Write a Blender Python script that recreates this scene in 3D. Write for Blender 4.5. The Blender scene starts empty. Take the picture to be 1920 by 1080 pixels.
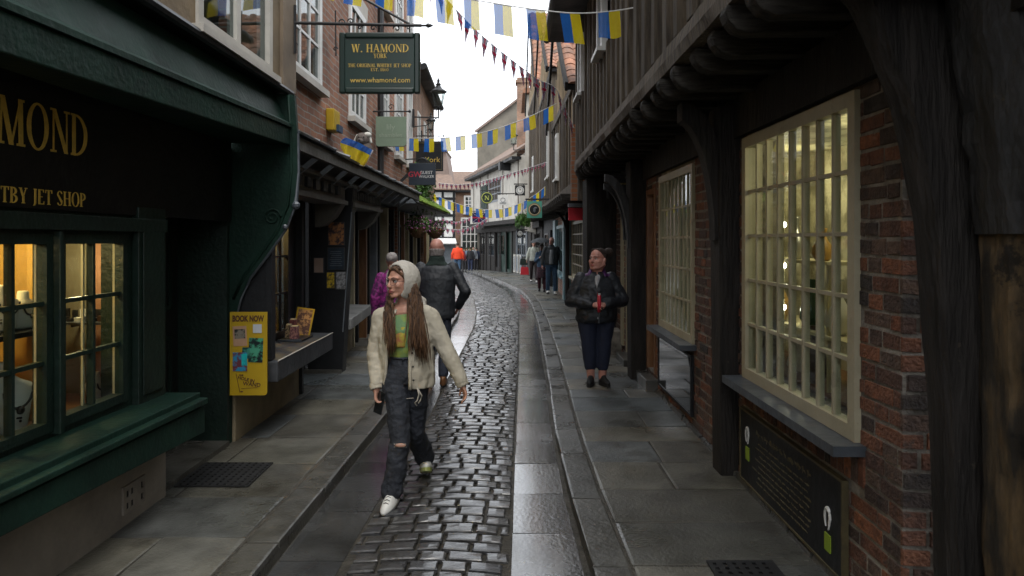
import bpy, bmesh, math, random
from math import sin, cos, pi, radians, sqrt, atan2
from mathutils import Vector, Matrix, noise as mnoise
import numpy as np
random.seed(7)
S = bpy.context.scene
COL = S.collection
# ------------------------------------------------------------------ camera
F = 1333.0                      # focal length in photograph pixels (25 mm on 36 mm)
CH = 1.75                       # camera height
cd = bpy.data.cameras.new("camera"); cam = bpy.data.objects.new("camera", cd); COL.objects.link(cam)
cd.lens = 25.0; cd.sensor_width = 36.0; cd.shift_y = -90/1920.0
cd.clip_start = 0.05; cd.clip_end = 2000
cam.location = (0, 0, CH); cam.rotation_euler = (radians(90), 0, 0)
cd.dof.use_dof = True; cd.dof.focus_distance = 6.5; cd.dof.aperture_fstop = 5.6
S.camera = cam
# ------------------------------------------------------------------ sky, sun, exposure
w = bpy.data.worlds.new("World"); S.world = w; w.use_nodes = True
nt = w.node_tree; nt.nodes.clear()
out = nt.nodes.new('ShaderNodeOutputWorld'); bg = nt.nodes.new('ShaderNodeBackground')
sky = nt.nodes.new('ShaderNodeTexSky'); sky.sky_type = 'NISHITA'; sky.sun_disc = False
SUN_EL, SUN_ROT = radians(58), radians(195)
sky.sun_elevation = SUN_EL; sky.sun_rotation = SUN_ROT; sky.dust_density = 6; sky.air_density = 1.5
mix = nt.nodes.new('ShaderNodeMixRGB'); mix.inputs[0].default_value = 0.9
tc = nt.nodes.new('ShaderNodeTexCoord'); nz = nt.nodes.new('ShaderNodeTexNoise'); nz.inputs['Scale'].default_value = 2.2
nz.inputs['Detail'].default_value = 5
cr = nt.nodes.new('ShaderNodeValToRGB')
cr.color_ramp.elements[0].position = 0.3; cr.color_ramp.elements[0].color = (10.8, 11.4, 12.4, 1)
cr.color_ramp.elements[1].position = 0.7; cr.color_ramp.elements[1].color = (13.5, 13.9, 14.4, 1)
nt.links.new(tc.outputs['Generated'], nz.inputs['Vector']); nt.links.new(nz.outputs['Fac'], cr.inputs[0])
nt.links.new(sky.outputs[0], mix.inputs[1]); nt.links.new(cr.outputs[0], mix.inputs[2])
nt.links.new(mix.outputs[0], bg.inputs[0]); bg.inputs[1].default_value = 0.085
nt.links.new(bg.outputs[0], out.inputs[0])
sd = bpy.data.lights.new("sun", 'SUN'); sd.energy = 0.7; sd.angle = radians(25); sd.color = (1.0, 0.97, 0.92)
so = bpy.data.objects.new("sun", sd); COL.objects.link(so); so.rotation_euler = (radians(32), 0, radians(15)); so.location = (0, 0, 30)
S.view_settings.view_transform = 'Standard'; S.view_settings.look = 'None'
S.view_settings.exposure = 1.2; S.view_settings.gamma = 1.0
S.cycles.use_denoising = True
S.cycles.max_bounces = 7; S.cycles.diffuse_bounces = 3; S.cycles.glossy_bounces = 3
S.cycles.transparent_max_bounces = 12; S.cycles.caustics_reflective = False; S.cycles.caustics_refractive = False
S.cycles.sample_clamp_indirect = 4.0
# ------------------------------------------------------------------ helpers
def G(Y):
    d = max(0.0, Y-21.0); return -0.00055*d*d
def P(px, py, Y):
    return Vector(((px-960)/F*Y, Y, CH-(py-450)/F*Y))
def onX(px, X):                 # depth at which the plane x = X meets a column of the photograph
    return X*F/(px-960)
MATS = {}
def mat(name, c1, c2=None, scale=6.0, rough=0.7, rough2=None, bump=0.0, bscale=None, metal=0.0, stretch=(1, 1, 1),
        island=None, emit=None, estr=0, spec=0.5, detail=6, coat=0.0, pos=(0.35, 0.65), wear=None):
    if name in MATS: return MATS[name]
    m = bpy.data.materials.new(name); m.use_nodes = True; n = m.node_tree; N = n.nodes; L = n.links
    b = N['Principled BSDF']; b.inputs['Metallic'].default_value = metal; b.inputs['Roughness'].default_value = rough
    b.inputs['Specular IOR Level'].default_value = spec
    if coat: b.inputs['Coat Weight'].default_value = coat; b.inputs['Coat Roughness'].default_value = 0.12
    c2 = c2 or tuple(v*0.72 for v in c1)
    t = N.new('ShaderNodeTexCoord'); mp = N.new('ShaderNodeMapping'); mp.inputs['Scale'].default_value = stretch
    L.new(t.outputs['Object'], mp.inputs[0])
    z = N.new('ShaderNodeTexNoise'); z.inputs['Scale'].default_value = scale; z.inputs['Detail'].default_value = detail
    z.inputs['Roughness'].default_value = 0.65
    L.new(mp.outputs[0], z.inputs['Vector'])
    r = N.new('ShaderNodeValToRGB'); r.color_ramp.elements[0].position = pos[0]; r.color_ramp.elements[1].position = pos[1]
    r.color_ramp.elements[0].color = (*c2, 1); r.color_ramp.elements[1].color = (*c1, 1)
    L.new(z.outputs['Fac'], r.inputs[0]); col = r.outputs[0]
    if island:                                   # each separate stone / plank / brick gets its own tone
        g = N.new('ShaderNodeNewGeometry'); ir = N.new('ShaderNodeValToRGB'); ir.color_ramp.interpolation = 'LINEAR'
        es = ir.color_ramp.elements
        while len(es) > 1: es.remove(es[-1])
        es[0].position = 0; es[0].color = (*island[0], 1)
        for i, c in enumerate(island[1:]):
            e = es.new((i+1)/(len(island)-1)); e.color = (*c, 1)
        L.new(g.outputs['Random Per Island'], ir.inputs[0])
        mx = N.new('ShaderNodeMixRGB'); mx.blend_type = 'MULTIPLY'; mx.inputs[0].default_value = 1
        L.new(col, mx.inputs[1]); L.new(ir.outputs[0], mx.inputs[2]); col = mx.outputs[0]
    if wear:                                     # chips, spots and stains: (colour, scale, threshold, strength)
        for (wc, ws, wt, wf) in wear:
            zw = N.new('ShaderNodeTexNoise'); zw.inputs['Scale'].default_value = ws; zw.inputs['Detail'].default_value = 6; zw.inputs['Roughness'].default_value = .7
            L.new(t.outputs['Object'], zw.inputs['Vector'])
            mw = N.new('ShaderNodeMapRange'); mw.inputs[1].default_value = wt; mw.inputs[2].default_value = wt+.05; mw.inputs[3].default_value = 0; mw.inputs[4].default_value = wf
            L.new(zw.outputs['Fac'], mw.inputs[0]); mx = N.new('ShaderNodeMixRGB'); L.new(mw.outputs[0], mx.inputs[0]); L.new(col, mx.inputs[1]); mx.inputs[2].default_value = (*wc, 1); col = mx.outputs[0]
    L.new(col, b.inputs['Base Color'])
    if rough2 is not None:
        z2 = N.new('ShaderNodeTexNoise'); z2.inputs['Scale'].default_value = scale*0.35; z2.inputs['Detail'].default_value = 4
        L.new(t.outputs['Object'], z2.inputs['Vector'])
        mr = N.new('ShaderNodeMapRange'); mr.inputs[1].default_value = 0.4; mr.inputs[2].default_value = 0.62
        mr.inputs[3].default_value = rough; mr.inputs[4].default_value = rough2
        L.new(z2.outputs['Fac'], mr.inputs[0]); L.new(mr.outputs[0], b.inputs['Roughness'])
    if bump:
        z3 = N.new('ShaderNodeTexNoise'); z3.inputs['Scale'].default_value = bscale or scale*3; z3.inputs['Detail'].default_value = 5
        L.new(mp.outputs[0], z3.inputs['Vector'])
        bp = N.new('ShaderNodeBump'); bp.inputs['Strength'].default_value = bump; bp.inputs['Distance'].default_value = 0.02
        L.new(z3.outputs['Fac'], bp.inputs['Height']); L.new(bp.outputs[0], b.inputs['Normal'])
    if emit:
        b.inputs['Emission Color'].default_value = (*emit, 1); b.inputs['Emission Strength'].default_value = estr
    MATS[name] = m; return m
def glass_mat(name, tint=(0.9, 0.95, 0.93), refl=1.0, ior=1.5):
    m = bpy.data.materials.new(name); m.use_nodes = True; n = m.node_tree; N = n.nodes; L = n.links; N.clear()
    o = N.new('ShaderNodeOutputMaterial'); mx = N.new('ShaderNodeMixShader'); tr = N.new('ShaderNodeBsdfTransparent')
    gl = N.new('ShaderNodeBsdfGlossy'); gl.inputs['Roughness'].default_value = 0.02
    ge = N.new('ShaderNodeNewGeometry'); dp = N.new('ShaderNodeVectorMath'); dp.operation = 'DOT_PRODUCT'
    L.new(ge.outputs['Normal'], dp.inputs[0]); L.new(ge.outputs['Incoming'], dp.inputs[1])
    ab = N.new('ShaderNodeMath'); ab.operation = 'ABSOLUTE'; L.new(dp.outputs['Value'], ab.inputs[0])
    om = N.new('ShaderNodeMath'); om.operation = 'SUBTRACT'; om.inputs[0].default_value = 1; L.new(ab.outputs[0], om.inputs[1])
    pw = N.new('ShaderNodeMath'); pw.operation = 'POWER'; pw.inputs[1].default_value = 4.5; L.new(om.outputs[0], pw.inputs[0])
    fr = N.new('ShaderNodeMath'); fr.operation = 'MULTIPLY_ADD'; fr.inputs[1].default_value = .55; fr.inputs[2].default_value = .04*(ior/1.5)**3
    L.new(pw.outputs[0], fr.inputs[0])
    z = N.new('ShaderNodeTexNoise'); z.inputs['Scale'].default_value = 3.0
    bp = N.new('ShaderNodeBump'); bp.inputs['Strength'].default_value = 0.06; bp.inputs['Distance'].default_value = 0.02
    L.new(z.outputs['Fac'], bp.inputs['Height']); L.new(bp.outputs[0], gl.inputs['Normal'])
    tr.inputs[0].default_value = (*tint, 1); gl.inputs[0].default_value = (refl, refl, refl, 1)
    L.new(fr.outputs[0], mx.inputs[0]); L.new(tr.outputs[0], mx.inputs[1]); L.new(gl.outputs[0], mx.inputs[2])
    L.new(mx.outputs[0], o.inputs[0]); MATS[name] = m; return m
def brick_mat(name, a, b_, mortar, bw=0.24, rh=0.078, bump=0.5):
    m = bpy.data.materials.new(name); m.use_nodes = True; n = m.node_tree; N = n.nodes; L = n.links
    b = N['Principled BSDF']; b.inputs['Roughness'].default_value = 0.85
    t = N.new('ShaderNodeTexCoord'); sp = N.new('ShaderNodeSeparateXYZ'); L.new(t.outputs['Object'], sp.inputs[0])
    ad = N.new('ShaderNodeMath'); L.new(sp.outputs[0], ad.inputs[0]); L.new(sp.outputs[1], ad.inputs[1])
    z = N.new('ShaderNodeTexNoise'); z.inputs['Scale'].default_value = 2.5; z.inputs['Detail'].default_value = 3
    L.new(t.outputs['Object'], z.inputs['Vector'])
    dz = N.new('ShaderNodeMath'); dz.operation = 'MULTIPLY_ADD'; dz.inputs[1].default_value = 0.05
    L.new(z.outputs['Fac'], dz.inputs[0]); L.new(sp.outputs[2], dz.inputs[2])
    cb = N.new('ShaderNodeCombineXYZ'); L.new(ad.outputs[0], cb.inputs[0]); L.new(dz.outputs[0], cb.inputs[1])
    k = N.new('ShaderNodeTexBrick'); k.inputs['Scale'].default_value = 1.0; k.inputs['Brick Width'].default_value = bw
    k.inputs['Row Height'].default_value = rh; k.inputs['Mortar Size'].default_value = 0.009; k.inputs['Mortar Smooth'].default_value = 0.3
    k.inputs['Bias'].default_value = -0.1
    k.inputs['Color1'].default_value = (*a, 1); k.inputs['Color2'].default_value = (*b_, 1); k.inputs['Mortar'].default_value = (*mortar, 1)
    L.new(cb.outputs[0], k.inputs['Vector'])
    z2 = N.new('ShaderNodeTexNoise'); z2.inputs['Scale'].default_value = 1.3; z2.inputs['Detail'].default_value = 8
    L.new(t.outputs['Object'], z2.inputs['Vector'])
    r = N.new('ShaderNodeValToRGB'); r.color_ramp.elements[0].color = (0.35, 0.33, 0.32, 1); r.color_ramp.elements[1].color = (1.25, 1.2, 1.15, 1)
    r.color_ramp.elements[0].position = 0.3; r.color_ramp.elements[1].position = 0.7
    L.new(z2.outputs['Fac'], r.inputs[0])
    mx = N.new('ShaderNodeMixRGB'); mx.blend_type = 'MULTIPLY'; mx.inputs[0].default_value = 0.8
    L.new(k.outputs['Color'], mx.inputs[1]); L.new(r.outputs[0], mx.inputs[2]); L.new(mx.outputs[0], b.inputs['Base Color'])
    iv = N.new('ShaderNodeMath'); iv.operation = 'SUBTRACT'; iv.inputs[0].default_value = 1; L.new(k.outputs['Fac'], iv.inputs[1])
    bp = N.new('ShaderNodeBump'); bp.inputs['Strength'].default_value = bump; bp.inputs['Distance'].default_value = 0.01
    L.new(iv.outputs[0], bp.inputs['Height']); L.new(bp.outputs[0], b.inputs['Normal'])
    MATS[name] = m; return m

def tag(o, label=None, cat=None, group=None, kind=None):
    if label: o['label'] = label
    if cat: o['category'] = cat
    if group: o['group'] = group
    if kind: o['kind'] = kind
    return o
def thing(name, label, cat, loc=(0, 0, 0), group=None, rz=0):
    o = bpy.data.objects.new(name, None); COL.objects.link(o); o.location = loc; o.rotation_euler = (0, 0, rz)
    o.empty_display_size = 0.1
    return tag(o, label, cat, group)
def rootloc(p):
    v = Vector((0, 0, 0))
    while p is not None: v += p.location; p = p.parent
    return v
def copy_tree(o, parent=None):
    c = o.copy(); COL.objects.link(c); c.parent = parent
    for ch in list(o.children): copy_tree(ch, c)
    return c
def FR(p0, p1, inward, z=0.0):
    """wall frame: local x runs p0 -> p1, local y goes into the wall, z up; returns matrix and length"""
    a = Vector((p0[0], p0[1], 0)); b = Vector((p1[0], p1[1], 0)); u = (b-a); ln = u.length; u.normalize()
    i = Vector((-u.y, u.x, 0))
    if i.dot(Vector((inward[0], inward[1], 0))) < 0: i = -i
    m = Matrix(((u.x, i.x, 0, a.x), (u.y, i.y, 0, a.y), (0, 0, 1, z), (0, 0, 0, 1)))
    return m, ln
class MB:
    def __init__(s, m=None): s.v = []; s.f = []; s.mi = []; s.M = m
    def add(s, vs, fs, m=0):
        o = len(s.v)
        if s.M is not None: vs = [s.M @ Vector(q) for q in vs]
        s.v.extend([tuple(q) for q in vs])
        for f in fs: s.f.append([o+i for i in f]); s.mi.append(m)
        return s
    def box(s, x0, x1, y0, y1, z0, z1, m=0):
        return s.add([(x0, y0, z0), (x1, y0, z0), (x1, y1, z0), (x0, y1, z0), (x0, y0, z1), (x1, y0, z1), (x1, y1, z1), (x0, y1, z1)],
              [(0, 3, 2, 1), (4, 5, 6, 7), (0, 1, 5, 4), (1, 2, 6, 5), (2, 3, 7, 6), (3, 0, 4, 7)], m)
    def hexa(s, c8, m=0):
        return s.add(c8, [(0, 3, 2, 1), (4, 5, 6, 7), (0, 1, 5, 4), (1, 2, 6, 5), (2, 3, 7, 6), (3, 0, 4, 7)], m)
    def bar(s, a, b, wx, wy, m=0, up=(0, 0, 1)):
        a = Vector(a); b = Vector(b); d = (b-a).normalized(); up = Vector(up)
        if abs(d.dot(up)) > 0.95: up = Vector((0, 1, 0))
        sx = d.cross(up).normalized(); sy = sx.cross(d).normalized()
        q = []
        for p in (a, b):
            for i, j in ((-1, -1), (1, -1), (1, 1), (-1, 1)): q.append(p+sx*i*wx/2+sy*j*wy/2)
        return s.hexa(q, m)
    def tube(s, pts, r, n=8, m=0, flat=1.0, caps=True):
        pts = [Vector(p) for p in pts]; k = len(pts)
        rr = r if isinstance(r, (list, tuple)) else [r]*k
        vs = []; fs = []
        ref = Vector((0, 0, 1))
        for i, p in enumerate(pts):
            d = (pts[min(i+1, k-1)]-pts[max(i-1, 0)])
            if d.length < 1e-9: d = Vector((0, 0, 1))
            d.normalize(); rf = ref if abs(d.dot(ref)) < 0.9 else Vector((0, 1, 0))
            a = d.cross(rf).normalized(); b = a.cross(d).normalized()
            for j in range(n):
                t = 2*pi*j/n; vs.append(p+a*cos(t)*rr[i]+b*sin(t)*rr[i]*flat)
        for i in range(k-1):
            for j in range(n):
                fs.append((i*n+j, i*n+(j+1) % n, (i+1)*n+(j+1) % n, (i+1)*n+j))
        if caps: fs.append(tuple(range(n))); fs.append(tuple((k-1)*n+j for j in range(n)))
        return s.add(vs, fs, m)
    def ell(s, c, r, n=12, m=0, M=None):
        if not isinstance(r, (list, tuple)): r = (r, r, r)
        h = max(5, n//2+1); vs = [(0, 0, 1)]; fs = []
        for i in range(1, h):
            ph = pi*i/h
            for j in range(n):
                t = 2*pi*j/n; vs.append((sin(ph)*cos(t), sin(ph)*sin(t), cos(ph)))
        vs.append((0, 0, -1)); e = len(vs)-1
        for j in range(n): fs.append((0, 1+j, 1+(j+1) % n))
        for i in range(h-2):
            for j in range(n):
                fs.append((1+i*n+j, 1+(i+1)*n+j, 1+(i+1)*n+(j+1) % n, 1+i*n+(j+1) % n))
        for j in range(n): fs.append((e, 1+(h-2)*n+(j+1) % n, 1+(h-2)*n+j))
        c = Vector(c); o = []
        for q in vs:
            q = Vector((q[0]*r[0], q[1]*r[1], q[2]*r[2]))
            if M is not None: q = M @ q
            o.append(c+q)
        return s.add(o, fs, m)
    def cap(s, a, b, ra, rb, n=12, m=0):
        a = Vector(a); b = Vector(b); d = b-a; L = d.length
        if L < 1e-6: return s.ell(a, ra, n, m)
        d.normalize(); pts = []; rs = []
        for t in (-1, -0.92, -0.7, -0.38): pts.append(a+d*ra*t); rs.append(ra*sqrt(max(0.0004, 1-t*t)))
        pts.append(a); rs.append(ra); pts.append(b); rs.append(rb)
        for t in (0.38, 0.7, 0.92, 1): pts.append(b+d*rb*t); rs.append(rb*sqrt(max(0.0004, 1-t*t)))
        return s.tube(pts, rs, n, m)
    def loft(s, rings, n=20, m=0):
        """rings: (cx,cy,cz,rx,ry,yaw)"""
        vs = []; fs = []
        for (cx, cy, cz, rx, ry, yaw) in rings:
            for j in range(n):
                t = 2*pi*j/n; x = cos(t)*rx; y = sin(t)*ry
                vs.append((cx+x*cos(yaw)-y*sin(yaw), cy+x*sin(yaw)+y*cos(yaw), cz))
        k = len(rings)
        for i in range(k-1):
            for j in range(n): fs.append((i*n+j, i*n+(j+1) % n, (i+1)*n+(j+1) % n, (i+1)*n+j))
        fs.append(tuple(range(n))); fs.append(tuple((k-1)*n+j for j in range(n)))
        return s.add(vs, fs, m)
    def prism(s, pts2, M, t, m=0):
        """polygon in local xz of M, thickness t along local y"""
        n = len(pts2); vs = [M @ Vector((x, 0, z)) for x, z in pts2]+[M @ Vector((x, t, z)) for x, z in pts2]
        fs = [tuple(range(n)), tuple(range(2*n-1, n-1, -1))]+[(i, (i+1) % n, n+(i+1) % n, n+i) for i in range(n)]
        return s.add(vs, fs, m)
    def build(s, name, mats, parent=None, smooth=False, local=False, bevel=0, recalc=True, angle=None):
        me = bpy.data.meshes.new(name)
        off = Vector((0, 0, 0)) if (local or parent is None) else rootloc(parent)
        me.from_pydata([tuple(Vector(q)-off) for q in s.v], [], s.f)
        if not isinstance(mats, (list, tuple)): mats = [mats]
        for q in mats: me.materials.append(q)
        me.polygons.foreach_set('material_index', s.mi)
        if recalc:
            b = bmesh.new(); b.from_mesh(me); bmesh.ops.recalc_face_normals(b, faces=b.faces); b.to_mesh(me); b.free()
        if smooth: me.polygons.foreach_set('use_smooth', [True]*len(me.polygons))
        me.update()
        o = bpy.data.objects.new(name, me); COL.objects.link(o)
        if parent is not None: o.parent = parent
        if bevel:
            md = o.modifiers.new('b', 'BEVEL'); md.width = bevel; md.segments = 2; md.limit_method = 'ANGLE'
        return o
def wallh(mb, u0, u1, z0, z1, d0, d1, holes=(), m=0):
    us = sorted(set([u0, u1]+[min(max(h[i], u0), u1) for h in holes for i in (0, 1)]))
    for a, b in zip(us[:-1], us[1:]):
        if b-a < 1e-5: continue
        c = (a+b)/2; hs = sorted([(h[2], h[3]) for h in holes if h[0] <= c <= h[1]])
        z = z0
        for h0, h1 in hs:
            if h0 > z: mb.box(a, b, d0, d1, z, h0, m)
            z = max(z, h1)
        if z < z1: mb.box(a, b, d0, d1, z, z1, m)
def bricks(mb, u0, u1, z0, z1, holes=(), d=0.0, m=0, bl=0.235, rh=0.079, rnd=random.Random(3)):
    row = 0; z = z0
    while z < z1-0.01:
        h = min(rh, z1-z)
        u = u0-(rnd.random()*bl)
        hdr = row % 2
        k = 0
        while u < u1:
            L = (bl if (k+hdr) % 2 == 0 or rnd.random() < 0.35 else bl*0.5)*rnd.uniform(0.93, 1.07); k += 1
            a, b = max(u+0.006, u0), min(u+L-0.006, u1); u += L
            za, zb = z+0.006+rnd.uniform(-.004, .004), z+h-0.006+rnd.uniform(-.004, .004)
            if b-a < 0.02: continue
            cu, cz = (a+b)/2, (za+zb)/2
            segs = [(a, b)]
            for h4 in holes:
                if h4[2]-0.02 < cz < h4[3]+0.02:
                    ns = []
                    for (p, q) in segs:
                        if q <= h4[0] or p >= h4[1]: ns.append((p, q)); continue
                        if p < h4[0]: ns.append((p, h4[0]))
                        if q > h4[1]: ns.append((h4[1], q))
                    segs = ns
            for (p, q) in segs:
                if q-p < 0.02: continue
                f = d-0.006+rnd.uniform(-.003, .003); c = 0.004; tl = rnd.uniform(-.003, .003)
                t1, t2, t3 = rnd.uniform(-.004, .004), rnd.uniform(-.004, .004), rnd.uniform(-.003, .003)
                mb.hexa([(p, d+0.01, za+t1), (q, d+0.01, za+t2), (q, d+0.01, zb+t2), (p, d+0.01, zb+t3),
                         (p+c, f, za+c+t1), (q-c, f+tl, za+c+t2), (q-c, f+tl, zb-c+t2), (p+c, f, zb-c+t3)], m)
        z += rh; row += 1
# ------------------------------------------------------------------ lettering
def font_mesh(txt, size, M, matl, name, parent, ext=0.0015, align='CENTER', bold=0.0):
    cu = bpy.data.curves.new('t', 'FONT'); cu.body = txt; cu.size = size; cu.align_x = align; cu.align_y = 'CENTER'
    cu.extrude = ext; cu.offset = bold; cu.resolution_u = 3
    o = bpy.data.objects.new('t', cu); COL.objects.link(o); bpy.context.view_layer.update()
    me = bpy.data.meshes.new_from_object(o); bpy.data.objects.remove(o)
    off = rootloc(parent)
    me.transform(Matrix.Translation(-off) @ M); me.name = name; me.materials.clear(); me.materials.append(matl)
    r = bpy.data.objects.new(name, me); COL.objects.link(r); r.parent = parent; return r
def TM(o, right, up=(0, 0, 1)):          # text matrix: origin, right vector, up vector
    r = Vector(right).normalized(); u = Vector(up).normalized(); n = r.cross(u)
    return Matrix(((r.x, u.x, n.x, o[0]), (r.y, u.y, n.y, o[1]), (r.z, u.z, n.z, o[2]), (0, 0, 0, 1)))
def _ln(x0, y0, x1, y1, w): return [(x0-w/2, y0), (x0+w/2, y0), (x1+w/2, y1), (x1-w/2, y1)]
def _sf(x, y, w=.3):
    h = .05; y0 = y if y < .5 else y-h
    return [(x-w/2, y0), (x+w/2, y0), (x+w/2, y0+h), (x-w/2, y0+h)]
def _arc(cx, cy, rx, ry, a0, a1, w, t=.05, n=18):
    r = []
    for i in range(n):
        p, q = radians(a0+(a1-a0)*i/n), radians(a0+(a1-a0)*(i+1)/n)
        r.append([(cx+rx*cos(p), cy+ry*sin(p)), (cx+rx*cos(q), cy+ry*sin(q)),
                  (cx+(rx-w)*cos(q), cy+(ry-t)*sin(q)), (cx+(rx-w)*cos(p), cy+(ry-t)*sin(p))])
    return r
K, k_ = .16, .06
def glyph(c):
    g = []
    if c == 'H': g = [_ln(.14, 0, .14, 1, K), _ln(.64, 0, .64, 1, K), [(.14, .48), (.64, .48), (.64, .54), (.14, .54)], _sf(.14, 0), _sf(.14, 1), _sf(.64, 0), _sf(.64, 1)]; w = .8
    elif c == 'A': g = [_ln(.1, 0, .4, 1, k_), _ln(.68, 0, .38, 1, K), [(.2, .3), (.6, .3), (.58, .36), (.22, .36)], _sf(.1, 0, .24), _sf(.68, 0, .3)]; w = .8
    elif c == 'M': g = [_ln(.12, 0, .15, 1, k_), _ln(.82, 0, .8, 1, K), _ln(.48, 0, .17, 1, K), _ln(.48, 0, .8, 1, k_), _sf(.12, 0, .24), _sf(.82, 0), _sf(.12, 1, .2), _sf(.84, 1, .2)]; w = .97
    elif c == 'O': g = _arc(.42, .5, .42, .53, 0, 360, K, .05, 30); w = .86
    elif c == 'N': g = [_ln(.12, 0, .12, 1, k_), _ln(.68, 0, .68, 1, k_), _ln(.66, 0, .14, 1, K), _sf(.12, 0, .24), _sf(.1, 1, .22), _sf(.68, 1, .24)]; w = .8
    elif c == 'D': g = [_ln(.14, 0, .14, 1, K), _sf(.1, 0, .2), _sf(.1, 1, .2)]+_arc(.2, .5, .56, .5, -90, 90, K, .05); w = .8
    elif c == 'W': g = [_ln(.3, 0, .1, 1, K), _ln(.3, 0, .5, 1, k_), _ln(.74, 0, .54, 1, K), _ln(.74, 0, .94, 1, k_), _sf(.1, 1, .26), _sf(.52, 1, .26), _sf(.94, 1, .24)]; w = 1.06
    elif c == '.': g = [[(.05, 0), (.2, 0), (.2, .15), (.05, .15)]]; w = .28
    elif c == 'T': g = [_ln(.34, 0, .34, 1, K), [(.02, .94), (.66, .94), (.66, 1), (.02, 1)], [(.02, .78), (.06, .78), (.08, .95), (.02, .95)], [(.62, .78), (.66, .78), (.66, .95), (.6, .95)], _sf(.34, 0)]; w = .7
    elif c == 'I': g = [_ln(.16, 0, .16, 1, K), _sf(.16, 0), _sf(.16, 1)]; w = .34
    elif c == 'E': g = [_ln(.14, 0, .14, 1, K), [(.06, .94), (.56, .94), (.56, 1), (.06, 1)], [(.06, 0), (.6, 0), (.6, .06), (.06, .06)], [(.14, .48), (.44, .48), (.44, .54), (.14, .54)], [(.52, .8), (.56, .8), (.56, .95), (.5, .95)], [(.56, .2), (.6, .2), (.58, .05), (.52, .05)]]; w = .64
    elif c == 'L': g = [_ln(.14, 0, .14, 1, K), [(.06, 0), (.56, 0), (.56, .06), (.06, .06)], [(.52, .2), (.56, .2), (.56, .05), (.5, .05)], _sf(.14, 1)]; w = .58
    elif c == 'B': g = [_ln(.14, 0, .14, 1, K), _sf(.1, 0, .2), _sf(.1, 1, .2)]+_arc(.2, .75, .38, .25, -90, 90, K, .05, 12)+_arc(.2, .26, .44, .28, -90, 90, K, .05, 12); w = .7
    elif c == 'P': g = [_ln(.14, 0, .14, 1, K), _sf(.14, 0), _sf(.1, 1, .2)]+_arc(.2, .72, .42, .28, -90, 90, K, .05, 12); w = .66
    elif c == 'R': g = [_ln(.14, 0, .14, 1, K), _sf(.14, 0), _sf(.1, 1, .2), _ln(.64, 0, .36, .48, K), _sf(.66, 0, .22)]+_arc(.2, .73, .4, .27, -90, 90, K, .05, 12); w = .74
    elif c == 'K': g = [_ln(.14, 0, .14, 1, K), _sf(.14, 0), _sf(.14, 1), _ln(.2, .42, .6, 1, k_), _ln(.64, 0, .32, .56, K), _sf(.64, 0, .26), _sf(.6, 1, .26)]; w = .78
    elif c == 'Y': g = [_ln(.38, 0, .38, .48, K), _ln(.36, .44, .12, 1, K), _ln(.4, .44, .62, 1, k_), _sf(.38, 0), _sf(.12, 1, .26), _sf(.62, 1, .22)]; w = .74
    elif c == 'J': g = [_ln(.24, .1, .24, 1, K), _sf(.24, 1)]+_arc(.06, .1, .26, .22, -90, 0, K, .06, 8); w = .42
    elif c == 'S': g = _arc(.28, .74, .26, .28, 20, 200, .1, .06, 12)+_arc(.28, .27, .27, .28, 200, 380, .1, .06, 12)+[[(.02, .7), (.14, .76), (.54, .3), (.42, .2)]]; w = .6
    elif c in 'CG':
        g = _arc(.42, .5, .42, .53, 45, 315, K, .05, 24)+[[(.68, .7), (.74, .7), (.74, .98), (.7, .98)]]; w = .8
        if c == 'G': g += [_ln(.68, .08, .68, .44, K*.8), _sf(.68, .46, .26)]
    elif c in '1': g = [_ln(.2, 0, .2, 1, K), _sf(.2, 0), [(.04, .8), (.2, .94), (.2, 1), (.04, .86)]]; w = .4
    elif c == '8': g = _arc(.3, .76, .24, .25, 0, 360, .1, .05, 14)+_arc(.3, .27, .29, .29, 0, 360, .12, .05, 14); w = .62
    elif c == '6': g = _arc(.3, .3, .29, .31, 0, 360, .12, .05, 14)+_arc(.5, .4, .5, .6, 110, 180, .12, .05, 8); w = .62
    elif c == '0': g = _arc(.28, .5, .28, .52, 0, 360, .12, .05, 16); w = .6
    else: return [], .34
    return g, w
def serif_text(txt, h, M, matl, name, parent, width=None, align='c', t=0.002, sp=.06):
    tot = sum(glyph(c)[1]+sp for c in txt)-sp; sx = (width/tot) if width else h; x = {'c': -tot/2, 'l': 0, 'r': -tot}[align]
    mb = MB(); kk = 0
    for c in txt:
        g, ww = glyph(c)
        for q in g:
            kk += 1; e = t+(kk % 5)*0.0002        # overlapping strokes never share a plane
            mb.add([M @ Vector(((x+a)*sx, b*h, e)) for a, b in q]+[M @ Vector(((x+a)*sx, b*h, 0)) for a, b in q],
                   [(0, 1, 2, 3), (0, 4, 5, 1), (1, 5, 6, 2), (2, 6, 7, 3), (3, 7, 4, 0)])
        x += ww+sp
    return mb.build(name, matl, parent)
# ------------------------------------------------------------------ materials
m_green = mat('green_paint', (.008, .030, .020), (.004, .016, .0105), 3, .5, .7, .3, 30, spec=.2, wear=[((.05, .07, .06), 26, .66, .7), ((.004, .01, .008), 2.2, .58, .6), ((.16, .17, .16), 60, .72, .8)])
m_green_d = mat('dark_green_paint', (.008, .023, .016), (.005, .012, .0085), 3, .45, .65, .3, 30, spec=.35, wear=[((.03, .04, .035), 30, .67, .6), ((.02, .018, .012), 3, .62, .5)])
m_black = mat('black_timber', (.030, .026, .023), (.009, .008, .007), 5, .75, None, 1.0, 18, stretch=(3, 3, .4), spec=.25, wear=[((.075, .062, .045), 14, .64, .6)])
m_blackp = mat('black_paint', (.012, .013, .015), (.006, .007, .008), 4, .45, .65, .2, 20, spec=.35, wear=[((.05, .048, .042), 34, .66, .6)])
m_iron = mat('wrought_iron', (.014, .014, .015), (.008, .008, .008), 8, .5, None, .1)
m_gold = mat('gold_leaf', (.62, .42, .08), (.5, .33, .05), 8, .4, spec=.5)
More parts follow.
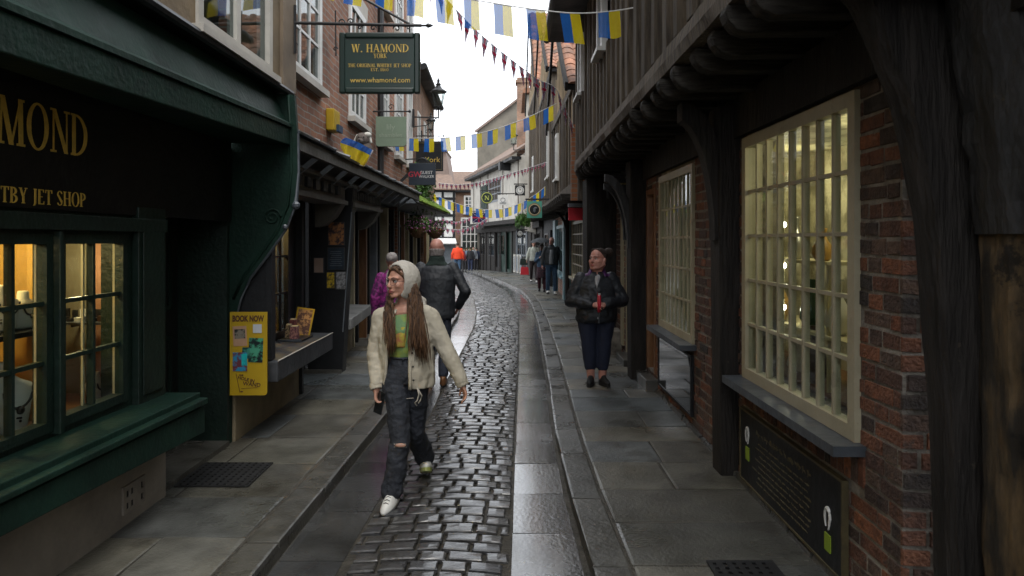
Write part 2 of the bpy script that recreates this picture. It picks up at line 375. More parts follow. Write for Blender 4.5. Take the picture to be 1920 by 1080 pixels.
m_golddim = mat('worn_gold_paint', (.10, .08, .035), (.05, .04, .02), 12, .5)
m_plaster = mat('tan_plaster', (.22, .16, .09), (.15, .11, .065), 2.5, .85, None, .3, 20)
m_base = mat('painted_plinth', (.24, .215, .18), (.15, .13, .11), 2.2, .8, None, .4, 14)
m_basey = mat('yellowed_plinth', (.26, .21, .13), (.15, .12, .075), 2.2, .8, None, .4, 14)
m_white = mat('white_paint', (.72, .72, .70), (.6, .6, .57), 5, .5, None, .05)
m_render = mat('white_render', (.52, .49, .43), (.38, .355, .31), 2, .8, None, .2, 12)
m_cream = mat('cream_paint', (.42, .375, .25), (.34, .30, .19), 4, .45, None, .2, 20, wear=[((.16, .14, .10), 30, .67, .7), ((.22, .19, .12), 3, .6, .5)])
m_creaml = mat('pale_cream_paint', (.40, .36, .255), (.33, .295, .20), 4, .5, None, .2, 20, wear=[((.14, .12, .09), 34, .67, .7), ((.2, .175, .12), 3, .6, .5)])
m_lead = mat('lead_sheet', (.07, .08, .092), (.035, .042, .052), 5, .3, .5, .3, 12, spec=.6)
m_slate = mat('slate_tiles', (.11, .12, .13), (.06, .065, .07), 6, .3, .5, .3, 14, island=((.6, .65, .7), (1.1, 1.1, 1.1), (.8, .8, .75)))
m_tile = mat('clay_pantiles', (.38, .19, .115), (.17, .105, .08), 3, .85, None, .3, 20, island=((.55, .6, .6), (1.1, 1, .95), (.8, .75, .7), (1.2, 1.1, 1)))
m_rooft = mat('brown_roof_tiles', (.22, .15, .11), (.13, .095, .08), 4, .85, None, .3, 20, island=((.7, .7, .7), (1.1, 1.05, 1)))
m_brick = brick_mat('red_brick', (.33, .15, .085), (.21, .095, .06), (.30, .27, .23))
m_brickb = brick_mat('brown_brick', (.30, .17, .11), (.22, .13, .09), (.26, .23, .19))
m_bricki = mat('old_handmade_brick', (1.05, .98, .9), (.42, .40, .42), 14, .85, None, 1.0, 60, wear=[((.05, .042, .036), 7, .60, .75), ((.26, .24, .20), 22, .66, .6)], detail=8,
               island=((.13, .066, .046), (.24, .10, .055), (.06, .045, .04), (.17, .08, .052), (.34, .135, .065), (.07, .045, .038), (.17, .11, .08), (.05, .043, .04), (.23, .088, .045)))
m_mortar = mat('lime_mortar', (.30, .275, .235), (.09, .08, .068), 5, .9, None, .7, 40)
m_stud = mat('weathered_oak', (.17, .138, .10), (.06, .048, .037), 7, .85, None, .9, 14, stretch=(4, 4, .35), island=((.45, .45, .45), (.95, .95, .95), (.7, .68, .65)))
m_infill = mat('limewashed_boards', (.62, .50, .34), (.38, .31, .21), 5, .85, None, .6, 14, stretch=(4, 4, .4), island=((.7, .7, .72), (1.05, 1.0, .95), (.85, .82, .78)))
m_oldwood = mat('old_split_oak', (.15, .10, .048), (.022, .018, .013), 3.2, .8, None, 1.0, 9, stretch=(2.2, 2.2, .6), detail=10, pos=(.46, .66), wear=[((.006, .005, .004), 4, .56, .9), ((.10, .09, .08), 24, .66, .5)])
m_oldgrey = mat('grey_worn_oak', (.034, .034, .035), (.010, .010, .010), 4, .75, None, 1.0, 12, stretch=(2, 2, .7), detail=10, wear=[((.09, .075, .05), 9, .66, .6)])
m_joist = mat('tarred_oak', (.062, .056, .048), (.018, .016, .014), 9, .85, None, 1.0, 22, spec=.2, stretch=(.5, 4, 4))
m_greyr = mat('grey_cement_render', (.20, .18, .145), (.13, .118, .097), 1.3, .9, None, .3, 10)
m_pink = mat('faded_brick_render', (.24, .18, .15), (.17, .125, .105), 2, .9)
m_teal = mat('teal_paint', (.20, .33, .36), (.15, .26, .29), 4, .5)
m_greypaint = mat('grey_paint', (.17, .19, .21), (.12, .135, .15), 4, .5)
m_brownwood = mat('varnished_wood', (.24, .115, .045), (.14, .06, .025), 5, .4, None, .3, 20, stretch=(3, 3, .5))
m_red = mat('red_canvas', (.55, .012, .025), (.42, .01, .02), 5, .7)
m_blue_f = mat('blue_flag_cloth', (.015, .17, .62), (.012, .15, .55), 8, .8)
m_yel_f = mat('yellow_flag_cloth', (.88, .72, .015), (.82, .64, .01), 8, .8)
m_navy_f = mat('navy_flag_cloth', (.03, .025, .12), (.02, .02, .09), 8, .8)
m_red_f = mat('red_flag_cloth', (.68, .04, .12), (.58, .03, .10), 8, .8)
m_white_f = mat('white_flag_cloth', (.7, .66, .68), (.62, .58, .6), 8, .8)
for mm in (m_blue_f, m_yel_f, m_navy_f, m_red_f, m_white_f):      # thin cloth lets the sky shine through
    n_ = mm.node_tree; b_ = n_.nodes['Principled BSDF']; tl = n_.nodes.new('ShaderNodeBsdfTranslucent'); ms = n_.nodes.new('ShaderNodeMixShader')
    ms.inputs[0].default_value = .62
    n_.links.new(b_.inputs['Base Color'].links[0].from_socket, tl.inputs[0])
    o_ = [q for q in n_.nodes if q.type == 'OUTPUT_MATERIAL'][0]
    n_.links.new(b_.outputs[0], ms.inputs[1]); n_.links.new(tl.outputs[0], ms.inputs[2]); tp_ = n_.nodes.new('ShaderNodeBsdfTransparent'); m2_ = n_.nodes.new('ShaderNodeMixShader'); m2_.inputs[0].default_value = .16
    n_.links.new(ms.outputs[0], m2_.inputs[1]); n_.links.new(tp_.outputs[0], m2_.inputs[2]); n_.links.new(m2_.outputs[0], o_.inputs[0])
m_yellow = mat('yellow_board_paint', (.46, .30, .008), (.40, .26, .008), 4, .5)
m_glass = glass_mat('shop_window_glass')
m_glassd = glass_mat('dark_window_glass', (.55, .6, .6), 1.0, 1.6)
m_blind = mat('cream_blind', (.62, .56, .37), (.52, .46, .30), 4, .7, stretch=(1, 12, .3))
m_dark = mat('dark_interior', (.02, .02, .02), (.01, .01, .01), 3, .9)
m_curtain = mat('net_curtain', (.45, .46, .43), (.3, .31, .3), 3, .9, stretch=(8, 8, .5))
m_warmwall = mat('warm_shop_wall', (.42, .26, .07), (.30, .18, .04), 2, .8)
m_salmon = mat('salmon_shop_panel', (.36, .17, .09), (.30, .14, .075), 2, .7)
m_taupe = mat('taupe_shop_panel', (.22, .19, .13), (.17, .15, .10), 2, .7)
m_creamw = mat('cream_shop_wall', (.60, .54, .33), (.48, .42, .25), 2, .8)
m_lampw = mat('lit_bulb', (1, .95, .8), emit=(1, .9, .7), estr=25)
m_lampc = mat('lit_window_bulb', (1, .97, .9), emit=(1, .93, .8), estr=14)
m_bust = mat('white_display_velvet', (.68, .66, .60), (.6, .58, .52), 6, .8)
m_foliage = mat('leaf_green', (.06, .15, .025), (.03, .08, .015), 12, .6, island=((.6, .7, .5), (1.4, 1.3, .9), (1, 1, 1)))
m_moss = mat('bright_moss', (.22, .32, .05), (.10, .17, .03), 14, .9, None, .6, 30, island=((.7, .8, .6), (1.2, 1.2, 1)))
m_petal = mat('pink_petals', (.5, .12, .38), (.4, .06, .28), 9, .7, island=((1, .4, .9), (1.4, 2.6, 1.6), (.7, .3, .6)))
m_wicker = mat('coir_basket', (.17, .09, .04), (.09, .05, .025), 20, .95, None, .8, 40)
# wet paving
m_joint = mat('wet_grit_joints', (.066, .058, .045), (.028, .025, .019), 10, .7, .5, .8, 60, spec=.3)
m_sett = mat('wet_granite_setts', (.060, .062, .064), (.028, .028, .029), 22, .35, .55, .4, 60, spec=.6, coat=.7, wear=[((.018, .016, .013), 5, .60, .5)],
             island=((.7, .72, .78), (1.1, 1.05, 1.0), (.85, .8, .75), (1.3, 1.25, 1.2)))
m_flag = mat('wet_york_flagstones', (.135, .136, .126), (.070, .070, .065), 4, .55, .22, .3, 50, spec=.45, detail=10, wear=[((.13, .13, .12), 40, .70, .5), ((.028, .024, .018), 2.6, .57, .55), ((.02, .018, .015), 70, .70, .7)],
             island=((.62, .74, .86), (1.05, .98, .84), (.62, .58, .50), (.86, .95, 1.05), (1.25, 1.12, .9), (.75, .72, .62)))
m_chan = mat('wet_channel_slabs', (.066, .069, .070), (.03, .031, .031), 4, .3, .12, .16, 40, spec=.7, coat=.9, wear=[((.025, .022, .016), 4, .60, .6)], detail=9,
             island=((.75, .8, .86), (1.0, .96, .9), (.85, .85, .85), (1.1, 1.05, 1)))
m_kerb = mat('worn_kerb_stone', (.080, .080, .074), (.040, .040, .036), 6, .45, .2, .25, 40, spec=.5, wear=[((.03, .025, .018), 5, .58, .6)],
             island=((.8, .82, .85), (1.05, 1, .92), (.9, .88, .85)))
m_asph = mat('dark_ground', (.04, .038, .035), (.025, .024, .022), 6, .8)
# ------------------------------------------------------------------ street lines (x as a function of depth)
def crv(*p):
    ys = [q[0] for q in p]; xs = [q[1] for q in p]
    return lambda y: float(np.interp(y, ys, xs))
KL = crv((0, -1.32), (3.7, -1.28), (6.8, -1.20), (12, -1.17), (16, -1.2), (20, -1.42), (24, -1.75), (30, -2.1), (40, -3.35), (50, -5.0), (62, -7.4))
SL = crv((0, -.95), (4, -.91), (6.4, -.82), (10.4, -.79), (14.3, -.76), (17, -.85), (21, -1.12), (24, -1.4), (30, -1.8), (40, -3.0), (50, -4.7), (62, -7.0))
SR = crv((0, -.06), (3.7, -.015), (7.1, .04), (12, .12), (17.4, .17), (21.2, 0), (24, -.15), (29.5, -.85), (36, -1.75), (50, -3.65), (62, -6))
KR = crv((0, .43), (3.7, .405), (4.7, .38), (6.2, .378), (9.7, .46), (14.8, .53), (19, .52), (21.2, .45), (24, .27), (29.5, -.42), (36, -1.35), (50, -3.22), (62, -5.5))
WR = crv((0, 1.6), (12, 1.6), (20, 1.53), (24.5, 1.5), (27.5, 1.22), (36, .8), (40, .15), (43.5, -.65), (48, -1.65), (53, -2.55), (62, -4.2))
WL = crv((0, -2.25), (9, -2.35), (12, -2.6), (20, -2.65), (26, -2.75), (36, -4.2), (48, -5.8), (62, -8.4))
KH = 0.09
rnd = random.Random(11)
g = MB(); g.add([(-400, -60, -2.2), (400, -60, -2.2), (400, 900, -2.2), (-400, 900, -2.2)], [(0, 1, 2, 3)])
tag(g.build('ground', m_asph), kind='structure')
def strip(a, b, ya, yb, dz, n=120):
    mb = MB(); vs = []; fs = []
    for i in range(n+1):
        y = ya+(yb-ya)*i/n; z = G(y)+dz; vs += [(a(y), y, z), (b(y), y, z)]
    for i in range(n): fs.append((2*i, 2*i+1, 2*i+3, 2*i+2))
    return mb.add(vs, fs)
tag(strip(lambda y: KL(y)-.1, lambda y: KR(y)+.1, -3, 64, -.006).build('road_bed', m_joint), kind='structure')
tag(strip(lambda y: WL(y)-1.5, lambda y: KL(y)-.05, -3, 64, KH-.006).build('pavement_bed', m_joint), kind='structure')
tag(strip(lambda y: KR(y)+.05, lambda y: WR(y)+1.5, -3, 64, KH-.006).build('pavement_bed', m_joint), kind='structure')
crown = 1
def CR(x, y):
    c = (SL(y)+SR(y))/2; return .03*max(0, 1-((x-c)/.5)**2) if SL(y) < x < SR(y) else 0
def stone(mb, xa, xb, ya, yb, z, nx=3, ny=3, dome=.006, tilt=.004, drop=.035, edge=.012, rn=.004, m=0, inset=.012):
    """xa, xb: functions of y; one worn stone with a rounded top"""
    tx, ty, dz = rnd.uniform(-tilt, tilt), rnd.uniform(-tilt, tilt), rnd.uniform(-tilt, tilt)*.5
    ex = min(.3, inset/max(.01, abs(xb(ya)-xa(ya)))); ey = min(.3, inset/(yb-ya))
    us = [0]+list(np.linspace(ex, 1-ex, nx-1))+[1]
    vs_ = [0]+list(np.linspace(ey, 1-ey, ny-1))+[1]
    vs = []; fs = []; nu, nv = len(us), len(vs_)
    for v in vs_:
        y = ya+(yb-ya)*v
        for u in us:
            j = rn*(1 if nx <= 3 else .6)
            x = xa(y)+(xb(y)-xa(y))*u+rnd.uniform(-j, j); yy = y+rnd.uniform(-j, j)
            e = 1.0 if (u in (0, 1) or v in (0, 1)) else 0.0
            zz = z+G(y)+CR(x, y)*crown+dome*(1-(2*u-1)**2)*(1-(2*v-1)**2)-edge*e+tx*(2*u-1)+ty*(2*v-1)+dz
            vs.append((x, yy, zz))
    for b in range(nv-1):
        for a in range(nu-1): fs.append((b*nu+a, b*nu+a+1, (b+1)*nu+a+1, (b+1)*nu+a))
    o = len(vs); rim = [i for i in range(nu)]+[nu*(r+1)-1 for r in range(1, nv)]+[nu*(nv-1)+i for i in range(nu-2, -1, -1)]+[nu*r for r in range(nv-2, 0, -1)]
    for i in rim: q = vs[i]; vs.append((q[0], q[1], q[2]-drop))
    n = len(rim)
    for i in range(n): fs.append((rim[i], rim[(i+1) % n], o+(i+1) % n, o+i))
    mb.add(vs, fs, m)
# granite setts
mb = MB(); y = 1.6
while y < 58:
    L = .126*rnd.uniform(.9, 1.08); L = L if y < 22 else L*1.6
    u = rnd.uniform(-.2, 0); wdt = SR(y)-SL(y)
    while u < 1:
        du = rnd.uniform(.12, .21)/wdt*(1 if y < 22 else 1.4); a, b = max(u, 0), min(u+du, 1); u += du
        if (b-a)*wdt < .05: continue
        g1 = .010/wdt
        wob = rnd.uniform(-.006, .006)
        sl = lambda yy, a=a: SL(yy)+(SR(yy)-SL(yy))*(a+g1)
        sr = lambda yy, b=b: SL(yy)+(SR(yy)-SL(yy))*(b-g1)
        stone(mb, sl, sr, y+.015+wob, y+L-.015+wob, 0.0, 4 if y < 14 else 3, 4 if y < 14 else 3, .004, .0030, .02, .005, .005, 0, .008)
    y += L
tag(mb.build('cobbled_road', m_sett, smooth=False), kind='structure')
# flat channel slabs on both sides of the setts
def slabrow(fa, fb, ya, yb, lo, hi, z, name, matl, split=None, gap=.008, dome=.0, tilt=.003, edge=.002, nx=3, ny=3, skew=0):
    mb = MB(); y = ya
    while y < yb:
        L = rnd.uniform(lo, hi)
        cuts = [0, 1]
        if split:
            k = rnd.choice(split)
            if k > 1: cuts = [0]+sorted(((i+rnd.uniform(-.25, .25))/k) for i in range(1, k))+[1]
        wd = fb(y)-fa(y)
        for a, b in zip(cuts[:-1], cuts[1:]):
            q = gap/abs(wd)
            stone(mb, lambda yy, a=a: fa(yy)+(fb(yy)-fa(yy))*(a+q), lambda yy, b=b: fa(yy)+(fb(yy)-fa(yy))*(b-q),
                  y+gap, y+L-gap, z, nx, ny, dome, tilt, .03, edge, .005)
        y += L
    return tag(mb.build(name, matl, smooth=False), kind='structure')
slabrow(lambda y: KL(y)+.0, lambda y: SL(y)-.004, 1.5, 58, .5, 1.0, .004, 'channel_slabs', m_chan, None, .006, -.004, .0015, 0)
slabrow(lambda y: SR(y)+.004, lambda y: KR(y)-.02, 1.5, 58, .55, 1.0, .004, 'channel_slabs', m_chan, None, .006, -.008, .002, 0)
slabrow(lambda y: KL(y)-.2, lambda y: KL(y), 1.2, 58, .6, 1.15, KH, 'kerb', m_kerb, None, .006, .003, .002, .003)
slabrow(lambda y: KR(y), lambda y: KR(y)+.2, 1.2, 58, .6, 1.15, KH, 'kerb', m_kerb, None, .006, .003, .002, .003)
def kface(f, s, nm):
    mb = MB(); vs = []; fs = []; n = 240
    for i in range(n+1):
        y = 1+57*i/n; x = f(y)+s*.006+rnd.uniform(-.004, .004); vs += [(x, y, G(y)-.03), (x+s*.01, y, G(y)+KH-.006)]
    for i in range(n): fs.append((2*i, 2*i+1, 2*i+3, 2*i+2))
    mb.add(vs, fs); tag(mb.build(nm, m_kerb), kind='structure')
kface(KL, -1, 'kerb_face'); kface(KR, 1, 'kerb_face')
slabrow(lambda y: WL(y)-.35, lambda y: KL(y)-.21, 1.0, 58, .42, .8, KH, 'pavement', m_flag, (1, 2, 2), .006, .002, .003, .004, 3, 3)
slabrow(lambda y: KR(y)+.21, lambda y: WR(y)-.0, 1.0, 58, .36, .66, KH, 'pavement', m_flag, (1, 2, 2, 1), .006, .002, .003, .004, 3, 3)
# iron cellar gratings
def grating(x, y, sx, sy, lab, rz=0):
    t = thing('cellar_grating', lab, 'grating', (x, y, KH+.004), 'iron gratings set in the pavement', rz)
    mb = MB(); n = int(sx/.05); k = int(sy/.05)
    wallh(mb, -sx/2, sx/2, -sy/2, sy/2, 0, 1, [(-sx/2+.05*i+.022, -sx/2+.05*i+.042, -sy/2+.05*j+.015, -sy/2+.05*j+.042) for i in range(n) for j in range(k)])
    mb.v = [(a, c, b*.009) for a, b, c in mb.v]
    mb.build('grate', m_iron, t, local=True)
grating(-2.02, 5.02, .5, .5, 'square iron grating set in the left pavement beside the green shop')
grating(1.17, 3.55, .34, .22, 'iron grating at the foot of the brick wall, cut off by the photo edge')
# ================================================================== RIGHT: jettied timber building
XW = 1.6
def window(root, m, u0, u1, z0, z1, cols, rows, fm, fw=.06, bw=.022, dep=.05, d=0.0, glass=m_glass, sill=None, arch=False, name='window', bars=None, backing=None, lab=None):
    """frame ring + glazing bars in the wall frame m; d = depth of frame front face"""
    mb = MB(m)
    wallh(mb, u0, u1, z0, z1, d, d+dep+.02, [(u0+fw, u1-fw, z0+fw, z1-fw)])
    a, b, c, e = u0+fw, u1-fw, z0+fw, z1-fw
    for i in range(1, cols):
        u = a+(b-a)*i/cols; mb.box(u-bw/2, u+bw/2, d+.012, d+dep, c-.002, e+.002)
    for j in range(1, rows):
        z = c+(e-c)*j/rows; mb.box(a-.002, b+.002, d+.016, d+dep-.004, z-bw/2, z+bw/2)
    o = mb.build(name, fm, root)
    if lab: o['label'] = lab
    g = MB(m); g.box(a, b, d+dep*.45, d+dep*.45+.004, c, e); g.build('pane', glass, o)
    if sill:
        s = MB(m); s.box(u0-.05, u1+.05, d-sill[0], d+.06, z0-sill[1], z0-.002); s.build('sill', sill[2], o)
    if backing:
        k = MB(m); k.box(u0, u1, d+backing[0], d+backing[0]+.02, z0, z1); k.build('blind', backing[1], o)
    return o
mR, _ = FR((XW, 0), (XW, 12), (1, 0))       # local x = depth along street, y = into the wall
W1 = (3.26, 4.86, .82, 2.44); W2 = (6.2, 7.62, .84, 2.42)
SG1 = (3.37, 4.86, .14, .60); SG2 = (6.25, 7.6, .22, .72)
D1 = (7.9, 8.35, .26, 2.3); D2 = (9.45, 9.85, .2, 2.3)
jb = thing('jettied_timber_building', 'old timber framed building with overhanging upper floor and brick shopfront on the right', 'building', (XW, 6, 0))
wl = MB(mR); wallh(wl, 2.92, 11.6, -.05, 2.5, 0, .22, [W1, W2, D1, D2], 0)
for (a, b) in ((2.90, 11.6),): bricks(wl, a, b, .02, 2.5, [(W1[0], W1[1], W1[2]-.02, W1[3]), (W2[0], W2[1], W2[2]-.02, W2[3]), D1, D2, (W1[0]-.05, W1[1]+.05, .60, .80)], 0.0, 1)
# soldier course under the near window
rr = random.Random(5); u = W1[0]-.05
while u < W1[1]:
    q = rr.uniform(-.004, .004); wl.hexa([(u+.006, .01, .62), (u+.064, .01, .62), (u+.064, .01, .79), (u+.006, .01, .79),
        (u+.01, -.01+q, .625), (u+.06, -.01+q, .625), (u+.06, -.01+q, .785), (u+.01, -.01+q, .785)], 1); u += .071
wl.build('brick_wall', [m_mortar, m_bricki], jb)
# splayed brick pier at the near corner
pr = MB(); mP, lp = FR((XW-.012, 2.895), (XW+.26, 2.86), (0, 1))
pr.M = mP; pr.box(.005, lp, .008, .3, .05, 2.6, 0); bricks(pr, 0, lp, .02, 2.6, [], .004, 1, .235)
pr.build('brick_pier', [m_mortar, m_bricki], jb)
# bressumer beam over the windows
bm = MB(); bm.box(XW-.05, XW+.25, -5, 11.7, 2.46, 2.74); bm.box(XW+.02, XW+.25, -5, 11.7, 2.741, 2.99); bm.build('beam', m_black, jb)
def curved(mb, pts, w, t, m=0):              # curved timber: centre line in yz or xz given as 3D points, rectangular section
    for a, b in zip(pts[:-1], pts[1:]): mb.bar(a, b, w, t, m, up=(0, 1, 0))
def brace(name, y, x0, z0, x1, z1, w=.12, t=.14, bow=.10, m=m_black, n=9, par=None):
    vs = []; fs = []
    for i in range(n):
        s = i/(n-1); x = x0+(x1-x0)*(1-cos(s*pi/2)); z = z0+(z1-z0)*sin(s*pi/2)
        dx = (x1-x0)*sin(s*pi/2); dz = (z1-z0)*cos(s*pi/2); L = sqrt(dx*dx+dz*dz); nx, nz_ = dz/L, -dx/L
        for (a, b) in ((-.5, -.5), (.5, -.5), (.5, .5), (-.5, .5)): vs.append((x+nx*t*a, y+w*b, z+nz_*t*a))
    for i in range(n-1):
        for j in range(4): fs.append((i*4+j, i*4+(j+1) % 4, (i+1)*4+(j+1) % 4, (i+1)*4+j))
    fs += [(0, 1, 2, 3), ((n-1)*4, (n-1)*4+1, (n-1)*4+2, (n-1)*4+3)]
    return MB().add(vs, fs).build(name, m, par)
# posts standing in front of the wall with arched brackets up to the jetty
for (ya, yb, x0, x1) in ((5.0, 5.22, 1.47, 1.62), (8.45, 8.75, 1.42, 1.62), (10.9, 11.5, 1.16, 1.62)):
    p = MB(); p.hexa([(x0, ya, .05), (x1, ya, .05), (x1, yb, .05), (x0, yb, .05), (x0-.02, ya-.02, 2.7), (x1, ya-.02, 2.7), (x1, yb+.02, 2.7), (x0-.02, yb+.02, 2.7)])
    p.build('post', m_black, jb, bevel=.012)
brace('bracket', 5.1, 1.5, 1.75, 1.2, 2.66, .14, .13, par=jb)
brace('bracket', 8.6, 1.44, 1.65, 1.12, 2.5, .12, .09, m=m_oldgrey, par=jb)
brace('bracket', 9.3, 1.5, 1.75, 1.2, 2.45, .10, .08, m=m_oldgrey, par=jb)
# huge old corner timbers nearest the camera
def lumpy(mb, pts, widths, thick, seed, axis=(0, 1, 0), m=0, n=26):
    """irregular hewn timber following pts (x,y,z) with widths across x/y"""
    rn = random.Random(seed); vs = []; fs = []; k = 14; pts = [Vector(p) for p in pts]
    for i in range(n):
        s = i/(n-1)*(len(pts)-1); a = min(int(s), len(pts)-2); f = s-a
        c = pts[a].lerp(pts[a+1], f); wd = widths[a]*(1-f)+widths[a+1]*f
        for j in range(k):
            t = 2*pi*j/k; q = max(abs(cos(t)), abs(sin(t))); sx, sy = cos(t)/q, sin(t)/q
            sq = .94; jj = 1+.07*mnoise.noise(Vector((j*.9, i*.35, seed)))+.04*mnoise.noise(Vector((j*2.3, i*1.1, seed+5)))
            vs.append((c.x+sx*wd/2*sq*jj, c.y+sy*thick/2*sq*jj, c.z))
    for i in range(n-1):
        for j in range(k): fs.append((i*k+j, i*k+(j+1) % k, (i+1)*k+(j+1) % k, (i+1)*k+j))
    fs += [tuple(range(k)), tuple(range((n-1)*k, n*k))]
    mb.add(vs, fs, m)
lm = MB(); lumpy(lm, [(1.69, 2.6, .0), (1.66, 2.6, .6), (1.635, 2.6, 1.2), (1.60, 2.6, 1.8), (1.53, 2.6, 2.2), (1.42, 2.62, 2.6), (1.30, 2.64, 2.85)], [.21, .20, .20, .23, .25, .32, .5], .16, 3)
lm.build('curved_brace', m_black, jb, smooth=False)
lm = MB(); lumpy(lm, [(1.86, 2.40, .0), (1.84, 2.40, .6), (1.83, 2.40, 1.25), (1.83, 2.40, 1.80)], [.44, .42, .42, .44], .3, 9)
lm.build('corner_post', m_oldwood, jb)
lm = MB(); lumpy(lm, [(1.84, 2.38, 1.77), (1.79, 2.38, 2.2), (1.74, 2.36, 2.7), (1.66, 2.34, 3.1)], [.50, .50, .55, .7], .36, 21)
lm.build('post_head', m_oldgrey, jb)
lm = MB(); lm.box(1.0, 1.9, 2.3, 2.55, 2.62, 2.86); lm.build('dragon_beam', m_black, jb, bevel=.02)
nw = MB(); nw.box(XW, XW+.3, -12, 2.2, -.05, 2.5); nw.build('near_wall', m_brick, jb)
# jetty joists with rounded ends, one by one
XJ = 1.08; ZJ = 2.86
yy = 3.05; js = 0
while yy < 11.6:
    pts = []; dpt = .145*rr.uniform(.9, 1.12); out_ = XJ-.045+rr.uniform(-.035, .02); top = ZJ+rr.uniform(-.01, .01); wj = .10*rr.uniform(.85, 1.15)
    pl = [(1.64, top), (out_+.01, top), (out_, top-dpt*.25), (out_+.015, top-dpt*.55), (out_+.05, top-dpt*.85), (out_+.11, top-dpt*1.0), (out_+.2, top-dpt*.97), (1.64, top-dpt*.95)]
    M_ = Matrix.Translation((0, yy-wj/2, 0)); j = MB(); j.prism(pl, M_, wj); j.build('joist', m_joist, jb, bevel=.008); yy += .375; js += 1
fl = MB(); fl.box(XJ+.03, 1.7, .5, 11.62, ZJ+.012, ZJ+.05); fl.build('floor_boards', m_joist, jb)
# gnarled rim beam
rb = MB(); n = 90; vs = []; fs = []
for i in range(n+1):
    y_ = 2.3+(11.65-2.3)*i/n
    for (dx, dz) in ((-.05, .0), (-.065, .07), (-.05, .16), (.05, .17), (.05, .0)):
        a = mnoise.noise(Vector((y_*2.2, dx*20, dz*14)))*.022+mnoise.noise(Vector((y_*7, dz*30, 2)))*.010
        vs.append((XJ+dx+a, y_, ZJ+.012+dz+a*.8))
for i in range(n):
    for j in range(5): fs.append((i*5+j, i*5+(j+1) % 5, (i+1)*5+(j+1) % 5, (i+1)*5+j))
rb.add(vs, fs).build('rim_beam', m_stud, jb)
# upper wall: close studs and boards
ZU0, ZU1 = ZJ+.18, 5.05
UW = [(10.6, 11.1, 3.95, 4.85), (8.1, 8.6, 3.95, 4.7)]
st = MB(); inf = MB(); y_ = 2.3
while y_ < 11.62:
    ws = rr.uniform(.08, .15); wi = rr.uniform(.17, .29); ln = rr.uniform(-.03, .03)
    hit = [q for q in UW if not (y_+ws+wi < q[0] or y_ > q[1])]
    for (za, zb) in (((ZU0, hit[0][2]), (hit[0][3], ZU1)) if hit else ((ZU0, ZU1),)):
        o_ = rr.uniform(.0, .025)
        st.hexa([(XJ-.03-o_, y_, za), (XJ+.1, y_, za), (XJ+.1, y_+ws, za), (XJ-.03-o_, y_+ws, za), (XJ-.03-o_, y_+ln, zb), (XJ+.1, y_+ln, zb), (XJ+.1, y_+ws+ln*.6, zb), (XJ-.03-o_, y_+ws+ln*.6, zb)])
        k_n = 1 if wi < .17 else 2
        for q in range(k_n):
            a, b = y_+ws-.02+(wi+.04)*q/k_n+.004, y_+ws-.02+(wi+.04)*(q+1)/k_n-.004
            dd = rr.uniform(0, .012); inf.box(XJ+.012+dd, XJ+.06, a, b, za, zb)
    y_ += ws+wi
st.build('stud_framing', m_stud, jb); inf.build('wall_boards', m_infill, jb)
bk = MB(); bk.box(XJ+.2, 1.9, 2.3, 11.6, ZU0, ZU1); bk.box(XJ, 1.9, .5, 2.29, ZU0-.16, 5.1); bk.build('upper_wall_core', m_dark, jb)
mU, _ = FR((XJ, 0), (XJ, 12), (1, 0))
for q in UW: window(jb, mU, q[0], q[1], q[2], q[3], 2, 3, m_white, .07, .02, .05, -.06, m_glassd, (.06, .05, m_white))
rf = MB(); rf.prism([(.60, 5.03), (.60, 5.15), (1.0, 5.3), (4.6, 8.2), (4.6, 5.03)], Matrix.Translation((0, .5, 0)), 11.3); rf.build('roof', m_blackp, jb)
gt = MB(); gt.tube([(.58, .5, 5.12), (.58, 11.85, 5.08)], .06, 10); gt.build('gutter', m_iron, jb)
dv = MB(); dv.box(1.08, 1.16, 11.62, 11.75, 2.4, 5.03); dv.build('end_board', m_stud, jb)
# back rooms behind the shop windows
def room(root, y0, y1, z0, z1, x0, x1, m1, name='shop_interior', floor=None):
    r = MB(); r.box(x1, x1+.03, y0-.1, y1+.1, z0-.05, z1+.05); r.box(x0, x1, y0-.1, y0-.07, z0-.05, z1+.05); r.box(x0, x1, y1+.07, y1+.1, z0-.05, z1+.05)
    r.box(x0, x1, y0-.07, y1+.07, z1+.02, z1+.05); r.box(x0, x1, y0-.07, y1+.07, z0-.08, z0-.05, 1)
    return r.build(name, [m1, floor or m1], root)
w1 = window(jb, mR, *W1, 8, 5, m_creaml, .07, .02, .05, -.03, m_glass, (.12, .05, m_lead), lab='large cream small-paned window lit from inside')
w2 = window(jb, mR, *W2, 8, 5, m_cream, .07, .02, .05, -.03, m_glass, (.12, .05, m_lead), backing=(.052, m_blind), lab='cream small-paned window with a cream blind behind it')
room(jb, W1[0]-.05, 6.0, W1[2], W1[3], XW+.22, 2.5, mat('mottled_shop_wall', (.50, .46, .31), (.20, .18, .11), 3.5, .7, pos=(.44, .56)), floor=m_brownwood)
for (nm, D, mt, lab) in (('door', D1, m_brownwood, 'brown varnished door'), ('door', D2, m_cream, 'cream painted door')):
    d = MB(mR); d.box(D[0], D[1], .12, .16, D[2], D[3]); wallh(d, D[0]+.05, D[1]-.05, D[2]+.1, D[3]-.1, .105, .119, [(D[0]+.12, D[1]-.12, D[2]+.2, D[2]+.9), (D[0]+.12, D[1]-.12, D[2]+1.05, D[3]-.2)])
    o = d.build(nm, mt, jb); o['label'] = lab
    f = MB(mR); wallh(f, D[0]-.03, D[1]+.03, D[2], D[3]+.03, -.02, .1, [(D[0]+.03, D[1]-.03, D[2]-.1, D[3]-.03)]); f.build('door_frame', mt, jb)
    h = MB(mR); h.ell((D[0]+.1, .09, 1.1), .022, 8); h.build('handle', m_iron, o)
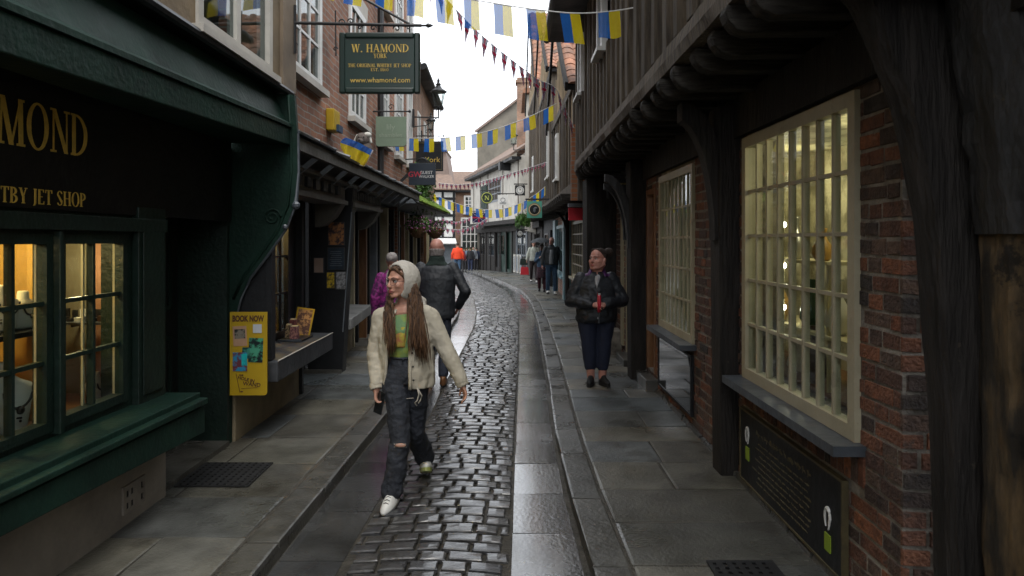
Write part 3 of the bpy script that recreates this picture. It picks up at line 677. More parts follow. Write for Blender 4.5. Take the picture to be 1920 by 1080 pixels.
for (a, b, z) in ((7.75, 8.42, .22), (9.3, 10.0, .18)):
    s = MB(); s.box(XW-.14, XW+.2, a, b, .06, z); s.build('door_step', m_kerb, jb, bevel=.01)
cp = MB(); cp.box(XW-.03, XW+.02, 10.1, 10.3, .25, 2.3); cp.build('pilaster', m_cream, jb)
kb = MB(); kb.box(XW-.09, XW+.01, 8.9, 9.25, .05, .5); bricks(kb, 8.9, 9.25, .05, .5); kb2 = MB(mR); kb2.box(10.35, 10.8, -.16, .02, .04, .42, 0); bricks(kb2, 10.35, 10.8, .05, .42, [], -.16, 1); kb2.build('brick_plinth', [m_mortar, m_bricki], jb)
ft = MB(mR); rr2 = random.Random(8); u = 2.6
while u < 11.5:
    L = rr2.uniform(.25, .6); ft.hexa([(u, -.05, .05), (u+L, -.05, .05), (u+L, .05, .05), (u, .05, .05), (u+.01, -.03-rr2.uniform(0, .015), .12+rr2.uniform(-.02, .03)), (u+L-.01, -.03, .12+rr2.uniform(-.02, .03)), (u+L-.01, .05, .13), (u+.01, .05, .13)]); u += L+.01
ft.build('footing_course', m_kerb, jb)
# information board under the near window
ib = thing('information_board', 'dark board with faint gold writing and two yellow badges under the large cream window', 'sign', (XW, 4.1, .37))
q = MB(mR); q.box(SG1[0], SG1[1], -.035, -.012, SG1[2], SG1[3]); q.build('board', m_blackp, ib)
q = MB(mR); wallh(q, SG1[0]-.012, SG1[1]+.012, SG1[2]-.012, SG1[3]+.012, -.042, -.010, [(SG1[0], SG1[1], SG1[2], SG1[3])]); q.build('frame', m_golddim, ib)
q = MB(mR); rr3 = random.Random(4)
for k in range(9):                     # rows of handwriting, too faint to read in the photograph
    z = .49-.036*k if k else .515; u = 3.72+.02*(k % 3); e = 4.55-.05*(k % 2)
    while u < e:
        L = rr3.uniform(.03, .09); h = .022 if k == 0 else .007
        s = u
        while s < u+L: q.bar((s, -.0375, z-h*rr3.random()), (s+.011, -.0375, z+h*rr3.random()), .003, .002); s += .012
        u += L+.022
q.build('lettering', m_golddim, ib)
for (u, z) in ((3.52, .34), (4.72, .42)):
    b = MB(mR); b.box(u-.032, u+.032, -.0405, -.034, z-.13, z-.045); b.build('badge', mat('lime_badge', (.22, .32, .02), (.2, .28, .02), 5), ib)
    b = MB(mR); a_ = [(u+.03*cos(t)*(1 if t < 3.3 else .7), -.038, z+.03+.055*sin(t)) for t in np.linspace(-.9, 4.4, 16)]; b.tube(a_, [.003+.006*abs(sin(i*.2)) for i in range(16)], 6); b.build('emblem', m_white, ib)
# cellar glass under second window
cg = thing('cellar_window', 'black glossy glass panel under the second cream window, reflecting the wet pavement', 'window', (XW, 7, .45))
q = MB(mR); q.box(SG2[0], SG2[1], -.03, -.014, SG2[2], SG2[3]); q.build('glass_panel', mat('black_glass', (.012, .013, .014), (.01, .01, .01), 3, .04, spec=1.0), cg)
q = MB(mR); wallh(q, SG2[0]-.03, SG2[1]+.03, SG2[2]-.02, SG2[3]+.02, -.036, -.01, [(SG2[0], SG2[1], SG2[2], SG2[3])]); q.build('frame', m_blackp, cg)
# small dark street sign on bracket
ss = thing('street_name_sign', 'small dark hanging street sign with gold and white writing under the jetty', 'sign', (1.35, 9.6, 2.45))
q = MB(); q.box(1.26, 1.56, 9.38, 9.41, 2.36, 2.56); q.build('board', m_blackp, ss)
q = MB(); q.tube([(1.26, 9.38, 2.30), (1.26, 9.38, 2.62)], .012, 8); q.bar((1.24, 9.4, 2.60), (1.62, 9.4, 2.60), .015, .015); q.build('bracket', m_iron, ss)
font_mesh('LITTLE SHAMBLES', .034, TM((1.41, 9.375, 2.49), (1, 0, 0)), m_gold, 'lettering', ss); 
# things in the lit window
def vase(x, y, z, h, r, mt, nm, lab, cat, grp='goods in the lit window'):
    t = thing(nm, lab, cat, (x, y, z), grp); mb = MB()
    pr_ = [(0, .5), (.05, .7), (.2, 1), (.45, .9), (.65, .45), (.8, .3), (.95, .42), (1, .45)]
    mb.tube([(x, y, z+h*a) for a, b in pr_], [r*b for a, b in pr_], 14); mb.build('body', mt, t, smooth=True)
    k = MB(); k.tube([(x, y, z+h), (x, y, z+h*1.01)], r*.46, 14); k.build('rim', mt, t); return t
sh = []
for i, (z, ya, yb, dep_) in enumerate(((1.18, 3.7, 5.9, .3), (1.62, 4.2, 5.9, .25), (.84, 3.25, 5.9, .4))):
    t = thing('display_shelf', ['middle glass-edged shelf in the lit window', 'upper shelf in the lit window', 'bottom display ledge in the lit window'][i], 'shelf', (2.0, 4.8, z), 'shelves of the lit window')
    q = MB(); q.box(1.86, 1.86+dep_, ya, yb, z-.02, z); q.build('board', m_creamw if i < 2 else m_brownwood, t)
    q = MB(); [q.box(1.88+(dep_-.07)*(k//2), 1.90+(dep_-.07)*(k//2), (ya+.03, yb-.05)[k % 2], (ya+.05, yb-.03)[k % 2], .76, z-.02) for k in range(4)]; q.build('support', m_creamw, t)
    sh.append(t)
goldy = mat('amber_box', (.42, .25, .07), (.3, .17, .04), 6, .4); dkb = mat('dark_brown_box', (.06, .03, .02), (.04, .02, .012), 6, .4)
rg = random.Random(12)
mts = [(m_bust, 'white', 'vase'), (goldy, 'amber', 'bottle'), (dkb, 'dark brown', 'jar'), (mat('green_glaze', (.05, .12, .07), (.04, .09, .05), 6, .2), 'green glazed', 'vase'), (mat('silver_ware', (.5, .5, .48), metal=.8, rough=.3), 'silver', 'jug')]
for i in range(12):
    mt, cn, kd = mts[i % 5]; z = (1.18, 1.62, .84)[i % 3]; y_ = 4.25+i*.135; place = ('middle shelf', 'upper shelf', 'bottom ledge')[i % 3]
    vase(1.90+rg.random()*.1, y_, z, rg.uniform(.2, .4), rg.uniform(.05, .09), mt, kd, '%s %s, %s along the %s of the lit window' % (cn, kd, ('first', 'second', 'third', 'fourth')[i//3], place), kd)
for i in range(6):
    t = thing('gift_box', '%s box stacked %s at the near bottom corner of the lit window' % (('amber', 'dark brown')[i % 2], ('lowest', 'second', 'third', 'fourth', 'fifth', 'topmost')[i]), 'box', (2.0, 3.4, .82+.06*i), 'boxes in the lit window')
    q = MB(); q.box(1.86, 2.04, 3.38+.01*i, 3.75-.015*i, .805+.06*i, .853+.06*i); q.build('box', (goldy, dkb)[i % 2], t)
    q = MB(); q.box(1.855, 2.045, 3.375+.01*i, 3.755-.015*i, .853+.06*i, .863+.06*i); q.build('lid', (dkb, goldy)[i % 2], t)
lr = thing('spotlight_rail', 'vertical rail with three lit bulbs in the far end of the cream window', 'lamp', (1.86, 4.86, 1.6))
q = MB(); q.tube([(1.87, 4.9, .85), (1.87, 4.9, 2.4)], .008, 6); q.build('rail', m_creamw, lr)
for z in (1.855, 1.575, 1.29):
    q = MB(); q.ell((1.86, 4.875, z), .021, 10); q.build('bulb', m_lampc, lr, smooth=True)
def plight(x, y, z, e, col, r=.08):
    l = bpy.data.lights.new('shop_lamp', 'POINT'); l.energy = e; l.color = col; l.shadow_soft_size = r
    o = bpy.data.objects.new('shop_lamp', l); COL.objects.link(o); o.location = (x, y, z)
plight(2.15, 4.1, 2.3, 6, (1, .86, .55)); plight(2.1, 5.5, 2.2, 4, (1, .86, .55)); plight(1.95, 4.95, 1.6, 2, (1, .9, .65), .04)
# chain hanging in the window
ch = thing('hanging_chain', 'dark chain hanging inside the far panes of the lit window', 'chain', (1.78, 4.8, 1.9))
q = MB()
for i in range(22):
    z = 2.32-.04*i; a = i % 2
    q.tube([(1.78+(.012*cos(t) if a else 0), 4.72+(0 if a else .012*cos(t)), z+.026*sin(t)) for t in np.linspace(0, 2*pi, 9)], .004, 4, caps=False)
q.build('links', m_iron, ch)
# ================================================================== LEFT: green jewellery shop
XL = -2.3
mL, _ = FR((XL, 0), (XL, 12), (-1, 0))
gs = thing('green_jewellery_shop', 'dark green painted jewellery shopfront with gold lettering and a sloping hood on the left', 'shop', (XL, 4, 0))
b = MB(mL); b.box(-12, 4.63, -.05, .3, -.02, .56); b.build('plinth', m_base, gs, bevel=.01)
b = MB(mL); wallh(b, -12, 4.63, .56, 2.9, .0, .14, [(3.0, 4.22, .80, 1.78), (1.5, 2.9, .80, 1.78)]); b.build('shop_wall', m_green_d, gs)
# moulded sill box
def tilt(y, za, zb): return za+(zb-za)*(y-2.79)/(4.7-2.79)
b = MB()
for (xa, xb, z0a, z0b, z1a, z1b) in ((-2.02, -2.31, .576, .486, .70, .66), (-2.0, -2.31, .715, .675, .745, .715), (-2.05, -2.31, .72, .69, .775, .748)):
    b.hexa([(xa, 1.2, tilt(1.2, z0a, z0b)), (xb, 1.2, tilt(1.2, z0a, z0b)), (xb, 4.68, z0b), (xa, 4.68, z0b), (xa, 1.2, tilt(1.2, z1a, z1b)), (xb, 1.2, tilt(1.2, z1a, z1b)), (xb, 4.68, z1b), (xa, 4.68, z1b)])
b.build('sill', m_green, gs, bevel=.006)
for (a, c) in ((3.0, 3.535), (3.585, 4.22)):
    window(gs, mL, a, c, .80, 1.78, 2, 3, m_green_d, .05, .022, .05, -.02, m_glass)
window(gs, mL, 2.35, 2.95, .80, 1.78, 2, 3, m_green_d, .05, .022, .05, -.02, m_glass)
# cream inner linings beside the panes
for a in (3.47, 3.50, 3.83, 4.155, 4.17):
    pass
b = MB(mL)
for a in (3.488, 3.868, 4.175): b.box(a-.006, a+.008, .03, .042, .84, 1.74)
b.build('window_lining', m_creaml, gs)
b = MB(mL); b.box(4.30, 4.63, -.045, .0, .72, 1.95); b.box(4.34, 4.59, -.055, -.046, .80, 1.88); b.box(3.545, 3.575, -.05, .0, .78, 1.80); b.box(1.2, 4.63, -.06, .0, 1.80, 1.88); b.build('pilaster', m_green_d, gs, bevel=.005)
b = MB(mL); b.box(1.2, 5.75, -.03, .0, 1.90, 2.56); bo = b.build('fascia_board', mat('black_fascia', (.008, .008, .007), (.004, .004, .004), 4, .5, .7, .3, 20, spec=.3, wear=[((.03, .03, .026), 18, .64, .6)]), gs)
m_gold2 = mat('aged_gold_leaf', (.70, .48, .09), (.5, .34, .06), 20, .45, wear=[((.12, .09, .03), 30, .66, .6)])
serif_text('W. HAMOND', .215, TM((XL+.034, 3.13, 2.18), (0, 1, .015)), m_gold2, 'lettering', bo, width=1.34)
serif_text('THE ORIGINAL WHITBY JET SHOP', .072, TM((XL+.034, 3.78, 1.925), (0, 1, .01)), m_gold2, 'lettering', bo, width=1.5, align='r')
# hood: front band, sloping top, soffit
b = MB(); ya, yb = .4, 5.78
b.hexa([(-1.80, ya, 2.34), (-2.29, ya, 2.50), (-2.29, yb, 2.54), (-1.80, yb, 2.52), (-1.80, ya, 2.50), (-2.29, ya, 2.60), (-2.29, yb, 2.66), (-1.80, yb, 2.66)]); b.build('hood_band', m_green, gs, bevel=.008)
b = MB(); b.hexa([(-1.785, ya, 2.505), (-2.2, ya, 2.55), (-2.2, yb, 2.66), (-1.785, yb, 2.664), (-1.785, ya, 2.535), (-2.2, ya, 2.92), (-2.2, yb, 2.95), (-1.785, yb, 2.69)])
b.hexa([(-1.83, ya, 2.54), (-2.2, ya, 2.55), (-2.2, yb, 2.66), (-1.83, yb, 2.69), (-1.95, ya, 2.88), (-2.2, ya, 2.90), (-2.2, yb, 2.96), (-1.93, yb, 2.95)])
b.build('hood', m_green, gs)
b = MB(); b.box(-2.2, -1.86, ya, 5.9, 2.955, 2.99); b.tube([(-1.84, ya, 2.95), (-1.84, 5.92, 2.965)], .03, 8); b.build('cornice', m_blackp, gs)
# curved console end panel
pp = [(428, 165), (552, 178), (557, 250), (558, 320), (552, 385), (534, 430), (500, 478), (468, 520), (450, 560), (437, 610), (432, 690), (431, 842), (400, 842), (400, 165)]
Yc = 5.8; poly = [((x-960)/F*Yc, CH-(y-450)/F*Yc) for x, y in pp]
b = MB(); b.prism(poly, Matrix.Translation((0, Yc, 0)), .05); b.build('console', m_green, gs)
b = MB(); b.tube([(poly[i][0], Yc+.02, poly[i][1]) for i in range(2, 10)], [.014, .016, .022, .016, .018, .015, .012, .01], 7); b.ell((poly[4][0]+.01, Yc+.01, poly[4][1]), .035, 8); b.ell((poly[5][0], Yc+.01, poly[5][1]+.02), .025, 8); b.build('edge_moulding', m_lead, gs)
b = MB(); b.tube([(poly[i][0]-.05, Yc-.006, poly[i][1]) for i in range(1, 9)], .012, 6); b.tube([(poly[5][0]-.10+.07*cos(t_)*(1-t_/14), Yc-.006, poly[5][1]+.10+.07*sin(t_)*(1-t_/14)) for t_ in np.linspace(0, 11, 40)], .009, 6); b.tube([(poly[2][0]-.12+.05*cos(t_)*(1-t_/14), Yc-.006, poly[2][1]+.0+.05*sin(t_)*(1-t_/14)) for t_ in np.linspace(0, 11, 34)], .008, 6); b.build('carved_scroll', m_green, gs, smooth=True)
# recessed doorway
b = MB(); b.box(-2.95, -2.3, 4.63, 4.68, 0.0, 2.5); b.box(-2.9, -2.3, 5.74, 5.79, 0, 2.5); b.box(-2.95, -2.3, 4.68, 5.74, 2.35, 2.45); b.build('porch', m_green_d, gs)
d = MB(); d.box(-2.75, -2.70, 4.68, 5.74, .09, 2.35); M_ = d
do = d.build('door', mat('black_door', (.014, .016, .014), (.008, .009, .008), 4, .35), gs)
h = MB(); h.box(-2.70, -2.685, 5.35, 5.40, 1.05, 1.13); h.ell((-2.675, 5.37, 1.09), .018, 8); h.build('lock_plate', m_gold, do)
h = MB()
for (a, c, z0, z1) in ((4.78, 5.15, .3, 1.0), (4.78, 5.15, 1.15, 2.1), (5.25, 5.62, .3, 1.0), (5.25, 5.62, 1.2, 2.1)): wallh(h, a, c, z0, z1, 0, 1, [(a+.04, c-.04, z0+.04, z1-.04)])
h.v = [(-2.70+q[1]*.012, q[0], q[2]) for q in h.v]; h.build('panel_moulding', m_green_d, do)
b = MB(); b.box(-2.75, -2.28, 4.68, 5.74, .06, .13); b.build('door_step', m_kerb, gs)
# air brick
ab = thing('air_brick', 'small pale vent with four dark slots low in the plinth of the green shop', 'vent', (-2.24, 4.25, .25))
b = MB(); wallh(b, 4.10, 4.34, .16, .32, 0, 1, [(4.13+.05*i+.06*(i//2), 4.165+.05*i+.06*(i//2), z, z+.04) for i in (0, 1, 2) for z in (.18, .25)]); b.v = [(-2.25+q[1]*.012, q[0], q[2]) for q in b.v]; b.build('vent_face', m_base, ab)
b = MB(); b.box(-2.2498, -2.247, 4.11, 4.33, .17, .31); b.build('vent_hole', m_dark, ab)
# shop interior, lit
r = MB(); r.box(-3.2, -3.17, 1.4, 5.9, .5, 2.0, 0); r.box(-3.2, -2.46, 4.9, 4.93, .5, 2.0); r.box(-3.2, -2.45, 1.4, 1.43, .5, 2.0); r.box(-3.2, -2.45, 1.4, 4.62, 1.95, 1.98); r.box(-3.2, -2.45, 1.4, 4.62, .72, .76, 1)
r.build('shop_interior', [m_warmwall, m_brownwood], gs)
r = MB(); r.box(-3.1, -2.735, 4.60, 4.62, .76, 1.95, 0); r.box(-2.73, -2.46, 4.57, 4.59, .76, 1.95, 1); r.build('display_back', [m_taupe, m_salmon], gs)
r = MB(); r.box(-3.18, -2.64, 4.02, 4.04, 0.76, 1.95); r.box(-2.66, -2.61, 3.9, 4.0, .76, 1.95); r.build('display_partition', m_warmwall, gs)
plight(-2.75, 3.5, 1.85, 9, (1, .74, .32), .06); plight(-2.62, 4.3, 1.6, 3.2, (1, .80, .42), .05); plight(-2.7, 2.4, 1.85, 14, (1, .78, .42), .06)
def bust(x, y, z, h, lab, s=1):
    t = thing('necklace_bust', lab, 'display bust', (x, y, z), 'necklace busts in the shop window')
    b = MB(); k = [(0, .28, .18), (.08, .34, .24), (.35, .40, .24), (.56, .48, .20), (.66, .42, .18), (.74, .24, .15), (.80, .15, .13), (.97, .135, .125), (1.0, .11, .10)]
    b.loft([(x, y, z+h*a, h*p, h*q, radians(75)) for a, p, q in k], 18); b.build('bust', m_bust, t, smooth=True)
    b = MB(); b.tube([(x+h*.24, y+h*.30*sin(a), z+h*(.62-.26*cos(a))) for a in np.linspace(-1.6, 1.6, 15)], .005*s, 6); b.ell((x+h*.25, y, z+h*.33), .014*s, 8); b.build('necklace', m_iron, t); return t
bust(-2.60, 3.78, 1.28, .20, 'small white necklace bust at the far end of the upper display')
bust(-2.62, 3.63, 1.28, .24, 'taller white necklace bust nearest the window edge on the upper display')
t_ = thing('display_shelf', 'dark shelf carrying the necklace busts behind the left window', 'shelf', (-2.65, 3.6, 1.27)); b = MB(); b.box(-2.80, -2.50, 2.9, 3.89, 1.25, 1.277); b.build('board', m_blackp, t_)
b = MB(); b.tube([(-2.52, 3.86, .76), (-2.52, 3.86, 1.25)], .008, 6); b.tube([(-2.78, 2.95, .76), (-2.78, 2.95, 1.25)], .008, 6); b.build('support', m_blackp, t_)
bust(-2.58, 3.60, .77, .36, 'large white necklace bust draped with a dark chain on the lower display', 1.6)
bust(-2.70, 3.86, .77, .20, 'low white necklace bust standing behind the large draped one')
bust(-2.80, 3.70, 1.28, .22, 'white necklace bust at the back left of the upper display')
bust(-2.66, 3.42, .77, .30, 'white necklace bust behind the large draped one, near the window edge')
bust(-2.86, 3.9, .77, .30, 'white necklace bust at the back of the lower display')
bust(-2.575, 4.40, .765, .17, 'tiny white bust in the lower right pane of the shop window')
yb_ = thing('yellow_card', 'bright yellow card behind the necklace busts', 'card', (-2.68, 3.85, 1.3)); b = MB(); b.box(-2.76, -2.60, 3.84, 3.86, 1.277, 1.40); b.build('card', mat('yellow_card', (.75, .65, .02), (.7, .6, .02), 3), yb_); b = MB(); b.box(-2.70, -2.66, 3.861, 3.88, 1.277, 1.36); b.build('prop', m_dark, yb_)
for i_ in range(9):
    zz_ = .765 if i_ % 2 else 1.278; yy_ = (3.42+.055*i_); xx_ = -2.50-.03*(i_ % 3)
    if zz_ > 1 and i_ in (4, 6): continue
    t = thing('earring_stand', ['small gold', 'small silver', 'black velvet', 'low ivory', 'tiny brass'][i_ % 5]+' earring stand on the %s of the left window' % ('lower ledge' if zz_ < 1 else 'upper shelf'), 'earring stand', (xx_, yy_, zz_), 'earring stands in the shop window')
    b = MB(); hh_ = .05+.012*(i_ % 4); b.tube([(xx_, yy_, zz_), (xx_, yy_, zz_+.008), (xx_, yy_, zz_+.01), (xx_, yy_, zz_+hh_)], [.02, .02, .004, .004], 8); b.build('stem', (m_gold, m_lead, m_blackp, m_bust, m_gold)[i_ % 5], t)
    b = MB(); b.tube([(xx_-.022, yy_-.012, zz_+hh_), (xx_+.022, yy_+.012, zz_+hh_)], .005, 6); [b.ell((xx_+.016*k_2, yy_+.009*k_2, zz_+hh_-.016), .007, 6) for k_2 in (-1, 1)]; b.build('bar', (m_lead, m_gold, m_lead, m_blackp, m_bust)[i_ % 5], t)
gsf = thing('glass_shelf', 'thin shelf of small boxed jewels behind the right hand panes of the green window', 'shelf', (-2.5, 4.15, 1.28)); b = MB(); b.box(-2.80, -2.48, 4.30, 4.50, 1.235, 1.25); b.build('board', m_lead, gsf); b = MB(); b.box(-2.78, -2.77, 4.48, 4.57, 1.2, 1.235); b.box(-2.52, -2.51, 4.48, 4.565, 1.2, 1.235); b.build('bracket', m_iron, gsf)
for i in range(6):
    t = thing('jewel_box', ['open black', 'low black', 'small white', 'tilted silver', 'square black', 'narrow dark'][i]+' jewel box on the glass shelf in the shop window', 'jewel box', (-2.76+.045*i, 4.4, 1.25), 'jewel boxes on the glass shelf')
    b = MB(); h = (.05, .03, .045, .06, .04, .07)[i]; xx_ = -2.765+.048*i; b.box(xx_-.018, xx_+.018, 4.36, 4.42, 1.25, 1.25+h*.5); b.build('box', (m_blackp, m_blackp, m_bust, m_lead, m_blackp, dkb)[i], t); b = MB(); b.box(xx_-.017, xx_+.017, 4.42, 4.425, 1.25+h*.5, 1.25+h*.5+.05); b.build('lid', (m_blackp, m_blackp, m_bust, m_lead, m_blackp, dkb)[i], t)
# upper floor of the green shop
XU = -1.87
b = MB(); mUL, _ = FR((XU, 0), (XU, 12), (-1, 0)); b.M = mUL
wallh(b, -1, 6.05, 2.99, 7.4, 0, .3, [(4.2, 5.5, 3.02, 4.6)]); b.build('upper_wall', m_plaster, gs)
b = MB(mUL); b.box(5.72, 6.06, -.03, -.001, 2.99, 7.4); b.build('corner_pilaster', mat('tan_stone', (.20, .15, .10), (.13, .10, .07), 3, .85, None, .3), gs)
uw = window(gs, mUL, 4.2, 5.5, 3.02, 4.6, 2, 1, m_render, .07, .07, .08, -.02, m_glassd, (.05, .05, m_render), lab='upper window with soft toys and flags behind the glass')
b = MB(mUL); b.box(4.1, 5.6, .8, .82, 2.9, 4.7); b.build('room_back', m_curtain, gs)
rf_ = MB(); rf_.box(-6.5, -1.7, .8, 15.6, 7.4, 7.6); 
# ================================================================== shop 2 (wand shop) and brick building above
bb = thing('brick_townhouse', 'tall red brick house with white sash windows on the left above the pentice roof', 'building', (-2.15, 10, 0))
XB = -2.15; mB, _ = FR((XB, 0), (XB, 20), (-1, 0))
SW = [(6.75, 7.95, 3.42, 5.1), (9.35, 10.35, 3.38, 4.95), (11.6, 12.3, 3.35, 4.95), (13.0, 13.9, 3.3, 4.95), (14.5, 15.2, 3.3, 4.95)]
SW2 = [(a, b_, 5.6, 6.9) for a, b_, c, d in SW]
b = MB(mB); wallh(b, 6.06, 15.55, 2.62, 7.4, 0, .35, SW+SW2); b.build('front_wall', m_brick, bb)
for q in SW+SW2:
    window(bb, mB, *q, 3, 4, m_white, .09, .028, .06, -.03, m_glassd, (.07, .07, m_render), name='sash_window')
b = MB(mB); b.box(6.1, 15.5, 1.0, 1.02, 2.7, 7.3); b.build('curtain', m_curtain, bb)
for q in SW:
    b = MB(mB); b.hexa([(q[0]-.12, -.02, q[3]), (q[1]+.12, -.02, q[3]), (q[1]+.12, .02, q[3]), (q[0]-.12, .02, q[3]), (q[0]-.18, -.02, q[3]+.22), (q[1]+.18, -.02, q[3]+.22), (q[1]+.18, .02, q[3]+.22), (q[0]-.18, .02, q[3]+.22)]); b.build('window_lintel', m_render, bb)
b = MB(); b.box(-6.5, -1.95, -1, 15.62, 7.4, 7.55); b.tube([(-1.95, -1, 7.42), (-1.95, 15.6, 7.42)], .06, 8); b.build('eaves', m_blackp, bb)
b = MB(); b.prism([(-2.2, 7.55), (-6.5, 7.55), (-6.5, 10.5)], Matrix.Translation((0, 1, 0)), 14.6); b.build('roof', m_rooft, bb)
b = MB(); b.box(-6.5, -2.5, 15.45, 15.55, 0, 7.4); b.build('end_wall', m_brick, bb)
b = MB(); b.tube([(-2.06, 11.15, 2.7), (-2.06, 11.15, 7.4)], .05, 8); [b.tube([(-2.06, 11.15, z), (-2.06, 11.15, z+.08)], .065, 8) for z in (3.2, 4.6, 6.0)]; b.build('drainpipe', m_iron, bb)
# pentice roof
pr_ = thing('pentice_roof', 'long shallow lead and slate lean-to roof over the left shopfronts', 'roof', (-1.9, 9, 2.6))
b = MB(); xs = np.linspace(5.82, 13.6, 14); rr4 = random.Random(2)
for i in range(13):
    a, c = xs[i]+.004, xs[i+1]-.004; e = rr4.uniform(-.01, .01)
    b.hexa([(-1.74, a, 2.615+e), (-2.15, a, 2.74), (-2.15, c, 2.74), (-1.74, c, 2.615+e), (-1.735, a, 2.635+e), (-2.15, a, 2.765), (-2.15, c, 2.765), (-1.735, c, 2.635+e)])
    b.tube([(-1.73, c, 2.64), (-2.14, c, 2.775)], .016, 6)
b.build('lead_sheets', m_lead, pr_)
b = MB(); b.box(-1.82, -1.77, 5.82, 13.6, 2.50, 2.612); b.box(-2.3, -1.82, 5.82, 13.6, 2.57, 2.60); b.build('eaves_board', mat('grey_board', (.12, .115, .10), (.07, .065, .055), 6, .8, None, .4), pr_)
b = MB()
for i in range(12):
    y_ = 6.1+.62*i; b.bar((-1.82, y_, 2.55), (-2.05, y_, 2.36), .035, .045)
b.build('strut', m_greypaint, pr_)
s2 = thing('wand_shop', 'black shopfront with stone counter and warm lit window beyond the green shop', 'shop', (-2.3, 7.5, 0))
b = MB(mL); b.box(5.86, 7.62, -.02, .3, -.02, .57); b.build('plinth', m_basey, s2, bevel=.01)
b = MB(); b.hexa([(-1.93, 5.86, .575), (-2.45, 5.86, .575), (-2.45, 7.66, .575), (-1.93, 7.66, .575), (-1.93, 5.86, .75), (-2.45, 5.86, .76), (-2.45, 7.66, .76), (-1.93, 7.66, .75)]); b.build('stone_counter', mat('slate_counter', (.05, .053, .058), (.022, .024, .027), 4, .4, .55, .3, 20), s2, bevel=.012)
b = MB(); b.tube([(-1.93, 5.87, .752), (-1.93, 7.65, .752)], .006, 6); b.build('counter_edge', m_render, s2)
b = MB(); b.box(-2.32, -1.99, 5.88, 5.93, .76, 2.15); b.box(-2.03, -1.98, 5.86, 5.95, .7601, 2.2); b.build('end_panel', m_greypaint if False else m_blackp, s2)
b = MB(mL); wallh(b, 5.93, 7.66, .76, 2.5, .02, .10, [(6.35, 7.35, .80, 2.0)]); b.box(7.66, 8.95, .3, .36, 0, 2.5); b.box(7.62, 7.68, -.05, .36, .1, 2.5); b.build('shop_wall', m_blackp, s2)
window(s2, mL, 6.35, 7.35, .80, 2.0, 5, 3, m_blackp, .04, .022, .05, .0, m_glass)
r = MB(); r.box(-3.0, -2.97, 6.0, 8.3, .7, 2.3); r.box(-3.0, -2.42, 8.0, 8.03, .7, 2.3); r.box(-3.0, -2.42, 6.0, 8.0, 2.1, 2.13); r.box(-3.0, -2.42, 6.0, 8.0, .74, .77); r.build('shop_interior', mat('orange_shop_wall', (.5, .24, .05), (.4, .17, .03), 2, .8), s2)
plight(-2.65, 7.2, 1.9, 18, (1, .66, .25), .05)
for i in range(5):
    t = thing('wand_box', ['tall pale', 'narrow brown', 'short cream', 'dark brown', 'slim tan'][i]+' wand box standing in the orange lit window', 'box', (-2.5, 6.8+.1*i, .77), 'boxes in the orange window'); b = MB(); y_ = 6.75+.13*i; h = (.7, .5, .35, .6, .45)[i]
    b.box(-2.56, -2.48, y_, y_+.07, .77, .77+h); b.build('box', (m_creamw, m_brownwood, m_creamw, dkb, m_brownwood)[i], t); b = MB(); b.box(-2.565, -2.475, y_-.004, y_+.074, .77+h, .80+h); b.build('lid', dkb, t)
# yellow BOOK NOW board
bn = thing('yellow_notice_board', 'yellow board reading BOOK NOW with four small pictures at the end of the counter', 'sign', (-2.12, 5.72, .85))
b = MB(); X0, X1, Z0, Z1, YN = -2.262, -1.965, .505, 1.172, 5.70
cr_ = .02; b.prism([(X0, Z0), (X1-cr_, Z0), (X1-cr_*.3, Z0+cr_*.3), (X1, Z0+cr_), (X1, Z1), (X0, Z1)], Matrix.Translation((0, YN, 0)), .018); b.build('board', m_yellow, bn)
tk = mat('brown_ink', (.09, .03, .01), (.07, .025, .01), 4, .6)
font_mesh('BOOK NOW', .066, TM((-2.115, YN-.002, 1.118), (1, 0, 0)) @ Matrix.Diagonal((.66, 1, 1, 1)), tk, 'lettering', bn, bold=.0028)
def pic(nm, x0, x1, z0, z1, c1, c2, rz=0, k=0, sc=30):
    b = MB(); cx, cz = (x0+x1)/2, (z0+z1)/2; pts = []
    for (x, z) in ((x0, z0), (x1, z0), (x1, z1), (x0, z1)):
        dx, dz = x-cx, z-cz; pts.append((cx+dx*cos(rz)-dz*sin(rz), cz+dx*sin(rz)+dz*cos(rz)))
    b.prism(pts, Matrix.Translation((0, YN-.003-.0015*k, 0)), .0012); return b.build(nm, mat('print_%d' % len(MATS), c1, c2, sc, .5, pos=(.45, .55)), bn)
pic('photo', -2.235, -2.125, .90, 1.06, (.45, .28, .17), (.42, .25, .15), .05, 0, 3)
pic('photo', -2.222, -2.138, .96, 1.035, (.20, .18, .14), (.015, .015, .012), .05, 1, 25)
pic('photo', -2.11, -1.995, .77, .965, (.06, .30, .18), (.003, .012, .012), -.04, 1, 18)
pic('photo', -2.16, -2.10, .80, .89, (.04, .22, .16), (.003, .05, .05), 0, 2, 20)
pic('photo', -2.235, -2.12, .70, .85, (.02, .22, .38), (.14, .03, .04), 0, 3, 22)
pic('photo', -2.165, -2.12, .745, .84, (.01, .42, .42), (.01, .3, .34), 0, 4, 10)
pic('photo', -2.075, -2.005, 1.005, 1.075, (.5, .52, .54), (.48, .5, .52), 0, 1, 3)
for (tx, sz, x, z, r_) in (('THE', .018, -2.17, .665, 0), ('HOLE IN', .036, -2.13, .632, -.22), ('WAND', .044, -2.085, .592, -.1)):
    font_mesh(tx, sz, TM((x, YN-.002, z), (cos(r_), 0, sin(r_)), (-sin(r_), 0, cos(r_))), tk, 'lettering', bn, bold=.0008)
b = MB(); b.bar((-2.212, YN-.002, .68), (-2.18, YN-.002, .53), .004, .002, up=(0, 1, 0)); b.bar((-2.17, YN-.002, .56), (-2.04, YN-.002, .567), .003, .002, up=(0, 1, 0)); b.ell((-2.165, YN-.002, .535), (.012, .002, .006), 8); b.build('wand_drawing', tk, bn)
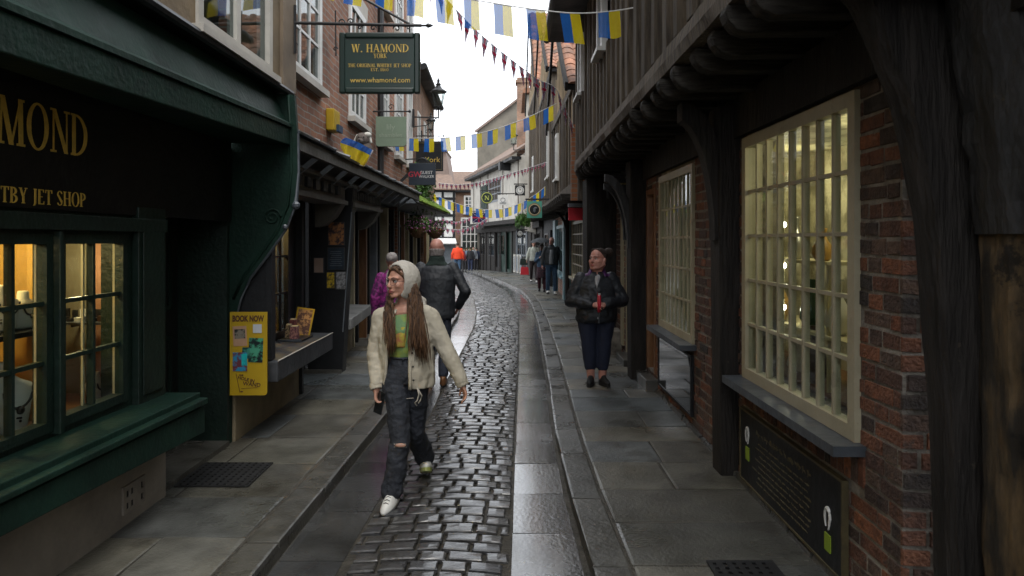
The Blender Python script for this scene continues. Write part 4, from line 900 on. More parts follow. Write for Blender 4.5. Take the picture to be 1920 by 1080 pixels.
# frame and books on the counter
pf = thing('picture_frame', 'yellow framed poster leaning on the stone counter', 'picture frame', (-2.2, 7.25, .76))
Mf = Matrix.Translation((-2.17, 7.3, .765)) @ Matrix.Rotation(radians(-12), 4, 'X') @ Matrix.Rotation(radians(8), 4, 'Y')
b = MB(Mf); wallh(b, -.09, .09, 0, .29, 0, .014, [(-.075, .075, .015, .275)]); b.build('frame', m_yellow, pf)
b = MB(Mf); b.box(-.075, .075, .004, .01, .015, .275); b.build('poster', mat('brown_poster', (.42, .24, .10), (.09, .04, .03), 24, .5, pos=(.45, .55)), pf)
for i, (x, y_, wd, h) in enumerate(((-2.22, 7.05, .05, .13), (-2.15, 7.0, .07, .12), (-2.21, 7.16, .06, .17))):
    t = thing('leaflet_box', ['striped leaflet box at the left of the counter display', 'pink leaflet box at the front of the counter display', 'maroon box behind the counter display'][i], 'leaflet box', (x, y_, .76), 'leaflet boxes on the counter')
    b = MB(); b.box(x-wd/2, x+wd/2, y_, y_+.06, .775, .775+h); b.box(x-wd/2-.004, x+wd/2+.004, y_-.004, y_+.066, .775, .775+h*.5); b.build('box', mat('leaflet_%d' % i, [(.35, .26, .14), (.4, .2, .16), (.2, .06, .06)][i], [(.02, .015, .01), (.12, .04, .06), (.1, .03, .03)][i], 40, .5, pos=(.45, .55)), t)
    b = MB(); b.box(x-wd/2+.004, x+wd/2-.004, y_+.01, y_+.05, .775+h, .785+h); b.build('leaflets', m_creamw, t)
tr = thing('display_tray', 'thin dark tray under the leaflet boxes', 'tray', (-2.16, 7.1, .76)); b = MB(); b.box(-2.28, -2.05, 6.93, 7.32, .7605, .773, 0); b.build('tray', m_blackp, tr); b = MB(); b.box(-2.28, -2.05, 6.92, 6.93, .7605, .78); b.build('rim', m_lead, tr)
# pier with notices
pi_ = thing('black_pier', 'black painted pier projecting between the stone counters, with posters on its face', 'pier', (-2.3, 8.95, 0))
b = MB(); b.hexa([(-2.56, 8.9, .02), (-2.13, 8.9, .02), (-2.13, 9.1, .02), (-2.56, 9.1, .02), (-2.50, 8.9, 2.4), (-1.99, 8.9, 2.4), (-1.99, 9.1, 2.4), (-2.50, 9.1, 2.4)]); b.build('pier', m_blackp, pi_)
b = MB(); b.hexa([(-2.60, 8.85, .0), (-2.12, 8.85, .0), (-2.12, 9.1, .0), (-2.60, 9.1, .0), (-2.60, 8.86, .13), (-2.13, 8.86, .13), (-2.13, 9.1, .13), (-2.60, 9.1, .13)]); b.build('foot', m_kerb, pi_)
b = MB(); b.bar((-2.115, 8.89, .6), (-2.005, 8.89, 2.1), .012, .012); b.build('corner_strip', m_greypaint, pi_)
def poster(px0, py0, px1, py1, c1, c2, lab, sc=30, txt=None):
    Yp = 8.88; a = P(px0, py1, Yp); c = P(px1, py0, Yp); t = thing('poster', lab, 'poster', ((a.x+c.x)/2, Yp, (a.z+c.z)/2), 'posters on the black pier')
    b = MB(); b.box(a.x, c.x, Yp, Yp+.018, a.z, c.z); b.build('backing', mat('pst_edge', (.05, .05, .05)), t)
    b = MB(); b.box(a.x+.008, c.x-.008, Yp-.003, Yp-.0005, a.z+.008, c.z-.008); b.build('print', mat('poster_%d' % len(MATS), c1, c2, sc, .5, pos=(.44, .56)), t); return t, a, c
poster(615, 416, 646, 460, (.40, .17, .05), (.03, .015, .02), 'orange and brown picture poster at the top of the black pier', 12)
t, a, c = poster(614, 464, 646, 506, (.012, .03, .05), (.008, .018, .03), 'dark blue notice with fine writing in the middle of the black pier', 12)
b = MB(); [b.box(a.x+.03+.01*(k % 3), c.x-.03-.012*(k % 2), 8.874, 8.8765, a.z+.05+.025*k, a.z+.055+.025*k) for k in range(8)]; b.build('lettering', m_greypaint, t)
poster(588, 483, 607, 512, (.34, .24, .19), (.3, .21, .16), 'plain beige sheet on the left of the black pier', 3)
poster(612, 510, 628, 541, (.6, .42, .02), (.10, .07, .01), 'small yellow and black leaflet low on the black pier', 22)
poster(629, 509, 649, 543, (.30, .30, .30), (.10, .10, .10), 'small grey notice low on the black pier', 22)
# dentilled cornices under the pentice
def cornice(y0, y1, lab, k):
    t = thing('shop_cornice', lab, 'cornice', (-1.95, (y0+y1)/2, 2.2), 'dentilled cornices under the lean-to roof')
    b = MB(); b.box(-2.3, -1.98, y0, y1, 2.17, 2.22); b.box(-2.3, -2.02, y0, y1, 2.22, 2.40); b.box(-2.3, -1.96, y0, y1, 2.40, 2.43); b.build('board', mat('grey_cornice', (.13, .125, .11), (.08, .075, .065), 5, .7, None, .3), t)
    b = MB(); n_ = int((y1-y0)/k)
    for i in range(n_): b.box(-2.02, -1.99, y0+k*i+.02, y0+k*i+k*.55, 2.27, 2.37)
    b.build('dentils', m_blackp, t)
    for yy_ in (y0+.05, y1-.3):
        b = MB(); b.prism([(-1.99, 2.17), (-2.3, 2.17), (-2.3, 1.9), (-2.2, 1.92), (-2.08, 2.02)], Matrix.Translation((0, yy_, 0)), .2); b.build('corbel', mat('grey_cornice', (0, 0, 0)), t)
cornice(6.0, 8.6, 'plain dentilled cornice above the orange lit window', .3)
cornice(8.95, 10.9, 'close dentilled cornice beyond the black pier', .11)
# ------------------------------------------------------------------ shopfronts further down on the left
s3 = thing('black_shopfront', 'row of black and cream shopfronts with stone ledges further down the left side', 'shop', (-2.5, 13, 0))
m3, L3 = FR((-2.5, 9.1), (-2.62, 14.2), (-1, 0))
b = MB(m3); b.box(0, 5.1, .1, .3, -.02, 2.6); b.build('back_wall', m_blackp, s3)
b = MB(m3); b.box(.1, 1.8, -.1, .1, 0, .6); b.build('plinth', m_basey, s3, bevel=.01)
b = MB(); b.hexa([(-2.06, 9.12, .60), (-2.6, 9.12, .60), (-2.6, 10.9, .62), (-2.15, 10.9, .62), (-2.06, 9.12, .74), (-2.6, 9.12, .75), (-2.6, 10.9, .77), (-2.15, 10.9, .76)]); b.build('stone_ledge', mat('pale_ledge', (.25, .25, .24), (.15, .15, .145), 4, .4, .6, .2), s3, bevel=.01)
rr5 = random.Random(6)
for i in range(9):
    u = .3+.53*i; b = MB(m3); b.box(u, u+.09, -.06-.04*(i % 2), .1, .09, 2.45); b.build('post', [m_blackp, m_greypaint, m_blackp, m_cream, m_blackp, m_brownwood][i % 6], s3)
for i in range(8):
    u = .39+.53*i; window(s3, m3, u, u+.44, .75, 2.2, 2, 3, m_blackp, .03, .015, .04, .03, m_glassd)
s4 = thing('narrow_shopfronts', 'dark shopfronts with cream posts under the mossy lean-to on the left', 'shop', (-2.62, 17, 0))
m4, L4 = FR((-2.55, 14.2), (-2.7, 25.5), (-1, 0))
b = MB(m4); b.box(0, 11.3, .1, 3, -.2, 2.9); b.build('back_wall', m_blackp, s4)
for i in range(14):
    u = .1+.8*i; b = MB(m4); b.box(u, u+.12, -.05, .1, .05, 2.4); b.build('post', [m_cream, m_blackp, m_greypaint, m_brownwood, m_cream, m_blackp][i % 6], s4)
for i in range(13):
    u = .22+.8*i; b = MB(m4); b.box(u, u+.68, -.0, .1, .0, .7); b.build('stall_riser', [m_cream, m_blackp, mat('wine_paint', (.15, .012, .03))][i % 3], s4); window(s4, m4, u, u+.68, .7, 2.1, 3, 2, [m_blackp, m_cream][i % 2], .04, .02, .04, .02, m_glassd)
p2 = thing('mossy_pentice_roof', 'steep slate lean-to roof with a strip of bright green moss along its edge', 'roof', (-2.1, 17, 2.6))
b = MB(); rr6 = random.Random(8)
for i in range(5):
    for j in range(20):
        y_ = 13.9+.34*j+(.17 if i % 2 else 0); x0, z0 = -1.85-.16*i, 2.50+.15*i
        b.hexa([(x0, y_+.005, z0-.01), (x0-.2, y_+.005, z0+.17), (x0-.2, y_+.33, z0+.17), (x0, y_+.33, z0-.01), (x0, y_+.005, z0+.012), (x0-.2, y_+.005, z0+.19), (x0-.2, y_+.33, z0+.19), (x0, y_+.33, z0+.012)])
b.build('slates', m_slate, p2)
b = MB(); b.prism([(-1.87, 2.47), (-2.7, 2.47), (-2.7, 3.3)], Matrix.Translation((0, 13.9, 0)), 6.9); b.build('roof_core', m_greypaint, p2)
ms = MB()
for i in range(1500):
    y_ = rr6.uniform(14.2, 20.9); s = rr6.random()**1.6; x = -1.83-.20*s; z = 2.53+.18*s; r_ = rr6.uniform(.015, .04)
    ms.ell((x, y_, z), (r_, r_*1.4, r_*.8), 5)
tag(ms.build('moss', m_moss, p2), kind='stuff')
def basket(x, y, z, r, lab, seed):
    t = thing('hanging_basket', lab, 'hanging basket', (x, y, z), 'flower baskets under the lean-to'); rn = random.Random(seed)
    b = MB(); pr2 = [(-1, .25), (-.8, .6), (-.4, .88), (0, 1), (.1, 1)]; b.tube([(x, y, z+r*a) for a, q in pr2], [r*q for a, q in pr2], 14); b.build('basket', m_wicker, t, smooth=True)
    b = MB(); [b.tube([(x+r*.9*cos(a), y+r*.9*sin(a), z+.05), (x, y, z+r*2.2)], .005, 4) for a in (0, 2.1, 4.2)]; b.tube([(x, y, z+r*2.2), (x, y, 2.47)], .006, 4); b.build('chain', m_iron, t)
    for nm, n_, mt, s in (('leaves', 420, m_foliage, .03), ('flowers', 190, m_petal, .024)):
        b = MB()
        for i in range(n_):
            d = Vector((rn.gauss(0, 1), rn.gauss(0, 1), rn.gauss(.25, .8))).normalized()*r*rn.uniform(.8, 1.35)*(1.0 if nm == 'leaves' else 1.05); c = Vector((x, y, z+r*.35))+Vector((d.x*1.1, d.y*1.1, d.z*.8))
            a = Vector((rn.gauss(0, 1), rn.gauss(0, 1), rn.gauss(0, 1))).normalized()*s; e = a.cross(Vector((rn.gauss(0, 1), rn.gauss(0, 1), rn.gauss(0, 1))).normalized())
            b.add([c-a, c+e*.6, c+a, c-e*.6], [(0, 1, 2, 3)])
        tag(b.build(nm, mt, t), kind='stuff')
basket(-1.99, 15.0, 1.99, .2, 'nearer hanging basket with pink and white flowers', 1)
basket(-1.90, 17.6, 1.98, .2, 'further hanging basket with green leaves and pale flowers', 2)
iv = thing('ivy_plant', 'bright green leafy climber on the wall above the mossy roof', 'plant', (-2.15, 17, 2.9)); rn = random.Random(4)
b = MB()
for i in range(1500):
    c = Vector((-2.12+rn.gauss(0, .12), 16.6+rn.gauss(0, .5), 3.05+rn.gauss(0, .24))); a = Vector((rn.gauss(0, 1), rn.gauss(0, 1), rn.gauss(0, 1))).normalized()*.045; e = a.cross(Vector((rn.gauss(0, 1), rn.gauss(0, 1), rn.gauss(0, 1))).normalized())
    b.add([c-a, c+e*.6, c+a, c-e*.6], [(0, 1, 2, 3)])
tag(b.build('leaves', m_foliage, iv), kind='stuff'); b = MB(); [b.tube([(-2.16, 16.6+q, 2.55), (-2.14, 16.6+q*1.4, 2.9), (-2.13, 16.6+q*2, 3.2)], .012, 5) for q in (-.2, 0, .2)]; b.build('stem', m_brownwood, iv)
# next houses on the left
nb = thing('lower_brick_house', 'lower brown brick house with a dark gutter beyond the tall brick house', 'building', (-2.15, 17.5, 0))
mN, _ = FR((-2.15, 15.62), (-2.25, 20.5), (-1, 0))
b = MB(mN); NW = [(.6, 1.2, 3.5, 4.7), (2.0, 2.6, 3.5, 4.7), (3.4, 4.0, 3.5, 4.7)]; wallh(b, 0, 4.9, 2.6, 5.5, 0, .3, NW); b.build('front_wall', m_brickb, nb)
for q in NW: window(nb, mN, *q, 2, 3, m_white, .07, .025, .05, -.02, m_glassd, (.05, .05, m_white), backing=(.2, m_curtain))
b = MB(mN); b.box(0, 4.9, -.22, .3, 5.5, 5.62); b.tube([(0, -.22, 5.58), (4.9, -.22, 5.54)], .07, 8); b.build('eaves', m_blackp, nb)
b = MB(mN); b.hexa([(0, -.15, 5.62), (4.9, -.15, 5.62), (4.9, 3.5, 7.6), (0, 3.5, 7.6), (0, -.15, 5.66), (4.9, -.15, 5.66), (4.9, 3.5, 7.66), (0, 3.5, 7.66)]); b.build('roof', m_rooft, nb)
b = MB(mN); b.box(4.85, 4.9, .3, 5, 0, 5.5); b.box(0, 4.85, .31, 5, 2.6, 2.7); b.build('end_wall', m_brickb, nb)
pk = thing('rendered_house', 'faded pinkish grey rendered house end on the left, behind the hanging signs', 'building', (-8, 64, -1))
b = MB(); b.prism([(-12, -1.5), (-5.4, -1.5), (-5.4, 6.5), (-5.9, 9.6), (-12, 10.2)], Matrix.Translation((0, 63.5, 0)), 5.0); b.build('end_wall', m_pink, pk)
b = MB(); b.hexa([(-12, 63.3, 10.15), (-5.85, 63.3, 9.6), (-5.85, 68.7, 9.6), (-12, 68.7, 10.15), (-12, 63.3, 10.4), (-5.8, 63.3, 9.75), (-5.8, 68.7, 9.75), (-12, 68.7, 10.4)]); b.build('roof', m_rooft, pk)
# ================================================================== RIGHT, further down
# three gabled timber houses; each has a clay tiled slope turned towards us
def stud_wall(root, m, u0, u1, z0, z1, seed, holes=()):
    rn = random.Random(seed); st = MB(m); inf = MB(m); u = u0
    while u < u1:
        ws, wi = rn.uniform(.12, .2), rn.uniform(.28, .5); ws = min(ws, u1-u)
        hit = [q for q in holes if not (u+ws < q[0] or u > q[1])]
        for (a, b) in (((z0, hit[0][2]), (hit[0][3], z1)) if hit else ((z0, z1),)): st.box(u, u+ws, -.03-rn.uniform(0, .02), .1, a, b)
        e = min(u+ws+wi, u1); hit = [q for q in holes if not (e < q[0] or u+ws > q[1])]
        for (a, b) in (((z0, hit[0][2]), (hit[0][3], z1)) if hit else ((z0, z1),)):
            if e > u+ws: inf.box(u+ws, e, 0, .1, a, b)
        u += ws+wi
    st.box(u0, u1, -.06, .1, z0-.18, z0); st.box(u0, u1, -.05, .1, z1, z1+.14)
    st.build('stud_framing', m_stud, root); inf.build('infill_panels', m_infill, root)
def tiled_slope(root, m, u0, u1, d0, d1, z0, z1, name='roof'):
    """slope rising along local u from (u0,z0) to (u1,z1); spans depth d0..d1; pantile rows of real half-round tiles"""
    b = MB(m); rn = random.Random(int(z1*10)); nr = max(4, int(sqrt((u1-u0)**2+(z1-z0)**2)/.26)); nc = max(2, int((d1-d0)/.22))
    for i in range(nr):
        a, c = i/nr, (i+1)/nr+.02
        for j in range(nc):
            dd = d0+(d1-d0)*j/nc; w_ = (d1-d0)/nc; q = []
            for k in range(5):
                t = k/4; h = .035*sin(pi*t); o_ = rn.uniform(-.004, .004)
                q.append((dd+w_*t, h+o_))
            vs = [(u0+(u1-u0)*a-(h+.03), d, z0+(z1-z0)*a+h) for d, h in q]+[(u0+(u1-u0)*c-h, d, z0+(z1-z0)*c+h-.0) for d, h in q]
            b.add(vs, [(k, k+1, 6+k, 5+k) for k in range(4)]+[(0, 1, 2, 3, 4)])
    b.build(name, m_tile, root)
    k = MB(m); k.hexa([(u0, d0, z0-.1), (u1, d0, z1-.1), (u1, d1, z1-.1), (u0, d1, z0-.1), (u0, d0, z0-.02), (u1, d0, z1-.02), (u1, d1, z1-.02), (u0, d1, z0-.02)]); k.build('roof_underside', m_dark, root)
gab = [('first', 12.2, 17.4, 1.08, 1.0, 4.35, 6.35), ('second', 17.4, 24.2, 1.0, .90, 5.9, 8.1), ('third', 24.2, 30.0, .90, .72, 7.0, 10.3)]
for i, (nm, ya, yb, xa, xb, ze, zr) in enumerate(gab):
    t = thing('gabled_timber_house', ['nearest gabled timber house with leaning orange tiled slope beyond the jettied building', 'second gabled timber house with a tall strip of orange pantiles', 'tall narrow gabled house furthest of the three tiled ones'][i], 'building', (xa+.5, (ya+yb)/2, 0), 'gabled timber houses with clay tiles')
    m, L = FR((xa, ya), (xb, yb), (1, 0))
    zj = 2.55+.03*i
    hs = [[(3.4, 3.9, 3.1, 4.1)], [(1.2, 1.8, 3.4, 4.6)], [(2.4, 3.0, 3.6, 4.9)]][i]
    stud_wall(t, m, 0, L, zj+.18, ze, 40+i, hs)
    for q in hs: window(t, m, *q, 2, 3, m_white, .07, .025, .05, -.05, m_glassd, (.05, .05, m_white), backing=(.18, m_curtain))
    mid = L*.52; b = MB(m); b.prism([(0.0, ze+.14), (L, ze+.14), (mid, zr)], m, .1) if False else b.add([(0, .0, ze+.14), (L, .0, ze+.14), (mid, .0, zr), (0, .1, ze+.14), (L, .1, ze+.14), (mid, .1, zr)], [(0, 1, 2), (3, 5, 4), (0, 3, 4, 1), (1, 4, 5, 2), (2, 5, 3, 0)]); b.build('gable', m_stud, t)
    b = MB(m); [b.box(q, q+.07, -.03, -.001, ze+.14, ze+.14+(zr-ze-.14)*(q/mid if q < mid else (L-q)/(L-mid))-.12) for q in np.arange(.5, L-.4, .42)]; b.build('gable_studs', m_infill, t)
    tiled_slope(t, m, -.12, mid, -.14, 4.5, ze+.05, zr+.08)
    b = MB(m); b.bar((-.15, -.16, ze+.0), (mid, -.16, zr+.05), .05, .16); b.bar((mid, -.16, zr+.05), (L, -.16, ze), .05, .16); b.build('bargeboard', m_black, t)
    b = MB(m); b.box(0, .1, .101, 5, 2.55, ze+.1); b.box(.1, L, 4, 4.2, 2.55, ze); b.build('side_wall', m_brickb if i != 2 else m_render, t)
    for k in range(int(L/.42)):
        b = MB(m); u = .1+.42*k; b.prism([(0, 0), (0, 0)], m, .1) if False else b.hexa([(u, -.22, zj-.10), (u+.14, -.22, zj-.10), (u+.14, .5, zj-.14), (u, .5, zj-.14), (u, -.24, zj-.0), (u+.14, -.24, zj-.0), (u+.14, .5, zj), (u, .5, zj)]); b.build('joist', m_joist, t)
# brick ground floor behind: cream window, teal door, red fascia
lo = thing('small_shops_terrace', 'low brick and painted shopfronts under the gabled houses with a red fascia', 'shop', (1.6, 18, 0))
m, L = FR((1.58, 12.0), (1.50, 24.5), (1, 0))
ho = [(3.4, 6.0, .85, 2.2), (6.9, 7.7, .1, 2.2), (8.2, 11.2, .7, 2.2)]
b = MB(m); wallh(b, 0, L, -.05, 2.6, 0, .25, ho); b.build('brick_wall', m_brick, lo)
window(lo, m, *ho[0], 6, 5, m_cream, .07, .03, .06, -.03, m_glassd, (.08, .06, m_cream), backing=(.15, m_cream))
window(lo, m, *ho[2], 4, 2, m_teal, .10, .05, .06, -.06, m_glassd, (.08, .06, m_teal), backing=(.3, m_curtain))
b = MB(m); b.box(6.9, 7.7, .05, .1, .1, 2.2); b.build('door', m_teal, lo)
for (u0_, u1_) in ((6.5, 6.85), (7.8, 8.1), (11.3, 12.4)): b = MB(m); b.box(u0_, u1_, -.1, .0, .05, 2.4); b.build('pilaster', m_teal, lo)
b = MB(); b.box(1.0, 1.55, 12.6, 12.66, 2.10, 2.32); b.build('fascia', m_red, lo)
b = MB(); b.box(1.0, 1.55, 12.55, 12.75, 2.34, 2.4); b.build('fascia_cornice', m_greypaint, lo)
b = MB(); b.box(1.36, 1.46, 18.1, 18.25, .05, 2.6); b.build('post', m_black, lo); brace('bracket', 18.1, 1.42, 1.7, 1.1, 2.45, .08, .06, par=lo)
b = MB(); b.box(1.0, 1.5, 12.0, 12.15, 2.42, 3.7); b.build('side_pier', brick_mat('orange_brick', (.48, .19, .08), (.34, .13, .06), (.3, .26, .2)), lo)
# passage and dark shops round the bend
m2, L2 = FR((1.50, 24.5), (1.2, 27.0), (1, 0))
dk = thing('stone_passage_shop', 'dark stone shopfront where the street bends to the left', 'shop', (1.2, 22.5, 0))
b = MB(m2); wallh(b, 0, L2, -.1, 2.75, 0, .25, [(.3, 1.1, .05, 2.1), (1.4, 2.2, .7, 2.0)]); b.build('wall', m_oldgrey, dk); window(dk, m2, 1.4, 2.2, .7, 2.0, 2, 2, m_blackp, .06, .03, .05, -.02, m_glassd); b = MB(m2); b.box(.3, 1.1, .2, .24, .05, 2.1); b.build('door', m_black, dk)
bend = [(1.2, 27.0), (.80, 36), (.05, 40.4), (-.7, 43.6), (-1.7, 48), (-2.55, 53)]
specs = [('stone_shopfront', 'dark stone shopfront behind the group with the umbrella', m_black, [(1.5, 4.5, .9, 2.1), (6, 7, .05, 2.1)], 'x'),
         ('grey_shopfront', 'pale grey panelled shopfront with a wide window at the bend', m_greypaint, [(.5, 3.0, .9, 2.1)], 'grey'),
         ('dark_green_shopfront', 'shopfront with a dark green door beneath the white cottage', m_green, [(.5, 1.6, .05, 2.2), (2.2, 3.9, .8, 2.1)], 'green'),
         ('black_shopfront', 'black shopfront beneath the round sign with the letter N', m_blackp, [(.5, 1.5, .05, 2.2), (2.0, 3.8, .7, 2.1)], 'black'),
         ('weathered_dark_shopfront', 'weathered dark boarded shopfront near the far people', m_black, [(1.0, 3.2, .7, 2.1), (4.2, 5.2, 0, 2.1)], 'dark'),
         ]
for (p, q), (nm, lab, mt, ho, _) in zip(zip(bend[:-1], bend[1:]), specs):
    m, L = FR(p, q, (1, .3)); t = thing(nm, lab, 'shop', (p[0], p[1], G(p[1])))
    if _ == 'grey': grey_shop = t
    gz = G((p[1]+q[1])/2)
    b = MB(m); wallh(b, 0, L, gz-.2, 3.0, 0, .25, ho); b.build('front_wall', m_black if mt in (m_greypaint, m_blackp) else mt, t)
    for h in ho:
        if h[2] > .3: window(t, m, *h, 4, 2, mt, .08, .03, .05, -.02, m_glassd)
        else: b = MB(m); b.box(h[0], h[1], .1, .15, h[2], h[3]); b.build('door', mt, t)
    b = MB(m); b.box(0, L, -.18, 0, 2.25, 2.55); b.build('fascia', m_black, t)
    [MB(m).box(u, u+.12, -.05, 0, gz, 2.25).build('pilaster', m_greypaint if _ == 'grey' else m_black, t) for u in np.arange(.05, L, max(1.5, L/3))]
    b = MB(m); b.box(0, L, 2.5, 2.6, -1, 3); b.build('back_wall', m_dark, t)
for i in range(3):
    x0 = .82-.16*i; y0 = 25.3+.95*i; t = grey_shop
    m, L = FR((.80, 36), (.05, 40.4), (1, .3)); b = MB(m); u = 1.6+.95*i; b.box(u, u+.6, -.035, -.005, -.05, .95); o_p = b.build('white_panel', m_render, t); b = MB(m); b.box(u+.12, u+.48, -.045, -.036, .05, .85); b.build('moulding', m_greypaint, o_p)
# white rendered house end
wh = thing('white_rendered_house', 'white rendered house with a leaning end wall above the bend', 'building', (1, 31, 0))
b = MB(); b.prism([(.62, 2.2), (1.0, 2.0), (2.2, 2.4), (2.6, 8.4), (.62, 8.0), (.55, 4.5)], Matrix.Translation((0, 30.6, 0)), .3); b.build('end_wall', m_render, wh)
b = MB(); b.prism([(.70, 2.6), (3.0, 2.6), (3.0, 8.4), (.70, 8.0)], Matrix.Translation((0, 30.9, 0)), 4.0); b.build('house_wall', m_render, wh)
b = MB(); b.prism([(.45, 8.0), (3.5, 8.4), (3.5, 8.7), (.5, 8.2)], Matrix.Translation((0, 30.3, 0)), 4.8); b.build('roof', m_tile, wh)
b = MB(); b.prism([(.55, 2.15), (1.02, 2.05), (.98, 3.6), (.55, 5.2)], Matrix.Translation((0, 30.45, 0)), .12); b.build('buttress', m_render, wh)
# white cottage over dark shops
ct = thing('white_cottage', 'white rendered cottage with a rusty tiled roof and green shutter above the dark shops', 'building', (-.6, 37, 0))
m, L = FR((.70, 36.5), (-2.55, 50), (1, .3)); gz = 0
CW = [(4.2, 7.6, 4.0, 5.35), (8.0, 9.8, 3.7, 5.2)]
b = MB(m); wallh(b, 0, L, 2.8, 5.95, -.35, 0, CW); b.build('front_wall', m_render, ct)
window(ct, m, *CW[0], 4, 3, m_greypaint, .12, .06, .06, -.37, m_glassd, backing=(.2, m_curtain)); 
b = MB(m); b.box(CW[1][0], CW[1][1], -.42, -.3, CW[1][2], CW[1][3]); b.build('shutter', m_green, ct)
b = MB(m); b.box(0, L, -.5, -.34, 2.62, 2.85); b.build('jetty_beam', m_black, ct); [MB(m).box(u, u+.16, -.375, -.351, 2.85, 5.9).build('timber', m_stud, ct) for u in (0.05, 3.6, 7.75, 10.2, 12.6)]; b = MB(m); b.box(-.3, L, -.8, -.3, 5.85, 6.0); b.build('eaves', m_blackp, ct)
b = MB(m); b.add([(-.2, -.85, 6.0), (L, -.85, 6.0), (L, 3.2, 8.6), (-.2, 3.2, 8.6), (-.2, -.85, 6.13), (L, -.85, 6.13), (L, 3.2, 8.75), (-.2, 3.2, 8.75)], [(0, 3, 2, 1), (4, 5, 6, 7), (0, 1, 5, 4), (1, 2, 6, 5), (2, 3, 7, 6), (3, 0, 4, 7)]); b.build('roof', m_rooft, ct)
b = MB(m); b.add([(-.1, -.35, 2.7), (-.1, 3, 2.7), (-.1, 3.0, 8.4), (-.1, -.35, 6.0), (.05, -.35, 2.7), (.05, 3, 2.7), (.05, 3.0, 8.4), (.05, -.35, 6.0)], [(0, 1, 2, 3), (4, 7, 6, 5), (0, 4, 5, 1), (1, 5, 6, 2), (2, 6, 7, 3), (3, 7, 4, 0)]); b.build('end_wall', m_render, ct)
b = MB(m); b.box(1.8, 2.2, -.95, -.3, 5.5, 5.95); b.build('gutter_box', m_blackp, ct)
# big grey gable behind
gg = thing('grey_gabled_building', 'large blank grey gable wall rising behind the white cottage', 'building', (0, 53, 0))
b = MB(); b.prism([(-2.55, -1.5), (6, -1.5), (6, 14.5), (1.2, 12.6), (.35, 11.9), (-2.55, 9.7)], Matrix.Translation((0, 52, 0)), 6); b.build('gable_wall', m_greyr, gg)
b = MB(); b.bar((-2.7, 51.95, 9.65), (.4, 51.95, 12.0), .4, .14); b.build('coping', m_pink, gg)
b = MB(); b.box(.28, .98, 40, 40.8, 6.5, 10.9); b.box(.2, 1.05, 39.92, 40.88, 10.6, 10.75); b.build('chimney', m_brickb, gg)
# closing buildings
bh = thing('closing_brick_house', 'brown brick house with white sash windows closing the end of the street', 'building', (-4.5, 68, G(68)))
gz = G(68); m, L = FR((-6.2, 68), (-1.5, 68), (0, 1)); BW = [(1.3, 3.2, .75+gz+1.2, 3.9), (1.6, 3.1, 4.3, 6.0), (3.7, 4.4, 1.3, 3.6)]
b = MB(m); wallh(b, -.3, L, gz-.5, 6.3, 0, .3, BW); b.build('front_wall', m_brickb, bh)
for q in BW: window(bh, m, *q, 4, 4, m_white, .16, .07, .08, -.05, m_glassd, (.1, .1, m_white), backing=(.3, m_curtain), name='sash_window')
b = MB(m); b.box(-.4, L, -.3, .2, 6.3, 6.5); b.build('eaves', m_blackp, bh)
b = MB(m); b.hexa([(-.5, -.3, 6.5), (L, -.3, 6.5), (L, 4, 8.6), (-.5, 4, 8.6), (-.5, -.3, 6.6), (L, -.3, 6.6), (L, 4, 8.7), (-.5, 4, 8.7)]); b.build('roof', m_rooft, bh)
b = MB(m); b.box(.3, L, -.35, -.02, .05, .55); b.build('fascia', mat('straw_fascia', (.34, .26, .10), (.25, .19, .08), 4, .7), bh)
b = MB(m); b.box(.2, L, -.06, -.02, -1.1, .05); b.build('shop_window', m_dark, bh)
hb = MB(m); rn = random.Random(9)
for i in range(500):
    c = Vector((rn.uniform(1.2, 3.6), -.3+rn.gauss(0, .1), .78+rn.gauss(0, .10))); a = Vector((rn.gauss(0, 1), rn.gauss(0, 1), rn.gauss(0, 1))).normalized()*.07; e = a.cross(Vector((rn.gauss(0, 1), rn.gauss(0, 1), rn.gauss(0, 1))).normalized()); hb.add([c-a, c+e*.6, c+a, c-e*.6], [(0, 1, 2, 3)])
tag(hb.build('window_box_plants', m_foliage, bh), kind='stuff')
tb = thing('black_and_white_house', 'half timbered black and white house above a grey blue shop at the street end', 'building', (-5.6, 60, G(60)))
m, L = FR((-7.6, 59), (-4.75, 59.6), (0, 1)); b = MB(m); b.box(0, L, 0, .3, 1.8, 5.9); b.build('front_wall', m_white, tb)
b = MB(m); [b.box(u, u+.2, -.05, 0, 1.8, 5.9) for u in (0, 1.0, 1.75, L-.22)]; [b.box(0, L, -.06, -.001, z, z+.22) for z in (1.8, 3.15, 3.7, 5.1, 5.75)]; b.build('timbers', m_blackp, tb)
b = MB(m); b.box(0, L, 0, .3, -1.2, 1.5); b.build('shopfront', m_greypaint, tb)
b = MB(m); b.hexa([(-.3, -.9, 1.42), (L, -.9, 1.42), (L, .1, 1.9), (-.3, .1, 1.9), (-.3, -.9, 1.5), (L, -.9, 1.5), (L, .1, 1.98), (-.3, .1, 1.98)]); b.build('pent_roof', m_white, tb)
b = MB(m); b.hexa([(-.3, -.4, 5.9), (L, -.4, 5.9), (L, 3, 7.4), (-.3, 3, 7.4), (-.3, -.4, 6.0), (L, -.4, 6.0), (L, 3, 7.5), (-.3, 3, 7.5)]); b.build('roof', m_rooft, tb)
b = MB(m); b.box(.6, 1.9, -.04, -.01, -.8, 1.0); b.build('shop_window', mat('blue_posters', (.05, .16, .26), (.03, .05, .08), 3, .4), tb)
b = MB(m); b.box(1.42, 1.5, -.1, -.07, 2.35, 2.95); b.box(1.2, 1.72, -.1, -.07, 2.6, 2.7); b.build('red_cross', m_red_f, tb)
